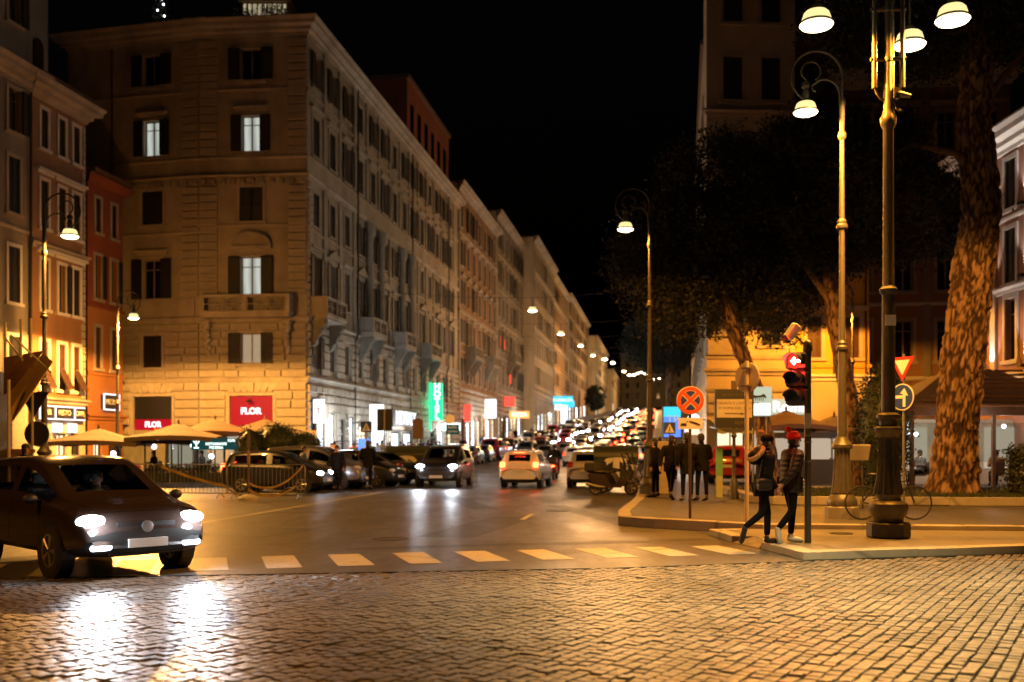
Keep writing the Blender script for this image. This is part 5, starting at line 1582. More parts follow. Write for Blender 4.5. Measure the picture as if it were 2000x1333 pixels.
# ---------------------------------------------------------------- scooters and bicycle
def scooter(label, loc, heading, pcol='grey', tail=None, name='motor_scooter'):
    t = thing(name, label, 'scooter', loc, heading, 'motor scooters')
    if 'scoot' not in CARS:
        d = {}
        ty, rim, sp = wheel_parts(.235, .11)
        d['wheel'] = (ty, rim, sp)
        mb = MB()
        prof = [(-.85, .62), (-.80, .50), (-.55, .36), (-.28, .30), (-.20, .26), (.28, .26), (.34, .40), (.30, .60), (.22, .60), (.10, .36), (-.10, .36), (-.22, .62), (-.30, .70), (-.80, .76)]
        mb.prism(prof, -.15, .15); d['body'] = mb.mesh('body', M['black'], 30)
        mb = MB(); mb.sph((-.50, 0, .80), (.40, .15, .075), 12, 6); mb.sph((-.22, 0, .78), (.2, .13, .06), 10, 6); d['seat'] = mb.mesh('seat', M['black'], 50)
        mb = MB(); mb.prism([(.30, .32), (.44, .42), (.50, .70), (.42, 1.0), (.34, 1.0), (.40, .70), (.32, .45)], -.19, .19); d['front_shield'] = mb.mesh('front_shield', M['black'], 30)
        mb = MB(); mb.sph((.56, 0, .44), (.22, .085, .09), 12, 6); d['mudguard'] = mb.mesh('mudguard', M['black'], 50)
        mb = MB(); mb.tube([(.60, -.06, .24), (.44, -.06, .66)], .022, 6); mb.tube([(.60, .06, .24), (.44, .06, .66)], .022, 6); mb.tube([(.47, 0, .6), (.36, 0, 1.05)], .03, 8); d['fork'] = mb.mesh('fork', M['steel'], 50)
        mb = MB(); mb.tube([(.28, -.36, 1.04), (.36, -.2, 1.06), (.38, 0, 1.04), (.36, .2, 1.06), (.28, .36, 1.04)], .018, 6); d['handlebar'] = mb.mesh('handlebar', M['black'], 50)
        mb = MB(); mb.prism([(.36, 1.02), (.44, 1.02), (.30, 1.42), (.27, 1.42)], -.17, .17); d['windshield'] = mb.mesh('windshield', M['carglass'], 30)
        mb = MB(); mb.sph((.46, 0, .90), (.05, .10, .07), 10, 6); d['headlight'] = mb.mesh('headlight', M['head_off'], 60)
        mb = MB(); mb.sph((-.86, 0, .68), (.03, .10, .045), 10, 6); d['tail_light'] = mb.mesh('tail_light', M['tail_off'], 60)
        mb = MB(); mb.tube([(-.30, -.20, .28), (-.55, -.21, .30), (-.92, -.21, .40)], [.03, .055, .06], 10); d['exhaust'] = mb.mesh('exhaust', M['steel'], 50)
        mb = MB(); mb.bbox(-.98, -.19, .80, -.64, .19, 1.12, .05); d['top_box'] = mb.mesh('top_box', M['black'])
        for k, s in (('m1', 1), ('m2', -1)):
            mb = MB(); mb.tube([(.34, s * .22, 1.06), (.34, s * .30, 1.25)], .008, 5); mb.sph((.33, s * .32, 1.28), (.02, .06, .04), 8, 6); d[k] = mb.mesh('mirror', M['black'], 50)
        CARS['scoot'] = d
    d = CARS['scoot']
    for x in (.60, -.60):
        w = inst('wheel', d['wheel'][0], t, (x, 0, .235)); inst('rim', d['wheel'][1], w); inst('spokes', d['wheel'][2], w)
    for k in ('body', 'seat', 'front_shield', 'mudguard', 'fork', 'handlebar', 'windshield', 'headlight', 'tail_light', 'exhaust', 'top_box', 'm1', 'm2'):
        if k == 'top_box' and pcol == 'silver': continue
        o = inst(d[k].name.split('.')[0], d[k], t)
        if k in ('body', 'front_shield', 'mudguard'): setmat(o, PA[pcol])
        if k == 'tail_light' and tail: setmat(o, M[tail])
    return t
sc0 = scooter('grey maxi scooter parked at the kerb, its front wheel by the street lamp', (3.45, 34.9, 0), R(-6), 'bronze')
scooter('black scooter parked behind the grey maxi scooter', (3.75, 36.1, 0), R(4), 'black')
scooter('dark scooter with top box parked closest to the bin', (4.1, 37.6, 0), R(-3), 'grey')
scooter('scooter ridden away between the white cars, red tail light lit', (2.15, 51.0, 0), R(80), 'red', 'brake')
scooter('scooter parked nose out beside the first white parked car', (-2.7, 66.5, road_z(66.5)), R(-110), 'black')
for k in range(5):
    p = st(-1.5 + .95 * k, 19.0)
    scooter(['black', 'grey', 'dark red', 'second black', 'dark blue'][k] + ' scooter in the parked rank beyond the dark bin', (p.x, p.y, p.z), R(175), ['black', 'grey', 'red', 'black', 'blue'][k])

bk = thing('bicycle', 'dark bicycle leaning by the sign post behind the triple street lamp', 'bicycle', (7.55, 20.55, PZ), R(-3))
for x in (-.52, .52):
    mb = MB(); mb.T = Matrix.Rotation(PI / 2, 4, 'X')
    N_ = 32
    pts = [(.33 * math.cos(2 * PI * k / N_), .33 * math.sin(2 * PI * k / N_), 0) for k in range(N_ + 1)]
    mb.tube(pts, .017, 6); w = inst('wheel', mb.mesh('wheel', M['rubber'], 60), bk, (x, 0, .347))
    mb = MB()
    for k in range(18):
        a = 2 * PI * k / 18; mb.tube([(.02 * math.cos(a + 1), .01 * (-1) ** k, .02 * math.sin(a + 1)), (.315 * math.cos(a), 0, .315 * math.sin(a))], .0022, 3)
    mb.ytube((0, 0), .025, -.04, .04, 8)
    inst('spokes', mb.mesh('spokes', M['steel']), w)
mb = MB()
for a, b in (((-.52, .347), (-.12, .30)), ((-.12, .30), (-.25, .78)), ((-.52, .347), (-.22, .72)), ((-.12, .30), (.38, .70)), ((-.22, .74), (.36, .78)), ((.36, .82), (.40, .62)), ((.40, .64), (.52, .347))):
    mb.tube([(a[0], 0, a[1]), (b[0], 0, b[1])], .017, 6)
mb.build('frame', M['black'], bk, smooth=60)
mb = MB(); mb.tube([(-.25, 0, .78), (-.27, 0, .90)], .013, 6); mb.sph((-.28, 0, .92), (.13, .07, .03), 10, 6); mb.build('saddle', M['black'], bk, smooth=60)
mb = MB(); mb.tube([(.36, 0, .82), (.35, 0, .95)], .013, 6); mb.tube([(.28, -.28, .96), (.36, -.12, .98), (.36, .12, .98), (.28, .28, .96)], .012, 6); mb.build('handlebar', M['black'], bk, smooth=60)
mb = MB(); mb.ytube((-.12, .30), .09, -.05, -.04, 16); mb.tube([(-.12, -.05, .30), (-.02, -.07, .17)], .01, 5); mb.tube([(-.12, .05, .30), (-.22, .07, .43)], .01, 5); mb.box(-.07, -.16, .155, .03, -.07, .175); mb.box(-.27, .07, .42, -.17, .16, .44); mb.build('crankset', M['iron_dark'], bk)
# ================================================================ people
def skinned(nodes, edges, m, name, extra=None, levels=2):
    names = list(nodes)
    me = bpy.data.meshes.new(name)
    me.from_pydata([nodes[k][0] for k in names], [(names.index(a), names.index(b)) for a, b in edges], [])
    o = bpy.data.objects.new(name, me); C.objects.link(o)
    sk = o.modifiers.new('k', 'SKIN')
    sk.use_smooth_shade = True
    sk.branch_smoothing = .35
    sv = me.skin_vertices[0].data
    for i, k in enumerate(names):
        r = nodes[k][1]
        sv[i].radius = (r, r) if not isinstance(r, tuple) else r
        sv[i].use_root = (i == 0)
    sub = o.modifiers.new('s', 'SUBSURF'); sub.levels = levels; sub.render_levels = levels
    ev = bpy.data.meshes.new_from_object(o.evaluated_get(bpy.context.evaluated_depsgraph_get()))
    bpy.data.objects.remove(o)
    if extra:
        bm_ = bmesh.new(); bm_.from_mesh(ev)
        e2 = extra.mesh('x', m, 60); bm_.from_mesh(e2); bm_.to_mesh(ev); bm_.free()
        bpy.data.meshes.remove(e2)
    ev.materials.clear(); ev.materials.append(m)
    ev.polygons.foreach_set('use_smooth', [True] * len(ev.polygons))
    ev.name = name
    return ev
def pose(stride=0.0, swing=None, arms=None, lean=0.03, hscale=1.0, legs=None, w=1.0):
    """joints of a figure facing +x; stride in metres between the ankles"""
    P = {}
    P['pel'] = (0, 0, .94); P['spine'] = (lean * .4, 0, 1.12); P['chest'] = (lean, 0, 1.32); P['neckb'] = (lean * 1.2, 0, 1.45)
    P['neck'] = (lean * 1.3 + .01, 0, 1.51); P['head'] = (lean * 1.4 + .03, 0, 1.62); P['top'] = (lean * 1.4 + .025, 0, 1.69)
    h = stride / 2
    for s, n in ((1, 'l'), (-1, 'r')):
        f = h * s
        P['hip' + n] = (0, s * .095, .90)
        P['knee' + n] = (f * .62 + .05 * abs(stride), s * .10, .50 + .0 * f)
        P['ank' + n] = (f, s * .10, .09 if f >= 0 else .09 + abs(f) * .25)
        P['toe' + n] = (f + .15, s * .105, .035 if f >= 0 else .03)
        sw = -(f * .8) if swing is None else swing * s
        P['sho' + n] = (lean * 1.1, s * .185 * w, 1.40)
        P['elb' + n] = (lean + sw * .45 - .02, s * .25 * w, 1.13)
        P['wri' + n] = (lean + sw + .05, s * .25 * w, .89)
    if legs: P.update(legs)
    if arms: P.update(arms)
    return {k: (v[0] * hscale, v[1] * hscale, v[2] * hscale) for k, v in P.items()}
def hand_mb(mb, w, e, hs=1.0, curl=.5):
    w, e = Vector(w), Vector(e)
    d = (w - e).normalized()
    side = d.cross(Vector((0, 1, 0)))
    side = side.normalized() if side.length > .1 else Vector((1, 0, 0))
    nrm = d.cross(side).normalized()
    mb.tube([w - d * .02, w + d * .03, w + d * .085], [.024 * hs, .034 * hs, .032 * hs], 8)
    for k, (o, l) in enumerate(((-.028, .062), (-.010, .074), (.010, .070), (.027, .055))):
        a = w + d * .08 + side * o
        mb.tube([a, a + d * l * .5 + nrm * l * curl * .12, a + d * l * .85 + nrm * l * curl * .5, a + d * l * .95 + nrm * l * curl * .9], [.0095, .009, .0085, .006], 6)
    a = w + d * .03 + side * -.03
    mb.tube([a, a + d * .03 - side * .022, a + d * .06 - side * .024 + nrm * .01], [.012, .010, .007], 6)
BE = [('pel', 'spine'), ('spine', 'chest'), ('chest', 'neckb'), ('neckb', 'neck'), ('neck', 'head'), ('head', 'top')]
for n in 'lr': BE += [('neckb', 'sho' + n), ('sho' + n, 'elb' + n), ('elb' + n, 'wri' + n), ('pel', 'hip' + n), ('hip' + n, 'knee' + n), ('knee' + n, 'ank' + n), ('ank' + n, 'toe' + n)]
def cub(vals, n):
    out = []
    for i in range(len(vals) - 1):
        p0, p1, p2, p3 = vals[max(0, i - 1)], vals[i], vals[i + 1], vals[min(len(vals) - 1, i + 2)]
        for k in range(n):
            q = k / n
            out.append(tuple(.5 * (2 * b + (c - a) * q + (2 * a - 5 * b + 4 * c - d) * q * q + (3 * b - a - 3 * c + d) * q ** 3) for a, b, c, d in zip(p0, p1, p2, p3)))
    return out + [tuple(vals[-1])]
def jacket_mesh(P, fat, coat_len, puffy, quilted, n):
    v = lambda k: Vector(P[k])
    pel, sp, ch, nb, nk = v('pel'), v('spine'), v('chest'), v('neckb'), v('neck')
    f = fat
    rows = [(pel.x - .015, pel.z - coat_len - .04, .135 * f, .175 * f), (pel.x - .005, pel.z + .02, .128 * f, .172 * f), (sp.x, sp.z, .122 * f, .160 * f), (ch.x - .005, ch.z - .04, .132 * f, .182 * f),
            (nb.x - .015, nb.z - .055, .112 * f, .175 * f), (nb.x - .01, nb.z + .005, .088 * f, .125 * f), (nk.x - .012, nk.z - .03, .068, .074), (nk.x - .008, nk.z + .025, .066, .07)]
    rows = cub(rows, 8 if quilted else 4)
    mb = MB(); vs, fs = [], []
    rg = random.Random(int(fat * 100))
    for i, (x, z, rx, ry) in enumerate(rows):
        m = 1 + (.045 * abs(math.sin(z * PI / .085)) - .03 if quilted and i < len(rows) * .8 else 0)
        for k in range(n):
            a = 2 * PI * k / n
            w_ = 1 + .018 * math.sin(3 * a + z * 17) + .012 * math.sin(5 * a - z * 31)
            c, s_ = math.cos(a), math.sin(a)
            vs.append((x + rx * m * w_ * math.copysign(abs(c) ** .85, c), ry * m * w_ * math.copysign(abs(s_) ** .85, s_), z))
    for i in range(len(rows) - 1):
        for k in range(n):
            p, q = i * n + k, i * n + (k + 1) % n
            fs.append((p, q, q + n, p + n))
    fs.append(tuple(range(n - 1, -1, -1)))
    mb.add(vs, fs)
    for sd in 'lr':
        s0, e, w = v('sho' + sd), v('elb' + sd), v('wri' + sd)
        inn = Vector((s0.x, s0.y * .62, s0.z - .01))
        pts = cub([(*inn, .070 * puffy), (*(s0 + Vector((0, 0, -.025))), .080 * puffy), (*(s0.lerp(e, .5)), .072 * puffy), (*e, .062 * puffy), (*(e.lerp(w, .5)), .056 * puffy), (*(w * .97 + e * .03), .046 * puffy)], 5)
        if quilted: pts = [(a, b, c, r * (1 + .10 * abs(math.sin(i * 1.25)) - .04)) for i, (a, b, c, r) in enumerate(pts)]
        mb.tube([p[:3] for p in pts], [p[3] for p in pts], 12)
    return mb.mesh('jacket', M['coat'], 60)
def figure_meshes(P, fat=1.0, coat_len=.0, puffy=1.0, levels=2, quilted=False):
    g = lambda k, r: (P[k], r)
    body = {'pel': g('pel', (.13, .10)), 'spine': g('spine', (.12, .09)), 'chest': g('chest', (.14, .10)), 'neckb': g('neckb', (.07, .06)), 'neck': g('neck', .052), 'head': g('head', (.078, .098)), 'top': g('top', (.062, .075))}
    for n in 'lr':
        body.update({'sho' + n: g('sho' + n, .055), 'elb' + n: g('elb' + n, .04), 'wri' + n: g('wri' + n, .028), 'hip' + n: g('hip' + n, .08), 'knee' + n: g('knee' + n, .052), 'ank' + n: g('ank' + n, .036), 'toe' + n: g('toe' + n, .03)})
    ex = MB()
    H = Vector(P['head'])
    ex.tube([H + Vector((.075, 0, .03)), H + Vector((.112, 0, -.015)), H + Vector((.085, 0, -.028))], [.010, .017, .012], 7)
    ex.sph(H + Vector((.080, 0, -.058)), (.018, .028, .008), 8, 5)
    ex.sph(H + Vector((.062, 0, -.095)), (.03, .032, .025), 8, 5)
    for s in (1, -1):
        ex.sph(H + Vector((-.005, s * .082, -.01)), (.022, .012, .034), 8, 6)
        ex.sph(H + Vector((.075, s * .033, .012)), (.014, .016, .009), 8, 5)
    for n in 'lr': hand_mb(ex, P['wri' + n], P['elb' + n])
    out = {'body': skinned(body, BE, M['skin'], 'body', ex, levels)}
    out['jacket'] = jacket_mesh(P, fat, coat_len, puffy, quilted, 18 if levels > 1 else 12)
    tr = {'pel': g('pel', (.15, .125))}
    te = []
    for n in 'lr':
        tr.update({'hip' + n: g('hip' + n, .098), 'knee' + n: g('knee' + n, .064), 'ank' + n: ((Vector(P['ank' + n]) + Vector((0, 0, .03)))[:], .05)})
        te += [('pel', 'hip' + n), ('hip' + n, 'knee' + n), ('knee' + n, 'ank' + n)]
    out['trousers'] = skinned(tr, te, M['jean'], 'trousers', None, levels)
    for n in 'lr':
        a, t_ = Vector(P['ank' + n]), Vector(P['toe' + n])
        d = (t_ - a).normalized()
        hz = Vector((d.x, d.y, d.z)).normalized()
        heel = a - hz * .05 + Vector((0, 0, -.035)) * (1 if abs(d.z) < .7 else .2)
        mb = MB()
        mb.tube([heel - hz * .012, heel + hz * .03, a * .4 + t_ * .6 + Vector((0, 0, -.012)), t_ + hz * .03, t_ + hz * .075], [.03, .046, .048, .044, .022], 10)
        mb.tube([heel + hz * .025, a + Vector((0, 0, .03))], [.044, .046], 10)
        out['shoe' + n] = mb.mesh('shoe', M['shoe'], 60)
    mb = MB()
    mb.sph(H + Vector((-.016, 0, .045)), (.102, .094, .088), 14, 9)
    mb.sph(H + Vector((-.045, 0, -.015)), (.068, .086, .085), 12, 8)
    out['hair'] = mb.mesh('hair', M['hair'], 60)
    return out
def person(meshes, label, loc, rz, group=None, top='coat', legs='jean', shoe='shoe', hair='hair', scale=1.0, skip=()):
    t = thing('person', label, 'person', loc, rz, group)
    t.scale = (scale, scale, scale)
    for k, me in meshes.items():
        if k in skip: continue
        o = inst({'shoel': 'shoe', 'shoer': 'shoe'}.get(k, k), me, t)
        mm = {'jacket': top, 'trousers': legs, 'shoel': shoe, 'shoer': shoe, 'hair': hair}.get(k)
        if mm: setmat(o, M[mm])
    return t
# --- the couple walking on the traffic island
PW = pose(0, lean=.03, legs={'hipl': (0, .085, .89), 'kneel': (.10, .09, .48), 'ankl': (.09, .09, .085), 'toel': (.24, .10, .035),
                             'hipr': (-.02, -.085, .89), 'kneer': (-.06, -.09, .50), 'ankr': (-.36, -.09, .24), 'toer': (-.40, -.09, .09)},
          arms={'elbl': (.05, .22, 1.12), 'wril': (.17, .20, .92), 'elbr': (-.02, -.24, 1.10), 'wrir': (.12, -.20, .90)})
mw = figure_meshes(PW, 1.02, .12, 1.0)
woman = person(mw, 'walking woman with tan fur trimmed hood and bobble hat on the traffic island', (4.02, 16.35, .122), R(8), top='coat', scale=1.0)
mb = MB(); rg = random.Random(2)
for k in range(22):
    a = 2 * PI * k / 22
    mb.sph((-.10 + .10 * math.cos(a) - .03, .155 * math.sin(a), 1.45 + .05 * math.sin(a + 1.1) + .05 * math.cos(a)), (.045, .045, .042), 8, 6)
mb.build('hood_trim', M['fur'], woman, smooth=60)
mb = MB(); mb.sph((-.16, 0, 1.38), (.10, .14, .12), 12, 8); mb.build('hood', M['coat'], woman, smooth=60)
mb = MB(); mb.sph((.055, 0, 1.675), (.108, .10, .078), 14, 9); mb.build('knit_hat', M['coat'], woman, smooth=60)
mb = MB(); mb.sph((-.045, 0, 1.775), .052, 12, 9)
for k in range(70):
    d = Vector((rg.gauss(0, 1), rg.gauss(0, 1), rg.gauss(0, 1))).normalized(); e_ = d.orthogonal().normalized() * .006
    c_ = Vector((-.045, 0, 1.775)); mb.add([c_ + d * .04 + e_, c_ + d * .04 - e_, c_ + d * .066], [(0, 1, 2)])
mb.build('bobble', M['fur'], woman, smooth=60)
mb = MB(); mb.bbox(-.20, -.30, .86, .02, -.20, 1.06, .03); mb.tube([(-.18, -.24, 1.05), (-.05, -.1, 1.42), (.05, .12, 1.42)], .012, 6); mb.build('shoulder_bag', M['puffer'], woman)
PM = pose(0, lean=.03, legs={'hipl': (0, .10, .92), 'kneel': (.09, .10, .50), 'ankl': (.06, .10, .085), 'toel': (.21, .105, .035),
                             'hipr': (-.02, -.10, .92), 'kneer': (-.02, -.10, .51), 'ankr': (-.27, -.10, .20), 'toer': (-.24, -.10, .06)},
          arms={'elbr': (-.10, -.27, 1.14), 'wrir': (-.28, -.25, .93), 'elbl': (.16, .27, 1.14), 'wril': (.33, .25, .98)})
mm_ = figure_meshes(PM, 1.16, .10, 1.12, 2, True)
man = person(mm_, 'walking man in dark quilted jacket and red bobble hat behind the signal post', (4.50, 16.55, .122), R(14), top='puffer', shoe='shoe_white', scale=1.03)
mb = MB(); mb.sph((.055, 0, 1.675), (.110, .102, .085), 14, 9); mb.lathe([(.10, -.03), (.113, -.02), (.113, .025), (.10, .035)], 18, (.055, 0, 1.655)); mb.sph((-.035, .01, 1.785), .05, 12, 9); mb.build('bobble_hat', M['redhat'], man, smooth=60)

# --- standing and strolling figures
STAND = figure_meshes(pose(.06, lean=.01), 1.1, .22, 1.15, 1)
WALK = figure_meshes(pose(.52), 1.08, .15, 1.1, 1)
WALK2 = figure_meshes(pose(-.45), 1.0, .05, 1.05, 1)
HOODED = figure_meshes(pose(.12, arms={'elbl': (.05, .27, 1.15), 'wril': (.22, .14, 1.05), 'elbr': (.05, -.27, 1.15), 'wrir': (.22, -.14, 1.05)}), 1.12, .12, 1.2, 1)
G1 = 'people standing on the right pavement'
person(STAND, 'person in long dark coat with back turned, behind the no stopping sign pole', (4.72, 27.6, PZ), R(95), G1, 'coat', scale=1.06)
person(WALK, 'bareheaded person in dark jacket between the sign pole and the cabinet', (4.40, 28.4, PZ), R(60), G1, 'coat', scale=1.02)
person(HOODED, 'person in black jacket nearest the brown direction sign', (5.12, 27.6, PZ), R(110), G1, 'coat', scale=1.04)
person(STAND, 'person in dark clothing standing right beside the beige cabinet', (4.15, 29.6, PZ), R(150), G1, 'coat', scale=.98)
G2 = 'pedestrians beside the parked cars'
person(STAND, 'young person in dark jacket standing by the slanted parked cars', (-6.6, 38.6, 0), R(-80), G2, 'tancoat' if False else 'coat', scale=.98)
person(HOODED, 'hooded figure in black standing behind the parked saloon', (-5.55, 39.4, 0), R(95), G2, 'coat', scale=1.08)
person(WALK, 'person in dark blue top beyond the black hatchback bonnet', (-7.9, 38.6, .0), R(20), G2, 'bluecoat', scale=.95)
person(STAND, 'lone dark silhouette by the kiosk wall at the far left', (-12.0, 25.2, 0), R(40), None, 'coat', scale=1.0)
rider = person(figure_meshes(pose(0, lean=.10, legs={'hipl': (0, .1, .88), 'kneel': (.38, .14, .80), 'ankl': (.34, .16, .38), 'toel': (.48, .17, .33), 'hipr': (0, -.1, .88), 'kneer': (.38, -.14, .80), 'ankr': (.34, -.16, .38), 'toer': (.48, -.17, .33)},
    arms={'elbl': (.25, .30, 1.18), 'wril': (.52, .30, 1.06), 'elbr': (.25, -.30, 1.18), 'wrir': (.52, -.30, 1.06)}), 1.1, 0, 1.15, 1),
    'helmeted rider in dark jacket astride the moving scooter', (2.13 - .05, 51.0 - .28, 0.0), R(80), None, 'coat', skip=('hair',))
mb = MB(); mb.sph((.17, 0, 1.66), (.135, .125, .14), 14, 9); mb.build('helmet', M['black'], rider, smooth=60)
rg = random.Random(19)
tops = ['coat', 'bluecoat', 'greycoat', 'redcoat', 'tancoat', 'coat', 'bluecoat', 'coat']
tn = {'coat': 'black', 'bluecoat': 'blue', 'greycoat': 'grey', 'redcoat': 'red', 'tancoat': 'tan'}
for k in range(34):
    s = -1.5 + (k * 1.05 if k < 24 else 24 + (k - 24) * 6) + rg.uniform(-.3, .3)
    t_ = rg.uniform(1.2, 3.8)
    p = st(s, t_)
    tp = tops[rg.randrange(8)]
    person(rg.choice([STAND, WALK, WALK2, HOODED]), '%s coated passer-by on the left pavement %s, %s from the corner' % (tn[tp], 'by the lit shopfronts' if k < 24 else 'beyond the hotel sign', ORD[k] if k < 32 else 'penultimate' if k == 32 else 'last'), (p.x, p.y, p.z + .14),
           STANG + rg.choice([0, PI, 0, PI, 1.2]) + rg.uniform(-.4, .4), 'crowd on the left pavement', tp, rg.choice(['jean', 'jean', 'coat']), scale=rg.uniform(.93, 1.07))
for k in range(6):
    p = st(-12 + 2.4 * k, 21 + rg.uniform(-.6, 1.4))
    person(rg.choice([WALK, STAND, WALK2]), ['dark', 'slim', 'tall', 'short', 'broad', 'last'][k] + ' passer-by on the right pavement before the lit shops', (p.x, p.y, .2 if p.y < 58 else p.z + .14), rg.uniform(0, 6), 'passers-by on the right pavement', rg.choice(tops), scale=[1.0, .96, 1.09, .9, 1.04, 1.0][k])
SEAT = figure_meshes(pose(0, lean=.04, legs={'pel': (0, 0, .52), 'spine': (0, 0, .72), 'chest': (.01, 0, .92), 'neckb': (.02, 0, 1.05), 'neck': (.03, 0, 1.11), 'head': (.05, 0, 1.22), 'top': (.05, 0, 1.29),
    'hipl': (.02, .1, .50), 'kneel': (.42, .12, .50), 'ankl': (.42, .12, .09), 'toel': (.57, .12, .035), 'hipr': (.02, -.1, .50), 'kneer': (.42, -.12, .50), 'ankr': (.42, -.12, .09), 'toer': (.57, -.12, .035)},
    arms={'shol': (.02, .185, 1.0), 'shor': (.02, -.185, 1.0), 'elbl': (.05, .25, .76), 'wril': (.3, .18, .78), 'elbr': (.05, -.25, .76), 'wrir': (.3, -.18, .78)}), 1.05, 0, 1.1, 1)

DRV = figure_meshes(pose(0, lean=.0, legs={'pel': (0, 0, .56), 'spine': (-.05, 0, .74), 'chest': (-.09, 0, .92), 'neckb': (-.11, 0, 1.04), 'neck': (-.10, 0, 1.10), 'head': (-.08, 0, 1.20), 'top': (-.08, 0, 1.27),
    'hipl': (.02, .1, .55), 'kneel': (.42, .12, .64), 'ankl': (.70, .12, .40), 'toel': (.80, .12, .44), 'hipr': (.02, -.1, .55), 'kneer': (.42, -.12, .64), 'ankr': (.70, -.12, .40), 'toer': (.80, -.12, .44)},
    arms={'shol': (-.09, .185, .99), 'shor': (-.09, -.185, .99), 'elbl': (.12, .25, .80), 'wril': (.40, .16, .92), 'elbr': (.12, -.25, .80), 'wrir': (.40, -.16, .92)}), 1.05, 0, 1.1, 1)
c_, s_ = math.cos(R(-45)), math.sin(R(-45))
person(DRV, 'driver behind the windscreen of the brown crossover', (lead.location.x + c_ * -.16 - s_ * .36, lead.location.y + s_ * -.16 + c_ * .36, .0), R(-45), None, 'greycoat')
# ================================================================ street furniture and signs
def clear_glass():
    m = bpy.data.materials.new('clear_glass'); m.use_nodes = True
    nt = m.node_tree; nt.nodes.clear()
    o = nt.nodes.new('ShaderNodeOutputMaterial'); mx = nt.nodes.new('ShaderNodeMixShader'); t = nt.nodes.new('ShaderNodeBsdfTransparent'); g = nt.nodes.new('ShaderNodeBsdfGlossy'); f = nt.nodes.new('ShaderNodeFresnel')
    g.inputs['Roughness'].default_value = .05; f.inputs[0].default_value = 1.5
    t.inputs[0].default_value = (.82, .86, .84, 1)
    nt.links.new(f.outputs[0], mx.inputs[0]); nt.links.new(t.outputs[0], mx.inputs[1]); nt.links.new(g.outputs[0], mx.inputs[2]); nt.links.new(mx.outputs[0], o.inputs[0])
    return m
M['clear'] = clear_glass()
def disc(mb, r, y0, y1, c=(0, 0), n=32, mi=0): mb.ytube(c, r, y0, y1, n, mi)

# no stopping sign, tow plate
t = thing('no_stopping_sign', 'round red and blue no stopping sign over a white tow away plate', 'traffic sign', (3.66, 21.05, PZ))
mb = MB(); mb.tube([(0, 0, 0), (0, 0, 2.72)], .03, 10); mb.build('pole', M['shutter_brown'], t, smooth=60)
mb = MB(); disc(mb, .29, -.055, -.04, (0, 2.42)); mb.build('rim', M['white'], t)
mb = MB(); disc(mb, .275, -.062, -.056, (0, 2.42)); face = mb.build('red_disc', M['orange_red'], t)
for k in range(4):
    a0 = PI / 2 * k
    mb = MB()
    def sector(mb, inset, y0, y1):
        r_ = .20 - inset * .5; g = .036 + inset
        pts = []
        lim = math.asin((g) / r_) if g < r_ else 0
        b0, b1 = -PI / 4 + lim, PI / 4 - lim
        tip = g * math.sqrt(2)
        pts = [(tip, 0)] + [(r_ * math.cos(b0 + (b1 - b0) * i / 8), r_ * math.sin(b0 + (b1 - b0) * i / 8)) for i in range(9)]
        ca, sa = math.cos(a0), math.sin(a0)
        mb.prism([(p[0] * ca - p[1] * sa, 2.42 + p[0] * sa + p[1] * ca) for p in pts], y0, y1)
    sector(mb, 0, -.066, -.0625); mb.build('white_edge', M['white'], face)
    mb = MB(); sector(mb, .012, -.070, -.0665); mb.build('blue_field', M['blue'], face)
mb = MB(); mb.box(-.25, -.055, 1.83, .25, -.04, 2.06); pl = mb.build('plate', M['white'], t)
mb = MB(); mb.box(-.20, -.062, 1.90, -.08, -.0555, 1.93); mb.box(-.19, -.062, 1.932, -.10, -.0555, 1.95); mb.tube([(-.10, -.059, 1.95), (-.05, -.059, 2.0)], .006, 5)
mb.prism([(-.03, 1.985), (.19, 1.90), (.195, 1.93), (.12, 1.965), (-.02, 2.0)], -.063, -.0557); tag(mb.build('tow_truck_symbol', M['black'], pl), kind='stuff')

# sign seen from behind on pale post
t = thing('round_sign_back', 'round road sign seen from behind on a pale post beside the walkers', 'traffic sign', (4.62, 20.15, PZ))
mb = MB(); mb.tube([(0, 0, 0), (0, 0, 3.16)], .042, 12); mb.build('pole', M['pole_tan'], t, smooth=60)
mb = MB(); mb.T = Matrix.Translation((-.02, .02, 2.84)) @ Matrix.Rotation(R(-52), 4, 'Z'); mb.ytube((0, 0), .30, .05, .065, 32); mb.ytube((0, 0), .285, .040, .0495, 32); mb.build('disc', M['pole_tan'], t)
mb = MB(); mb.T = Matrix.Rotation(R(-52), 4, 'Z')
for z in (2.65, 3.0): mb.box(-.10, -.055, z, .10, .04, z + .03)
mb.build('bracket', M['steel'], t)

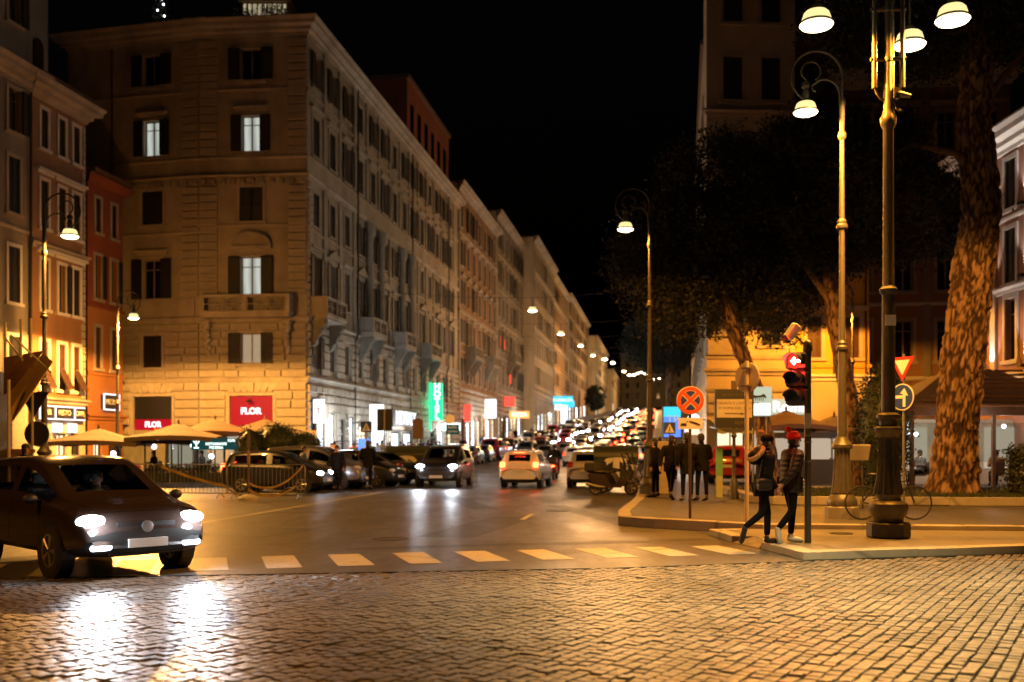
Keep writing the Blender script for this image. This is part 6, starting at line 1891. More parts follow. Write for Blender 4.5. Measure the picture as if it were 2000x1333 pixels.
# traffic light
t = thing('traffic_light', 'traffic light showing a red left arrow on a dark pole beside the walkers', 'traffic light', (4.80, 16.62, IZ))
mb = MB(); mb.tube([(0, 0, 0), (0, 0, 3.22)], .056, 14); mb.lathe([(.075, 3.10), (.08, 3.14), (.075, 3.24), (.03, 3.29)], 14); mb.build('pole', M['iron'], t, smooth=50)
for z in (1.62, 1.72, 2.0, 1.3):
    mb = MB(); mb.lathe([(.060, z), (.064, z + .005), (.064, z + .025), (.060, z + .03)], 14); mb.build('clamp_ring', M['steel'], t, smooth=50)
mb = MB(); mb.box(-.05, -.068, 1.85, .04, -.060, 2.10); mb.build('sticker', M['pole_tan'], t)
FD = R(-34)
head = empty('signal_head', (-.20, -.06, 2.36), FD, t)
for k, (lens, zz) in enumerate((('sig_red', .58), ('black', .29), ('black', 0.0))):
    h = inst('lamp_case', None, head) if False else None
    mb = MB(); mb.bbox(-.16, -.05, zz - .142, .16, .16, zz + .142, .035)
    case = mb.build('lamp_case', M['black'], head)
    mb = MB(); mb.ytube((0, zz), .118, -.056, -.051, 24); mb.build('lens', M[lens], case)
    mb = MB()
    N_ = 16
    for i in range(N_):
        a, b = R(-25 + 230 * i / N_), R(-25 + 230 * (i + 1) / N_)
        f = lambda q: .27 if math.sin(q) > .2 else .13
        p0, p1 = (math.cos(a) * .135, zz + math.sin(a) * .135), (math.cos(b) * .135, zz + math.sin(b) * .135)
        mb.add([(p0[0], -.052, p0[1]), (p1[0], -.052, p1[1]), (p1[0], -.052 - f(b), p1[1] - .02), (p0[0], -.052 - f(a), p0[1] - .02),
                (p0[0] * .95, -.052, zz + (p0[1] - zz) * .95), (p1[0] * .95, -.052, zz + (p1[1] - zz) * .95), (p1[0] * .95, -.052 - f(b), zz + (p1[1] - zz) * .95 - .02), (p0[0] * .95, -.052 - f(a), zz + (p0[1] - zz) * .95 - .02)],
               [(0, 1, 2, 3), (7, 6, 5, 4), (3, 2, 6, 7)])
    mb.build('visor', M['black'], case, smooth=40)
mb = MB(); z = .58
mb.prism([(k * 1.12, z + (h - z) * 1.12) for k, h in ((-.075, z), (-.02, z + .062), (.008, z + .040), (-.015, z + .020), (.075, z + .020), (.075, z - .020), (-.015, z - .020), (.008, z - .040), (-.02, z - .062))], -.064, -.0575); mb.build('arrow', M['sig_arrow'], head)
lamp_light('POINT', head, (-.06, -.42, .50), 75, (1, .04, .02), .05, name='signal_glow')
mb = MB()
for z in (2.45, 2.85): mb.tube([(0, 0, z), (-.18, -.05, z)], .02, 6)
mb.build('bracket', M['iron'], t)
mb = MB(); mb.T = Matrix.Translation((-.26, -.03, 3.42)) @ Matrix.Rotation(R(35), 4, 'Y') @ Matrix.Rotation(R(20), 4, 'Z'); mb.bbox(-.06, -.07, -.14, .06, .07, .14, .02); cb = mb.build('traffic_camera', M['white'], t)
mb = MB(); mb.tube([(-.2, -.02, 3.36), (0, 0, 3.15)], .018, 6); mb.sph((-.38, -.03, 3.32), (.07, .06, .06), 10, 6); mb.build('camera_arm', M['iron_dark'], t, smooth=50)

# brown direction board
t = thing('direction_board', 'black framed restaurant direction board with arrow on an ornate black post', 'sign', (6.2, 28.6, PZ))
mb = MB(); mb.lathe([(.11, 0), (.11, .5), (.08, .55), (.05, .62), (.05, 1.15), (.08, 1.2), (.05, 1.25), (.045, 1.7), (.09, 1.76), (.045, 1.84), (.045, 2.0)], 12); mb.build('post', M['iron_dark'], t, smooth=40)
mb = MB(); mb.box(-.54, -.05, 1.98, .54, .05, 3.06); bd = mb.build('board', M['black'], t)
mb = MB(); mb.prism([(-.5, 1.976), (-.2, 1.86), (.2, 1.86), (.5, 1.976)], -.04, .04); mb.build('apron', M['iron_dark'], t)
mb = MB(); mb.box(-.49, -.06, 2.27, .49, -.0505, 2.78); pn = mb.build('panel', M['pole_tan'], bd)
text('lettering', 'RISTORANTE E CAFFETTERIA\nDI ROMA DAL 1942', .105, M['wood'], pn, (0, -.064, 2.60), depth=.003, leading=1.3)
mb = MB(); mb.prism([(-.28, 2.375), (.18, 2.36), (.18, 2.335), (.30, 2.375), (.18, 2.415), (.18, 2.392), (-.28, 2.40)], -.066, -.0605); mb.build('arrow', M['wood'], pn)
text('lettering', 'RISTORANTE CAFFE', .075, M['canvas'], bd, (0, -.054, 2.90), depth=.003)
text('lettering', 'ROMA', .13, M['canvas'], bd, (.2, -.054, 2.12), depth=.003)
mb = MB(); mb.box(-.08, -.03, 3.062, .08, .03, 3.30); mb.build('crest_plate', M['wood'], t)

# lit filling station sign
t = thing('lit_pump_sign', 'glowing white sign with a black six legged animal beside the direction board', 'sign', (8.0, 33.0, PZ))
mb = MB(); mb.tube([(-.22, .03, 0), (-.22, .03, 2.5)], .03, 8); mb.tube([(.22, .03, 0), (.22, .03, 2.5)], .03, 8); mb.build('post', M['steel'], t)
mb = MB(); mb.bbox(-.35, -.09, 2.44, .35, .09, 3.38, .03); bx = mb.build('light_box', M['sign_cream'], t)
mb = MB()
mb.prism([(-.30, 3.07), (-.24, 3.11), (-.1, 3.09), (.02, 3.11), (.06, 3.15), (.12, 3.13), (.18, 3.03), (.16, 3.01), (.08, 3.04), (-.28, 3.01)], -.105, -.0925)
for k in range(6):
    x = -.27 + .065 * k; mb.prism([(x, 3.02), (x + .03, 3.02), (x + .045, 2.92), (x + .03, 2.92)], -.104, -.0927)
mb.prism([(-.30, 3.07), (-.34, 3.12), (-.31, 3.13), (-.27, 3.09)], -.1035, -.0928)
tag(mb.build('animal_emblem', M['black'], bx), kind='stuff')
mb = MB(); mb.box(-.30, -.096, 2.47, .30, -.0925, 2.85); mb.build('bright_panel', M['sign_white'], bx)

# yield and obligatory direction signs seen askew
t = thing('yield_sign', 'give way triangle above a blue round arrow sign seen askew on one pole', 'traffic sign', (8.80, 23.0, PZ))
mb = MB(); mb.tube([(0, 0, 0), (0, 0, 3.55)], .03, 10); mb.build('pole', M['steel'], t, smooth=60)
TT = Matrix.Rotation(R(-58), 4, 'Z')
mb = MB(); mb.T = TT; mb.prism([(-.32, 3.48), (.32, 3.48), (0, 2.93)], -.055, -.04); tr = mb.build('triangle', M['red'], t)
mb = MB(); mb.T = TT; mb.prism([(-.20, 3.41), (.20, 3.41), (0, 3.065)], -.06, -.0555); mb.build('white_field', M['white'], tr)
mb = MB(); mb.T = TT; disc(mb, .30, -.055, -.04, (0, 2.58)); d_ = mb.build('disc', M['white'], t)
mb = MB(); mb.T = TT; disc(mb, .275, -.06, -.0555, (0, 2.58)); d2 = mb.build('blue_disc', M['blue'], t)
mb = MB(); mb.T = TT; mb.prism([(-.20, 2.55), (.02, 2.55), (.02, 2.62), (-.20, 2.62)], -.065, -.0605); mb.prism([(.02, 2.36), (.09, 2.36), (.09, 2.62), (.16, 2.60), (.06, 2.78), (-.05, 2.66), (.02, 2.65)], -.066, -.0607); mb.build('arrow', M['white'], d2)
t = thing('info_board', 'small slanted tan information board behind the triple lamp', 'sign', (8.15, 24.2, PZ))
mb = MB(); mb.tube([(-.12, 0, 0), (-.12, 0, 1.25)], .02, 6); mb.tube([(.14, 0, 0), (.14, 0, 1.25)], .02, 6); mb.build('leg', M['iron_dark'], t)
mb = MB(); mb.T = Matrix.Rotation(R(25), 4, 'X'); mb.bbox(-.28, .30, 1.12, .20, .33, 1.52, .01); mb.build('board', M['pole_tan'], t)
t = thing('utility_cabinet', 'beige utility cabinet standing next to the dark street lamp', 'cabinet', (4.62, 31.6, PZ))
mb = MB(); mb.bbox(-.22, -.2, 0, .26, .2, 1.32, .015); mb.build('body', M['pole_tan'], t)
mb = MB(); mb.bbox(-.235, -.215, 1.325, .275, .215, 1.62, .015); mb.build('hood', M['pole_tan'], t)
t = thing('ad_screen', 'bright blue backlit advertising screen on the right pavement', 'sign', (7.1, 45.5, PZ))
mb = MB(); mb.box(-.14, -.1, 0, .14, .1, 1.8); mb.build('post', M['iron_dark'], t)
mb = MB(); mb.bbox(-.42, -.12, 1.8, .42, .12, 3.25, .04); bx = mb.build('case', M['iron_dark'], t)
mb = MB(); mb.box(-.38, -.127, 1.86, .38, -.1215, 2.75); mb.build('screen', M['neon_blue'], bx)
mb = MB(); mb.box(-.38, -.127, 2.753, .38, -.1215, 3.2); mb.build('upper_screen', M['neon_cyan'], bx)
text('lettering', 'TP', .5, M['sign_cream'], bx, (.02, -.131, 2.62), depth=.003)
def crossing_sign(label, loc, rz=0, h=2.35, s=.40):
    t = thing('crossing_sign', label, 'traffic sign', loc, rz, 'pedestrian crossing signs')
    mb = MB(); mb.tube([(0, 0, 0), (0, 0, h)], .025, 8); mb.build('pole', M['steel'], t)
    mb = MB(); mb.box(-s / 2, -.05, h - s, s / 2, -.03, h); pl = mb.build('plate', M['blue'], t)
    mb = MB(); mb.prism([(-s * .40, h - s * .88), (s * .40, h - s * .88), (0, h - s * .12)], -.054, -.0505); tri = mb.build('triangle', M['white'], pl)
    mb = MB(); c = h - s * .55
    mb.ytube((.0, c + s * .14), s * .04, -.058, -.0545, 8); mb.prism([(-s * .04, c + s * .1), (s * .05, c + s * .09), (s * .03, c - s * .08), (s * .10, c - s * .26), (s * .04, c - s * .27), (-s * .01, c - s * .1), (-s * .10, c - s * .27), (-s * .15, c - s * .25), (-s * .05, c - s * .06)], -.0583, -.0547)
    tag(mb.build('walker_symbol', M['black'], tri), kind='stuff')
crossing_sign('blue pedestrian crossing sign on the right pavement before the blue screen', (5.15, 33.5, PZ), 0, 2.25, .38)
crossing_sign('blue pedestrian crossing sign on the left by the lit shopfronts', (-6.4, 45.0, 0), 0, 2.75, .48)
t = thing('sign_panel_back', 'pair of dark sign panels seen from behind on a thin steel post', 'sign', (-5.72, 46.0, 0))
mb = MB(); mb.tube([(0, -.03, 0), (0, -.03, 3.3)], .035, 8); mb.build('post', M['steel'], t)
for x0, x1 in ((-.34, -.015), (.015, .34)):
    mb = MB(); mb.box(x0, 0, 2.35, x1, .03, 3.33); mb.build('panel', M['black'], t)
t = thing('arched_signboard', 'arch topped brown sign board on a post before the hotel', 'sign', (-4.6, 50.0, 0))
mb = MB(); mb.tube([(0, .03, 0), (0, .03, 2.1)], .03, 8); mb.build('post', M['steel'], t)
mb = MB(); mb.prism([(-.25, 2.0), (.25, 2.0), (.25, 2.85)] + [(.25 * math.cos(PI * k / 8), 2.85 + .16 * math.sin(PI * k / 8)) for k in range(1, 8)] + [(-.25, 2.85)], -.03, .02); mb.build('board', M['wood'], t)
t = thing('teal_signpost', 'teal direction plate with a white round sign above it', 'sign', (-3.3, 52.0, 0))
mb = MB(); mb.tube([(0, .03, 0), (0, .03, 3.2)], .03, 8); mb.build('post', M['steel'], t)
mb = MB(); mb.box(-.05, -.02, 2.25, .62, .01, 2.75); pl = mb.build('plate', M['sign_teal'], t)
text('lettering', 'ROMA', .16, M['white'], pl, (.28, -.022, 2.6), depth=.003); text('lettering', 'CENTRO', .12, M['white'], pl, (.28, -.022, 2.39), depth=.003)
mb = MB(); disc(mb, .24, -.02, .01, (.15, 3.02)); mb.build('disc', M['white'], t)

# hotel sign and shop signs along the left facades
def wall_sign(name, label, s, t0, t1, z0, z1, m, mtxt=None, txt=None, size=.4, vertical=False, thick=.16, group=None):
    p = st(s, 0)
    t = thing(name, label, 'sign', (p.x, p.y, p.z), STANG - PI / 2, group)     # local x points out from the facade
    mb = MB(); mb.box(t0, -thick / 2, z0, t1, thick / 2, z1); b = mb.build('panel', M[m], t)
    mb = MB(); mb.tube([(.0, 0, z1 - .15), (t0, 0, z1 - .15)], .03, 6); mb.tube([(0, 0, z0 + .15), (t0, 0, z0 + .15)], .03, 6); mb.build('bracket', M['iron_dark'], t)
    if txt:
        if vertical:
            n_ = len(txt)
            for k, ch in enumerate(txt):
                text('letter', ch, size, M[mtxt], b, ((t0 + t1) / 2, -thick / 2 - .03, z1 - (z1 - z0) * (k + .5) / n_), font_bold=.02)
        else: text('lettering', txt, size, M[mtxt], b, ((t0 + t1) / 2, -thick / 2 - .03, (z0 + z1) / 2), font_bold=.012)
    return t
ht = wall_sign('hotel_sign', 'vertical green neon hotel sign projecting from the palazzo', 31.5, .35, 1.35, 3.5, 6.8, 'neon_green', 'neon_white', 'HOTEL', .82, True)
mb = MB(); mb.box(.06, -.05, 2.6, .30, .05, 6.9); mb.build('neon_strip', M['neon_green'], ht)
mb = MB(); mb.box(1.36, -.08, 2.6, 2.9, .08, 3.25); bx = mb.build('lower_panel', M['neon_white'], ht)
lamp_light('POINT', ht, (.8, -.6, 5.0), 60, (.05, 1, .45), .4, name='neon_glow')
lamp_light('POINT', ht, (.8, -.6, 3.0), 30, (.4, 1, .7), .4, name='neon_glow')
wall_sign('shop_sign', 'small lit cube sign at the palazzo corner', .4, .25, .9, 3.0, 4.4, 'sign_white', 'blue', 'T', .5)
wall_sign('shop_sign', 'tall narrow white light box outside the street shops', 8.0, 1.6, 2.3, 1.6, 3.3, 'sign_white')
wall_sign('shop_sign', 'blue glowing disc shaped sign low on the palazzo shops', 5.4, 1.5, 2.2, 1.2, 2.1, 'neon_blue')
wall_sign('shop_sign', 'white lit sign in the middle of the palazzo shop row', 12.0, .3, 1.3, 3.1, 4.5, 'sign_white')
wall_sign('shop_sign', 'orange neon box on the dark palazzo past the hotel', 46.5, .4, 1.1, 3.3, 5.0, 'neon_red')
wall_sign('shop_sign', 'white and orange lantern sign on the dark palazzo', 58, .6, 1.9, 3.4, 5.6, 'sign_white', 'neon_orange', 'BAR', .55)
wall_sign('shop_sign', 'glowing orange neon fast food sign further up the street', 76, .8, 3.4, 3.0, 3.9, 'neon_orange', 'sign_white', 'PIZZA', .75)
wall_sign('shop_sign', 'red glowing panel high above the orange neon sign', 75, .3, 1.6, 4.6, 5.8, 'neon_red')
wall_sign('shop_sign', 'teal lit box sign halfway up the hill', 118, 2.2, 5.6, 4.4, 5.8, 'neon_cyan', 'sign_white', 'FARMACIA', .7)
wall_sign('shop_sign', 'white lit column sign below the teal box', 121, 3.2, 4.4, 1.0, 4.2, 'sign_white')
wall_sign('shop_sign', 'white lit sign on the ochre palazzo', 132, .5, 2.4, 3.2, 4.6, 'sign_white')
wall_sign('shop_sign', 'pale blue lit sign on the upper ochre palazzo', 155, .5, 2.8, 3.4, 4.8, 'neon_cyan')
mb = fr.mb(); mb.box(18.6, -.25, 3.05, 26.2, -.01, 4.6); o = None
bs = thing('shop_fascia', 'long white lit fascia with big letters above the street shops', 'sign', (-12, 60, 0)); mb.build('fascia_box', M['iron_dark'], bs)
p_ = fr.T @ Vector((22.4, -.30, 3.8)); text('lettering', 'MIDITALY', 1.45, M['sign_white'], bs, p_, (PI / 2, 0, fr.ang), font_bold=.03)
p_ = fr.T @ Vector((22.4, -1.6, 3.4)); lamp_light('POINT', bs, p_, 160, (.85, .92, 1), .6, name='fascia_glow')
cn = thing('shop_canopy', 'flat white canopy sheltering the street shop entrance', 'canopy', (-12, 60, 0))
mb = fr.mb(); mb.box(9.6, -3.4, 2.75, 14.6, -.28, 2.95); mb.build('roof', M['white_trim'], cn)
mb = fr.mb(); mb.tube([(9.8, -3.2, .14), (9.8, -3.2, 2.74)], .05, 8); mb.build('post', M['steel'], cn)
mb = fr.mb(); mb.tube([(14.4, -3.2, .14), (14.4, -3.2, 2.74)], .05, 8); mb.build('post', M['steel'], cn)
for s, pw in ((3.2, 260), (9, 180), (17, 200), (36, 220), (53, 300), (61, 300), (85, 300), (105, 500), (118, 600)):
    p = st(s, 1.3); lamp_light('POINT', None, (p.x, p.y, p.z + 2.6), pw * 1.8, (.85, .93, 1) if s < 60 else (1, .85, .65), .5, name='shop_entrance_light')
# signs on the right houses
t = thing('roma_sign', 'white lettering on an orange lit board on the cream house front', 'sign', (13.3, 50.1, 3.2))
mb = MB(); mb.box(-.75, -.12, 0, 1.3, -.02, .75); bx = mb.build('board', M['sign_cream'], t)
text('lettering', 'Roma', .72, M['sign_white'], bx, (.25, -.16, .36), font_bold=.02)
mb = MB(); mb.box(-.86, -.13, .3, -.76, -.02, .8); mb.build('side_lamp', M['neon_orange'], t)
for k, (s, z, m) in enumerate(((2, 3.0, 'sign_white'), (9, 2.6, 'shop_warm'), (16, 3.0, 'sign_white'), (24, 2.8, 'neon_blue'))):
    a = th_.location + fs.T @ Vector((fs.L - s, -.6, z))
    t = thing('shop_sign', ['white round lit sign at the cream house corner', 'warm lit box sign on the cream house side wall', 'white lit box sign further along the cream house side', 'blue lit box sign far along the cream house side'][k], 'sign', (a.x, a.y, a.z), R(-8), 'lit signs on the right pavement')
    mb = MB(); (mb.ytube((0, 0), .32, -.08, .08, 20) if k == 0 else mb.bbox(-.4, -.08, -.3, .4, .08, .3, .03)); mb.build('light_box', M[m], t)
    mb = MB(); mb.tube([(.3, 0, 0), (.62, 0, 0)], .03, 6); mb.build('bracket', M['iron_dark'], t)
for s, pw in ((2.5, 220), (9, 200), (18, 250)):
    a = th_.location + fs.T @ Vector((fs.L - s, -1.4, 2.6)); lamp_light('POINT', None, a, pw, (1, .85, .7), .4, name='shop_entrance_light')
def awning(label, a, b, zt, zb, proj, m):
    t = thing('shop_awning', label, 'awning', (a[0], a[1], 0), 0, 'awnings on the cream house')
    f = Facade(t, a, b)
    mb = f.mb(); n_ = 10
    vs, fs_ = [], []
    for i in range(n_ + 1):
        u = f.L * i / n_
        vs += [(u, -.02, zt), (u, -proj * .6, zb + (zt - zb) * .5), (u, -proj, zb), (u, -proj, zb - .22 - .06 * (i % 2))]
    for i in range(n_):
        for j in range(3): fs_.append((4 * i + j, 4 * i + 4 + j, 4 * i + 5 + j, 4 * i + 1 + j))
    mb.add(vs, fs_); mb.build('cloth', M[m], t)
    mb = f.mb(); mb.tube([(0, -.02, zb + .1), (0, -proj, zb)], .02, 5); mb.build('arm', M['steel'], t)
    mb = f.mb(); mb.tube([(f.L, -.02, zb + .1), (f.L, -proj, zb)], .02, 5); mb.build('arm', M['steel'], t)
awning('pale green scalloped awning over the corner shop', (9.6, 49.98), (12.2, 50.16), 3.0, 2.5, 1.6, 'canvas_green')

# ---------------------------------------------------------------- bins, barriers
def dumpster(label, loc, rz):
    t = thing('dumpster', label, 'bin', loc, rz, 'large dark street bins')
    mb = MB(); v = [(-.72, -.5, .25), (.72, -.5, .25), (.72, .5, .25), (-.72, .5, .25), (-.82, -.62, 1.25), (.82, -.62, 1.25), (.82, .62, 1.25), (-.82, .62, 1.25)]
    mb.add(v, [(0, 3, 2, 1), (0, 1, 5, 4), (1, 2, 6, 5), (2, 3, 7, 6), (3, 0, 4, 7), (4, 5, 6, 7)]); mb.build('body', M['bin'], t)
    mb = MB(); mb.T = Matrix.Rotation(PI / 2, 4, 'Z')
    mb.prism([(.66, 1.252)] + [(.66 * math.cos(PI * k / 10), 1.26 + .42 * math.sin(PI * k / 10)) for k in range(11)] + [(-.66, 1.252)], -.84, .84); mb.build('lid', M['bin'], t, smooth=40)
    for x0, x1 in ((-.12, .12),):
        mb = MB(); mb.box(x0, -.66, .5, x1, -.63, 1.24); mb.build('centre_stripe', M['white_trim'], t)
    for s in (1, -1):
        mb = MB(); mb.prism([(s * .13, 1.24), (s * .36, 1.20), (s * .70, .86), (s * .78, .78), (s * .79, .62), (s * .60, .80), (s * .13, 1.10)], -.655, -.632); mb.build('reflective_band', M['white_trim'], t)
    for x in (-.55, .55):
        for y in (-.35, .35):
            mb = MB(); mb.T = Matrix.Translation((x, y, .12)); mb.ytube((0, 0), .12, -.04, .04, 12); mb.build('castor', M['rubber'], t)
    return t
dumpster('dark street bin with pale bands behind the parked scooters', (3.95, 39.0, 0), R(-4))
dumpster('dark street bin between the parked saloon and the off-roader', (-4.75, 45.6, 0), R(6))
dumpster('second dark street bin tucked behind the left one', (-4.4, 48.0, 0), R(4))
def barrier(label, a, b, group='crowd barriers'):
    a, b = Vector((a[0], a[1], 0)), Vector((b[0], b[1], 0)); d = b - a
    t = thing('crowd_barrier', label, 'barrier', a, math.atan2(d.y, d.x), group)
    L = d.length
    mb = MB(); mb.tube([(0, 0, .16), (0, 0, 1.02), (.06, 0, 1.08), (L - .06, 0, 1.08), (L, 0, 1.02), (L, 0, .16), (0, 0, .16)], .019, 6); mb.build('frame', M['steel'], t, smooth=60)
    n_ = int(L / .13)
    me = MB(); me.tube([(0, 0, .165), (0, 0, 1.075)], .0075, 5); me = me.mesh('bar', M['steel'])
    for k in range(1, n_): inst('bar', me, t, (L * k / n_, 0, 0))
    for x in (.2, L - .2):
        mb = MB(); mb.tube([(x, -.28, .02), (x, 0, .17), (x, .28, .02)], .017, 5); mb.build('foot', M['steel'], t)
barrier('steel crowd barrier with yellow tape in front of the black hatchback', (-9.05, 32.6), (-6.55, 32.4))
barrier('steel crowd barrier standing left of the taped wooden post', (-11.6, 33.2), (-9.15, 32.8))
barrier('steel crowd barrier nearest the striped board', (-14.2, 34.4), (-11.7, 33.5))
t = thing('tape_post', 'leaning wooden post in a heavy base wound with yellow tape', 'post', (-8.05, 31.3, 0))
mb = MB(); mb.lathe([(.30, 0), (.30, .10), (.22, .16), (.06, .2)], 12); mb.build('base', M['kerb'], t, smooth=30)
mb = MB(); mb.tube([(0, 0, .15), (.01, 0, 2.15)], .035, 8); mb.build('pole', M['wood'], t)
mb = MB(); mb.lathe([(.04, 1.12), (.046, 1.2), (.044, 1.5), (.04, 1.55)], 8); mb.build('wound_tape', M['tape'], t)
t = thing('hazard_tape', 'sagging yellow hazard tape strung between post and barriers', 'tape', (-8.05, 31.3, 0))
mb = MB()
def ribbon(mb, a, b, sag, w=.07, n=10):
    a, b = Vector(a), Vector(b); pr = None
    for i in range(n + 1):
        q = i / n; p = a.lerp(b, q) - Vector((0, 0, sag * 4 * q * (1 - q)))
        cur = (p + Vector((0, .01 * math.sin(i * 2.1), w / 2)), p - Vector((0, .01 * math.sin(i * 2.1), w / 2)))
        if pr: mb.quad(pr[0], cur[0], cur[1], pr[1])
        pr = cur
ribbon(mb, (0, -.04, .55), (1.45, 1.05, 1.05), .38)
mb.build('strip', M['tape'], t)
mb = MB(); ribbon(mb, (0, -.04, .35), (1.25, .8, .4), .25); mb.build('strip', M['tape'], t)
mb = MB(); ribbon(mb, (-3.4, 1.9, 1.05), (-1.1, 1.2, .42), .06, .09); mb.build('strip', M['tape'], t)
mb = MB(); ribbon(mb, (-1.1, 1.2, .42), (-.1, -.02, .12), .05); mb.build('strip', M['tape'], t)
t = thing('striped_barrier_board', 'red and white striped barrier board behind the speeding car', 'barrier', (-14.2, 35.0, 0))
mb = MB(); mb.box(-.3, -.02, .70, 1.6, .02, 1.02); bd = mb.build('board', M['white'], t)
for k in range(4):
    x = -.25 + .48 * k; mb = MB(); mb.prism([(x, .703), (x + .22, .703), (x + .36, 1.017), (x + .14, 1.017)], -.026, -.0205); mb.build('red_stripe', M['red'], bd)
for x in (-.1, 1.4):
    mb = MB(); mb.tube([(x, -.25, 0), (x, 0, .75), (x, .25, 0)], .02, 6); mb.build('leg', M['steel'], t)

# ---------------------------------------------------------------- restaurant terrace on the left
def parasol(label, loc, half, zt, ze, m, group='large square parasols on the left terrace'):
    t = thing('parasol', label, 'parasol', loc, R(8), group)
    mb = MB(); n_ = 6
    v = [(0, 0, zt)]; f = []
    ring = []
    for k in range(4):
        c0 = Vector(((half if k in (0, 3) else -half), (half if k < 2 else -half), ze)); c1 = Vector(((half if k in (2, 3) else -half) if False else (half if (k + 1) % 4 in (0, 3) else -half), (half if (k + 1) % 4 < 2 else -half), ze))
        for i in range(n_):
            q = i / n_; p = c0.lerp(c1, q); p.z += .10 * 4 * q * (1 - q); ring.append(p)
    N_ = len(ring)
    mid = [Vector((p.x * .5, p.y * .5, zt + (p.z - zt) * .5 - .05)) for p in ring]
    skirt = [p - Vector((0, 0, .18)) for p in ring]
    vs = [Vector((0, 0, zt))] + mid + ring + skirt
    for i in range(N_):
        j = (i + 1) % N_
        f += [(0, 1 + i, 1 + j), (1 + i, 1 + N_ + i, 1 + N_ + j, 1 + j), (1 + N_ + i, 1 + 2 * N_ + i, 1 + 2 * N_ + j, 1 + N_ + j)]
    mb.add(vs, f); mb.build('canopy', M[m], t)
    mb = MB(); mb.tube([(0, 0, 0), (0, 0, zt + .02)], .03, 8); mb.build('pole', M['wood'], t)
    mb = MB(); mb.lathe([(.06, zt), (.05, zt + .06), (.02, zt + .16)], 8); mb.build('finial', M['wood'], t)
    for k in range(4):
        a = PI / 4 + PI / 2 * k
        mb = MB(); mb.tube([(0, 0, zt - .08), (half * 1.38 * math.cos(a), half * 1.38 * math.sin(a), ze + .0)], .015, 5); mb.build('rib', M['wood'], t)
    return t
parasol('leftmost beige parasol of the terrace, before the brown house', (-17.6, 43.6, 0), 1.9, 2.42, 1.80, 'canvas')
parasol('beige parasol second on the terrace, over the glass screens', (-14.4, 44.2, .13), 1.85, 2.52, 1.88, 'canvas')
parasol('brown parasol third on the terrace, above the restaurant sign', (-13.4, 46.2, .13), 1.9, 2.75, 2.1, 'canvas_brown')
parasol('beige parasol behind the brown one, below the dark sign panel', (-17.0, 48.8, .13), 2.0, 2.25, 1.72, 'canvas')
parasol('beige parasol nearest the palazzo corner, below the red sign', (-12.0, 49.8, .13), 2.1, 2.85, 2.1, 'canvas')
ter = thing('terrace_screen', 'glass screened restaurant terrace with green planters under the parasols', 'terrace', (-16.6, 43.2, .13))
Lt = 5.6
mb = MB(); mb.box(0, -.05, 1.62, Lt, .05, 1.78); mb.build('top_rail', M['sign_teal'] if False else M['iron_dark'], ter)
for k in range(6):
    x = Lt * k / 5
    mb = MB(); mb.box(x - .03, -.03, 0, x + .03, .03, 1.62); mb.build('post', M['iron_dark'], ter)
    if k < 5:
        mb = MB(); mb.box(x + .04, -.006, .5, x + Lt / 5 - .04, .006, 1.6); mb.build('glass_panel', M['clear'], ter)
        mb = MB(); mb.bbox(x + .06, -.32, 0, x + Lt / 5 - .06, -.06, .42, .02); pt = mb.build('planter', M['bin'], ter)
        mb = MB(); rg = random.Random(k)
        for i in range(150):
            p = Vector((rg.uniform(x + .08, x + Lt / 5 - .08), rg.uniform(-.34, -.05), rg.uniform(.40, .72))); d = Vector((rg.gauss(0, 1), rg.gauss(0, 1), rg.gauss(.4, 1))).normalized() * .07; e_ = d.orthogonal().normalized() * .03
            mb.add([p, p + d + e_, p + 2 * d, p + d - e_], [(0, 1, 2, 3)])
        mb.build('foliage', M['leaf'], pt)
bw = thing('lit_restaurant', 'glowing restaurant front with curtains behind the terrace', 'restaurant', (-17.0, 50.2, .13))
mb = MB(); mb.box(0, 0, 0, 7.4, .15, 2.3); mb.build('wall', M['stucco_cream'], bw)
for k in range(5):
    mb = MB(); mb.box(.2 + 1.42 * k, -.03, .5, 1.42 + 1.42 * k, -.002, 2.1); wi = mb.build('window', M['interior'], bw)
    mb = MB(); mb.box(.78 + 1.42 * k, -.06, .5, .84 + 1.42 * k, -.031, 2.1); mb.build('mullion', M['stucco_red'], wi)
t = thing('restaurant_sign', 'dark teal sign board with white restaurant lettering on the terrace', 'sign', (-13.35, 42.6, .13))
mb = MB(); mb.box(0, 0, 1.38, 1.95, .06, 1.84); bd = mb.build('board', M['sign_teal'], t)
for x in (.1, 1.85):
    mb = MB(); mb.tube([(x, .09, 0), (x, .09, 1.8)], .025, 6); mb.build('post', M['iron_dark'], t)
text('lettering', 'FORI', .14, M['neon_white'], bd, (1.68, -.02, 1.755), depth=.006)
text('lettering', 'RISTORANTE', .15, M['neon_white'], bd, (1.05, -.02, 1.62), depth=.006)
text('lettering', 'PIZZERIA', .14, M['neon_white'], bd, (1.05, -.02, 1.47), depth=.006)
mb = MB(); mb.tube([(.10, -.01, 1.74), (.16, -.01, 1.66), (.22, -.01, 1.62), (.28, -.01, 1.66), (.34, -.01, 1.74)], .018, 6); mb.tube([(.22, -.01, 1.76), (.22, -.01, 1.50)], .018, 6); mb.box(.12, -.02, 1.44, .32, -.002, 1.48); mb.build('emblem', M['neon_white'], bd)
rg = random.Random(4)
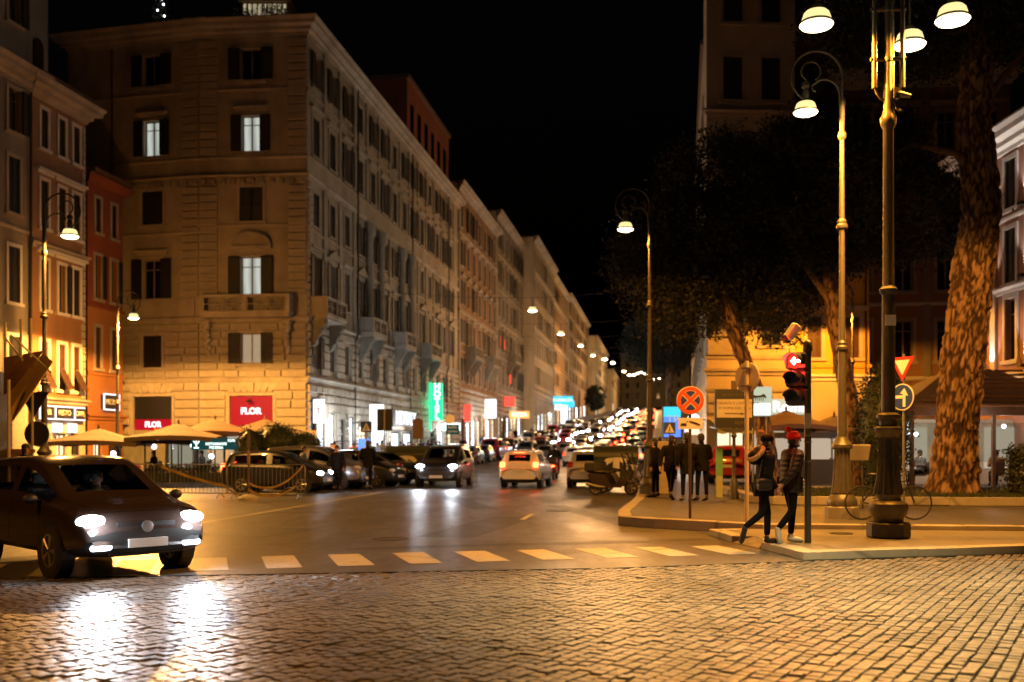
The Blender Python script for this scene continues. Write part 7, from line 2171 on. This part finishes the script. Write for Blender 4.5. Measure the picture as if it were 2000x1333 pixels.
for k, (x, y, z) in enumerate(((-13.9, 44.6, 1.55), (-15.9, 45.5, 1.5), (-11.4, 47.2, 1.55), (-10.2, 48.5, 1.35), (-17.6, 45.2, 1.2), (-12.8, 43.6, 1.1))):
    t = thing('globe_lamp', ['white globe lamp under the second parasol', 'white globe lamp behind the glass screen middle', 'white globe lamp right of the restaurant sign', 'white globe lamp by the clipped laurel trees', 'white globe lamp near the leftmost parasol pole', 'low white globe lamp below the restaurant sign'][k], 'lamp', (x, y, .13), 0, 'white globe lamps on the terrace')
    mb = MB(); mb.sph((0, 0, z), .11, 12, 8); mb.build('globe', M['globe'], t, smooth=180)
    mb = MB(); mb.tube([(0, 0, 0), (0, 0, z - .1)], .018, 6); mb.build('stand', M['iron_dark'], t)
    lamp_light('POINT', t, (0, 0, z), 55, (1, .9, .85), .12, name='globe_light')
for k in range(7):
    x, y = -16.3 + .95 * k, 45.0 + .35 * (k % 3)
    t = thing('cafe_table', ['small round cafe table beside the leftmost parasol', 'second cafe table behind the glass screen', 'third cafe table behind the glass screen', 'cafe table in the middle of the terrace', 'cafe table under the brown parasol', 'cafe table behind the restaurant sign', 'cafe table nearest the laurel trees'][k], 'table', (x, y, .13), 0, 'cafe tables on the terrace')
    mb = MB(); mb.lathe([(.36, .72), (.36, .75)], 16); mb.build('top', M['white'], t)
    mb = MB(); mb.lathe([(.22, 0), (.20, .03), (.03, .06), (.03, .72)], 10); mb.build('pedestal', M['iron_dark'], t)
    if k % 2 == 0:
        person(SEAT, 'diner seated at the ' + ['leftmost', 'a', 'third', 'a', 'brown parasol', 'a', 'laurel side'][k] + ' cafe table on the terrace', (x + .55, y + .1, .13), R(180), 'diners on the left terrace', tops[k])
        c = thing('cafe_chair', 'wicker chair under the diner at the ' + ['leftmost', 'a', 'third', 'a', 'brown parasol', 'a', 'laurel side'][k] + ' table', 'chair', (x + .58, y + .1, .13), R(180), 'cafe chairs')
        mb = MB(); mb.box(-.22, -.22, .40, .22, .22, .44); mb.build('seat', M['wood'], c)
        mb = MB(); mb.box(-.24, -.21, .45, -.21, .21, .88); mb.build('backrest', M['wood'], c)
        for sx in (-.2, .2):
            for sy in (-.2, .2):
                mb = MB(); mb.tube([(sx, sy, 0), (sx, sy, .40)], .015, 5); mb.build('leg', M['wood'], c)
# market stall at the far left
t = thing('market_stall', 'closed market stall with raised yellow canvas flap and upright poles', 'stall', (-13.2, 25.0, 0))
O_ = Vector((-13.2, 25.0, 0))
mb = MB(); mb.bbox(-3, -.2, 0, .12, 1.8, 3.6, .03); mb.build('cabin', M['iron_dark'], t)
def sheet(mb, pts, th=.03):
    p = [Vector(q) for q in pts]; n = (p[1] - p[0]).cross(p[2] - p[0]).normalized() * th; k = len(p)
    mb.add(p + [q + n for q in p], [tuple(range(k - 1, -1, -1)), tuple(range(k, 2 * k))] + [(a, (a + 1) % k, (a + 1) % k + k, a + k) for a in range(k)])
mb = MB(); sheet(mb, [px(14, 812, 24.3) - O_, px(26, 824, 24.2) - O_, px(104, 708, 24.9) - O_, px(86, 690, 25.7) - O_, px(20, 768, 25.1) - O_]); mb.build('canvas_flap', M['canvas_yellow'], t)
mb = MB()
for q in range(4):
    y0, y1 = 772 - 18 * q, 752 - 18 * q
    x1 = 30 + 14 * q
    sheet(mb, [px(8, y0, 25.3 + .2 * q) - O_, px(x1, y0 - 14, 25.3 + .2 * q) - O_, px(x1 + 14, y1 - 12, 25.5 + .2 * q) - O_, px(8, y1 + 2, 25.5 + .2 * q) - O_], .02)
mb.build('upper_canvas', M['canvas_brown'], t)
for x, zt in ((10, 630), (41, 624), (60, 622)):
    mb = MB(); mb.tube([px(x, 698, 25.6) - O_, px(x, zt, 25.6) - O_], .035, 8); mb.build('pole', M['pole_tan'], t)
for a, b in (((22, 655), (100, 728)), ((12, 662), (44, 704))):
    mb = MB(); mb.tube([px(*a, 25.5) - O_, px(*b, 24.8) - O_], .022, 6); mb.build('brace', M['pole_tan'], t)
mb = MB(); q = px(17, 742, 24.0) - O_; mb.tube([(q.x, q.y, 0), q], .04, 8); mb.build('front_pole', M['pole_tan'], t)
t = thing('brick_wall', 'low weathered brick wall behind the lone silhouette', 'wall', (-15.0, 26.6, 0))
bk_ = MB(); bk_.bbox(-.145, -.06, 0, .145, .06, .105, .01); bk_ = bk_.mesh('brick', mat('old_brick', (.22, .13, .09), .85, vary=.3, scale=9))
for r_ in range(14):
    for k in range(8):
        inst('brick', bk_, t, (.2 + .30 * k + (.15 if r_ % 2 else 0), rg.uniform(-.006, .006), .115 * r_))
mb = MB(); mb.box(.05, -.045, 0, 2.55, .045, 1.6); mb.build('mortar', M['stucco_grey'], t)
t = thing('round_sign_back', 'dark round and triangular signs seen from behind at the far left', 'traffic sign', (-12.6, 26.9, 0))
mb = MB(); mb.tube([(0, 0, 0), (0, 0, 3.1)], .035, 8); mb.build('pole', M['pole_tan'], t)
mb = MB(); mb.ytube((.1, 2.0), .33, .03, .05, 24); mb.build('disc', M['black'], t)
mb = MB(); mb.prism([(-.38, 3.1), (.42, 3.1), (.02, 2.42)], .03, .05); mb.build('triangle', M['black'], t)

# ---------------------------------------------------------------- restaurant garden on the right
gz = PZ
gar = thing('garden_pavilion', 'restaurant pavilion with slatted roof and glowing glass walls behind the hedge', 'restaurant', (14.2, 36.5, gz))
for k in range(9):
    z = 2.9 + .16 * k; ins = .42 * k
    mb = MB(); mb.box(ins, -.2 + ins * .3, z, 5.6 - ins * .35, -.12 + ins * .3, z + .07); mb.build('roof_slat', M['wood'], gar)
mb = MB(); mb.box(-.3, -.25, 2.55, 6.0, -.1, 2.88); mb.build('beam', M['wood'], gar)
mb = MB(); mb.add([(-.3, -.1, 2.9), (6, -.1, 2.9), (4.6, 3, 4.4), (2.6, 3, 4.4)], [(0, 1, 2, 3)]); mb.add([(-.3, -.1, 2.9), (2.6, 3, 4.4), (-.3, 5, 2.9)], [(0, 1, 2)]); mb.build('roof_cloth', M['canvas'], gar)
for x in (0, 1.35, 2.9, 4.4, 5.8):
    mb = MB(); mb.box(x - .06, -.2, 0, x + .06, -.06, 2.55); mb.build('post', M['wood'], gar)
for k in range(4):
    x0, x1 = (.1, 1.45, 3.0, 4.5)[k], (1.25, 2.8, 4.3, 5.7)[k]
    mb = MB(); mb.box(x0, -.13, .9, x1, -.12, 2.3); mb.build('glass_wall', M['clear'], gar)
mb = MB(); mb.box(-.2, 3.0, 0, 6.0, 3.1, 2.5); mb.build('rear_wall', M['stucco_cream'], gar)
for k in range(3):
    mb = MB(); mb.box(.2 + 1.9 * k, 2.95, .6, 1.8 + 1.9 * k, 2.99, 2.2); mb.build('window', M['interior'], gar)
for k, z in enumerate((2.12, 2.3, 2.48)):
    mb = MB(); mb.box(-1.6, -.1, z - .9 + .62, .1, -.04, z - .9 + .72); mb.build('light_strip', M['shop'], gar)
for k, (x, y, z) in enumerate(((2.0, -.6, 2.35), (.6, 1.0, 1.9), (1.9, 1.4, 3.35), (4.0, 1.4, 2.2))):
    mb = MB(); mb.sph((x, y, z), .075 if k else .10, 10, 7); mb.build('bulb', M['globe'], gar, smooth=180)
    lamp_light('POINT', gar, (x, y - .15, z - .05), 60, (1, .88, .8), .1, name='bulb_light')
mb = MB(); mb.tube([(1.75, -.7, 0), (2.0, -.62, 2.3)], .03, 6); mb.build('lamp_stand', M['iron_dark'], gar)
for k in range(3):
    person(SEAT, ['diner at the garden table nearest the pine trunk', 'diner seated in the middle of the garden pavilion', 'diner seated at the far right of the garden pavilion'][k], (15.0 + 1.4 * k, 37.6, gz), R(200 - 60 * k), 'diners in the garden pavilion', tops[k + 2])
    c = thing('garden_chair', ['dark chair under the diner nearest the pine trunk', 'dark chair under the diner in the pavilion middle', 'dark chair under the rightmost pavilion diner'][k], 'chair', (15.0 + 1.4 * k, 37.6, gz), R(200 - 60 * k), 'garden chairs')
    mb = MB(); mb.box(-.22, -.22, .40, .22, .22, .44); mb.build('seat', M['wood'], c)
    mb = MB(); mb.box(-.24, -.21, .45, -.21, .21, .88); mb.build('backrest', M['wood'], c)
gt = thing('garden_terrace', 'dark screened terrace with lit panels behind the walkers', 'terrace', (9.6, 40.0, gz))
mb = MB(); mb.box(0, 0, 0, 4.4, .08, .95); mb.build('screen', M['iron_dark'], gt)
for k in range(3):
    mb = MB(); mb.box(.05 + 1.45 * k, .02, 1.0, 1.42 + 1.45 * k, .04, 1.75); mb.build('lit_panel', M['interior'], gt)
mb = MB(); mb.box(-.05, -.02, 1.77, 4.45, .1, 2.0); mb.build('valance', M['iron_dark'], gt)
for x in (0, 1.46, 2.9, 4.36):
    mb = MB(); mb.box(x - .03, .0, .952, x + .03, .06, 1.768); mb.build('post', M['iron_dark'], gt)
parasol('brown parasol over the dark screened terrace on the right', (11.3, 42.2, gz), 1.5, 2.95, 2.25, 'canvas_brown', 'parasols on the right terrace')
parasol('beige parasol by the big round bush on the right terrace', (13.4, 42.6, gz), 1.5, 2.75, 2.05, 'canvas', 'parasols on the right terrace')
car('hatch', 'red hatchback parked on the right pavement behind the direction board', 'red', (8.9, 41.0, gz), R(70), None, None)
t = thing('striped_totem', 'slim green and white advertising totem beside the direction board post', 'sign', (5.95, 29.4, gz))
mb = MB(); mb.box(-.09, -.05, 0, .09, .05, .62); mb.build('lower_panel', M['canvas_green'], t)
mb = MB(); mb.box(-.09, -.05, .625, .09, .05, 1.42); mb.build('upper_panel', mat('green_panel', (.12, .35, .16), .5), t)
# planting bed kerb and grass
bed = tag(empty('planting_bed'), kind='structure')
kerb_line(bed, [(24, 24.7), (13.0, 25.2), (6.6, 25.9), (6.2, 26.8), (6.6, 33)], PZ, .20, width=.3, inside=-1)
mb = MB(); mb.slab([(24, 25), (13, 25.5), (6.9, 26.1), (6.55, 26.8), (6.9, 33), (26, 33)], PZ - .01, PZ + .13); mb.build('soil', M['soil'], bed)
rg = random.Random(8); mb = MB()
for k in range(14000):
    x = rg.uniform(6.95, 22); y = 26.2 + rg.random() ** 1.5 * 6.5
    h = rg.uniform(.05, .13); a = rg.uniform(0, PI); dx, dy = math.cos(a) * .012, math.sin(a) * .012; lx, ly = rg.gauss(0, .03), rg.gauss(0, .03)
    z = PZ + .13
    mb.add([(x - dx, y - dy, z), (x + dx, y + dy, z), (x + lx, y + ly, z + h)], [(0, 1, 2)])
tag(mb.build('grass', M['grass']), 'short dark grass growing in the planting bed', 'grass', kind='stuff')
fn = thing('bed_railing', 'low iron railing along the front of the hedge', 'railing', (13.2, 26.0, PZ + .13))
for z in (.12, .30):
    mb = MB(); mb.tube([(0, 0, z), (9, -.3, z)], .01, 5); mb.build('rail', M['iron_dark'], fn)
bar_ = MB(); bar_.tube([(0, 0, 0), (0, 0, .36)], .009, 5); bar_ = bar_.mesh('bar', M['iron_dark'])
for k in range(46): inst('bar', bar_, fn, (.2 * k, -.0067 * k, 0))
# ================================================================ trees and plants
def leaves(mb, pts, rg, n, spread, l, w, up=0.0, needle=False):
    for c in pts:
        for i in range(n):
            d0 = Vector((rg.gauss(0, 1), rg.gauss(0, 1), rg.gauss(0, 1)))
            p = Vector(c) + d0 * spread
            d = Vector((rg.gauss(0, 1), rg.gauss(0, 1), rg.gauss(up, 1))).normalized()
            e = d.orthogonal().normalized(); e = (Matrix.Rotation(rg.uniform(0, 6.28), 3, d) @ e) * w
            L = l * rg.uniform(.6, 1.3)
            if needle: mb.add([p - e, p + e, p + d * L], [(0, 1, 2)])
            else: mb.add([p, p + d * L * .5 + e, p + d * L, p + d * L * .5 - e], [(0, 1, 2, 3)])
def bark_trunk(path, radii, seed, nseg=40, nz=110, amp=.05, name='trunk'):
    path = [Vector(p) for p in path]
    ds = [0]
    for a, b in zip(path, path[1:]): ds.append(ds[-1] + (b - a).length)
    def samp(t):
        d = t * ds[-1]
        for i in range(len(ds) - 1):
            if d <= ds[i + 1] or i == len(ds) - 2:
                q = (d - ds[i]) / (ds[i + 1] - ds[i]); q = max(0, min(1, q))
                # smooth interpolation
                p0, p1, p2, p3 = path[max(0, i - 1)], path[i], path[i + 1], path[min(len(path) - 1, i + 2)]
                p = .5 * ((2 * p1) + (p2 - p0) * q + (2 * p0 - 5 * p1 + 4 * p2 - p3) * q * q + (3 * p1 - p0 - 3 * p2 + p3) * q ** 3)
                return p, radii[i] + (radii[i + 1] - radii[i]) * q
    mb = MB(); vs, fs = [], []; mb.tone = []
    for j in range(nz + 1):
        p, r = samp(j / nz)
        for k in range(nseg):
            a = 2 * PI * k / nseg
            q = Vector((math.cos(a), math.sin(a), 0))
            co = Vector((q.x * r * 6.5, q.y * r * 6.5, p.z * 1.9 + seed * 10))
            wob = noise.noise_vector(co * .9) * .45 + noise.noise_vector(co * 2.6) * .22
            dd, _ = noise.voronoi(co + wob)
            crack = min(1, (dd[1] - dd[0]) * 3.6)
            big = noise.noise(co * .25) * .12
            mb.tone.append(max(0, min(1, crack * .78 + .34 * noise.noise(co * 2.2) + .12 * noise.noise(co * .3) + .10 * noise.cell(co + wob))))
            rr = r * (1 + big) + amp * (crack - .5) + amp * .9 * noise.noise(co * 2.4) + amp * .7 * (noise.cell(co + wob) - .5)
            if j < nz * .08: rr *= 1 + .20 * (1 - j / (nz * .08)) ** 2 * (1 + .5 * math.sin(a * 5 + seed))
            vs.append(p + q * rr)
    for j in range(nz):
        for k in range(nseg):
            a, b = j * nseg + k, j * nseg + (k + 1) % nseg
            fs.append((a, b, b + nseg, a + nseg))
    mb.add(vs, fs)
    return mb
def bark_mat():
    m = mat('pine_bark_plates', (.2, .12, .07), .9, bump=.6, bscale=26)
    nt = m.node_tree; N, L = nt.nodes.new, nt.links.new
    a = N('ShaderNodeAttribute'); a.attribute_name = 'tone'
    r = N('ShaderNodeValToRGB'); r.color_ramp.elements[0].position = .22; r.color_ramp.elements[0].color = (.040, .021, .011, 1); r.color_ramp.elements[1].position = .85; r.color_ramp.elements[1].color = (.31, .20, .11, 1)
    e = r.color_ramp.elements.new(.5); e.color = (.15, .082, .042, 1)
    L(a.outputs['Fac'], r.inputs[0]); L(r.outputs[0], nt.nodes['Principled BSDF'].inputs['Base Color'])
    return m
M['bark_plates'] = bark_mat()
def pine(label, loc, path, radii, clumps, seed, nseg=36, nz=90, amp=.035, branches=()):
    t = thing('pine_tree', label, 'tree', loc, 0, 'stone pines on the square')
    tm = bark_trunk(path, radii, seed, nseg, nz, amp)
    o = tm.build('trunk', M['bark_plates'], t, smooth=50)
    at_ = o.data.color_attributes.new('tone', 'FLOAT_COLOR', 'POINT')
    at_.data.foreach_set('color', [c for q in tm.tone for c in (q, q, q, 1)])
    rg = random.Random(seed)
    for br in branches:
        mb = MB(); mb.tube(br, [.16 - .12 * i / (len(br) - 1) for i in range(len(br))], 8); mb.build('limb', M['bark'], t, smooth=60)
    mb = MB()
    for (c, r, n) in clumps:
        pts = []
        for i in range(int(n * 1.5)):
            while True:
                v = Vector((rg.uniform(-1, 1), rg.uniform(-1, 1), rg.uniform(-1, 1)))
                if v.length < 1: break
            v = v.normalized() * (v.length ** .45)
            pts.append((c[0] + v.x * r[0], c[1] + v.y * r[1], c[2] + v.z * r[2]))
        leaves(mb, pts, rg, 70, .30, .24, .016, .2, True)
        leaves(mb, pts, rg, 40, .28, .20, .045, .1)
    mb.build('crown', M['pine'], t)
    return t
G = PZ + .13
# big trunk on the right, leaning, crown beyond the top of the frame
pine('huge leaning pine with bright lamp lit bark beside the hedge', (12.75, 29.6, G - .1),
     [(0, 0, 0), (.08, 0, 1.5), (.30, 0, 4.2), (.62, .05, 6.6), (.85, .1, 8.6), (.72, .2, 11.0), (.95, .3, 14.5)], [.70, .60, .575, .55, .52, .44, .34],
     [((-.6, .8, 14.2), (3.4, 3.0, 1.6), 95), ((2.8, .5, 14.6), (3, 2.6, 1.5), 70), ((-1.4, 1.6, 9.2), (1.6, 1.6, 1.1), 26)], 1, 96, 330, .055,
     [[(.78, .12, 9.2), (.2, .3, 10.0), (-.9, .8, 10.4), (-1.9, 1.4, 9.8)], [(.75, .2, 11.2), (1.8, .5, 12.4), (3, .5, 14)]])
pine('dark slender pine leaning left behind the tan street lamp', (12.1, 35.5, G - .1),
     [(0, 0, 0), (-.18, 0, 1.8), (-.62, 0, 4.2), (-.95, .1, 6.4), (-1.05, .2, 8.6), (-.9, .3, 11)], [.40, .34, .29, .25, .22, .15],
     [((-2.0, .3, 9.0), (3.2, 3, 1.7), 110), ((1.2, .6, 9.6), (3.0, 2.8, 1.6), 90), ((-.6, .4, 11.4), (3.4, 3, 1.5), 90)], 2, 36, 110, .03,
     [[(-.95, .1, 6.4), (-1.8, .2, 7.6), (-2.6, .2, 8.8)], [(-1.0, .2, 7.6), (.2, .3, 8.6), (1.2, .6, 9.4)]])
pine('dark pine leaning left above the direction board', (9.6, 38.0, PZ),
     [(0, 0, 0), (-.15, 0, 1.6), (-.55, 0, 3.6), (-1.25, 0, 5.4), (-1.75, .1, 7.4), (-2.0, .2, 9.6)], [.36, .31, .28, .27, .24, .16],
     [((-2.2, 0, 9.0), (3.2, 3, 2.0), 130), ((-4.0, .2, 8.4), (1.9, 2.2, 1.9), 70), ((.2, 0, 6.8), (1.5, 1.6, 1.3), 46), ((-3.2, 0, 6.6), (1.5, 1.6, 1.0), 34), ((-1.6, .2, 11.6), (2.6, 2.4, 1.2), 60), ((1.2, -.2, 8.8), (2, 2, 1.6), 55)], 3, 36, 110, .03,
     [[(-1.3, 0, 5.6), (-.4, 0, 6.2), (.4, 0, 6.6)], [(-1.8, .1, 7.2), (-3.0, .1, 7.8), (-3.9, .2, 8.2)]])
for k, (s, t_, h, lab) in enumerate(((20, 21.2, 10.5, 'dark pine on the right pavement just past the cream house corner'), (38, 21.6, 11.5, 'dark pine further along the right pavement'), (58, 21.4, 12, 'third dark pine along the right pavement'), (82, 22.0, 12.5, 'fourth dark pine along the right pavement'), (112, 22.0, 12, 'farthest dark pine along the right pavement'))):
    p = st(s, t_)
    pine(lab, (p.x, p.y, p.z + .14), [(0, 0, 0), (.1, 0, 3), (-.1, 0, 6), (0, 0, h - 1)], [.30, .25, .21, .14],
         [((0, 0, h - .6), (3.3, 3.3, 1.7), 90), ((-1.2, .3, h - 2.0), (2.4, 2.4, 1.4), 50), ((1.0, .4, h + .6), (2.4, 2.4, 1.2), 50)], 10 + k, 20, 50, .03)
p = st(196, 3.0)
def shrub(label, loc, r, n, seed, m='leaf', stem=None, l=.09, w=.035, group=None, name='shrub', flat=0.0):
    t = thing(name, label, 'plant', loc, 0, group)
    rg = random.Random(seed); mb = MB(); pts = []
    for i in range(n):
        v = Vector((rg.gauss(0, 1), rg.gauss(0, 1), rg.gauss(0, 1))).normalized() * rg.uniform(.72, 1.04)
        pts.append((v.x * r[0], v.y * r[1], (stem or 0) + r[2] + v.z * r[2]))
    leaves(mb, pts, rg, 9, .05 * r[0] + .03, l, w, .2)
    mb.build('foliage', M[m], t)
    mb = MB(); c = (0, 0, (stem or 0) + r[2])
    mb.sph(c, (r[0] * .86, r[1] * .86, r[2] * .88), 14, 9); mb.build('inner_mass', M['hedge'], t, smooth=180)
    if stem:
        mb = MB(); mb.tube([(0, 0, 0), (.02, 0, stem + r[2] * .5)], .04, 8); mb.build('stem', M['bark'], t)
        mb = MB(); mb.lathe([(.22, 0), (.28, .42), (.30, .48)], 12); mb.build('pot', M['stucco_red'], t)
    return t
shrub('tall dark laurel mass beside the slender pine trunk', (11.3, 31.2, G - .1), (.82, .8, 1.95), 520, 21, 'hedge', None, .11, .04, None, 'bush')
shrub('clipped dark column shrub behind the wooden tape post', (-10.6, 41.6, 0), (.62, .6, 1.0), 240, 22, 'hedge', .45, group='potted laurels before the palazzo')
shrub('leafy potted laurel right of the terrace sign', (-9.6, 41.9, 0), (.85, .8, .80), 380, 23, 'leaf', 1.0, group='potted laurels before the palazzo')
shrub('rounded potted laurel nearest the lit shopfronts', (-8.55, 42.2, 0), (.68, .66, .62), 300, 24, 'leaf', .95, group='potted laurels before the palazzo')
shrub('small potted shrub at the hotel entrance', (-4.2, 56.5, 0), (.42, .42, .40), 110, 25, 'leaf', .7)
shrub('street tree with a dark round crown beside the hilltop block', (st(205, 4)[0], st(205, 4)[1], st(205, 4)[2]), (2.6, 2.6, 3.2), 260, 26, 'pine', 2.0, .5, .2, None, 'street_tree')
hd = thing('hedge', 'dense dark clipped hedge behind the low railing at the right', 'hedge', (13.9, 27.6, G))
rg = random.Random(31); mb = MB(); pts = []
for k in range(2600):
    f_ = rg.random()
    x = rg.uniform(0, 9)
    if f_ < .6: pts.append((x, rg.gauss(-.02, .05), rg.uniform(.02, 1.25)))
    elif f_ < .92: pts.append((x, rg.uniform(0, 1.2), 1.25 + rg.gauss(0, .05)))
    else: pts.append((rg.gauss(0, .05), rg.uniform(0, 1.2), rg.uniform(.02, 1.25)))
leaves(mb, pts, rg, 7, .06, .085, .034, .3); mb.build('foliage', M['hedge'], hd)
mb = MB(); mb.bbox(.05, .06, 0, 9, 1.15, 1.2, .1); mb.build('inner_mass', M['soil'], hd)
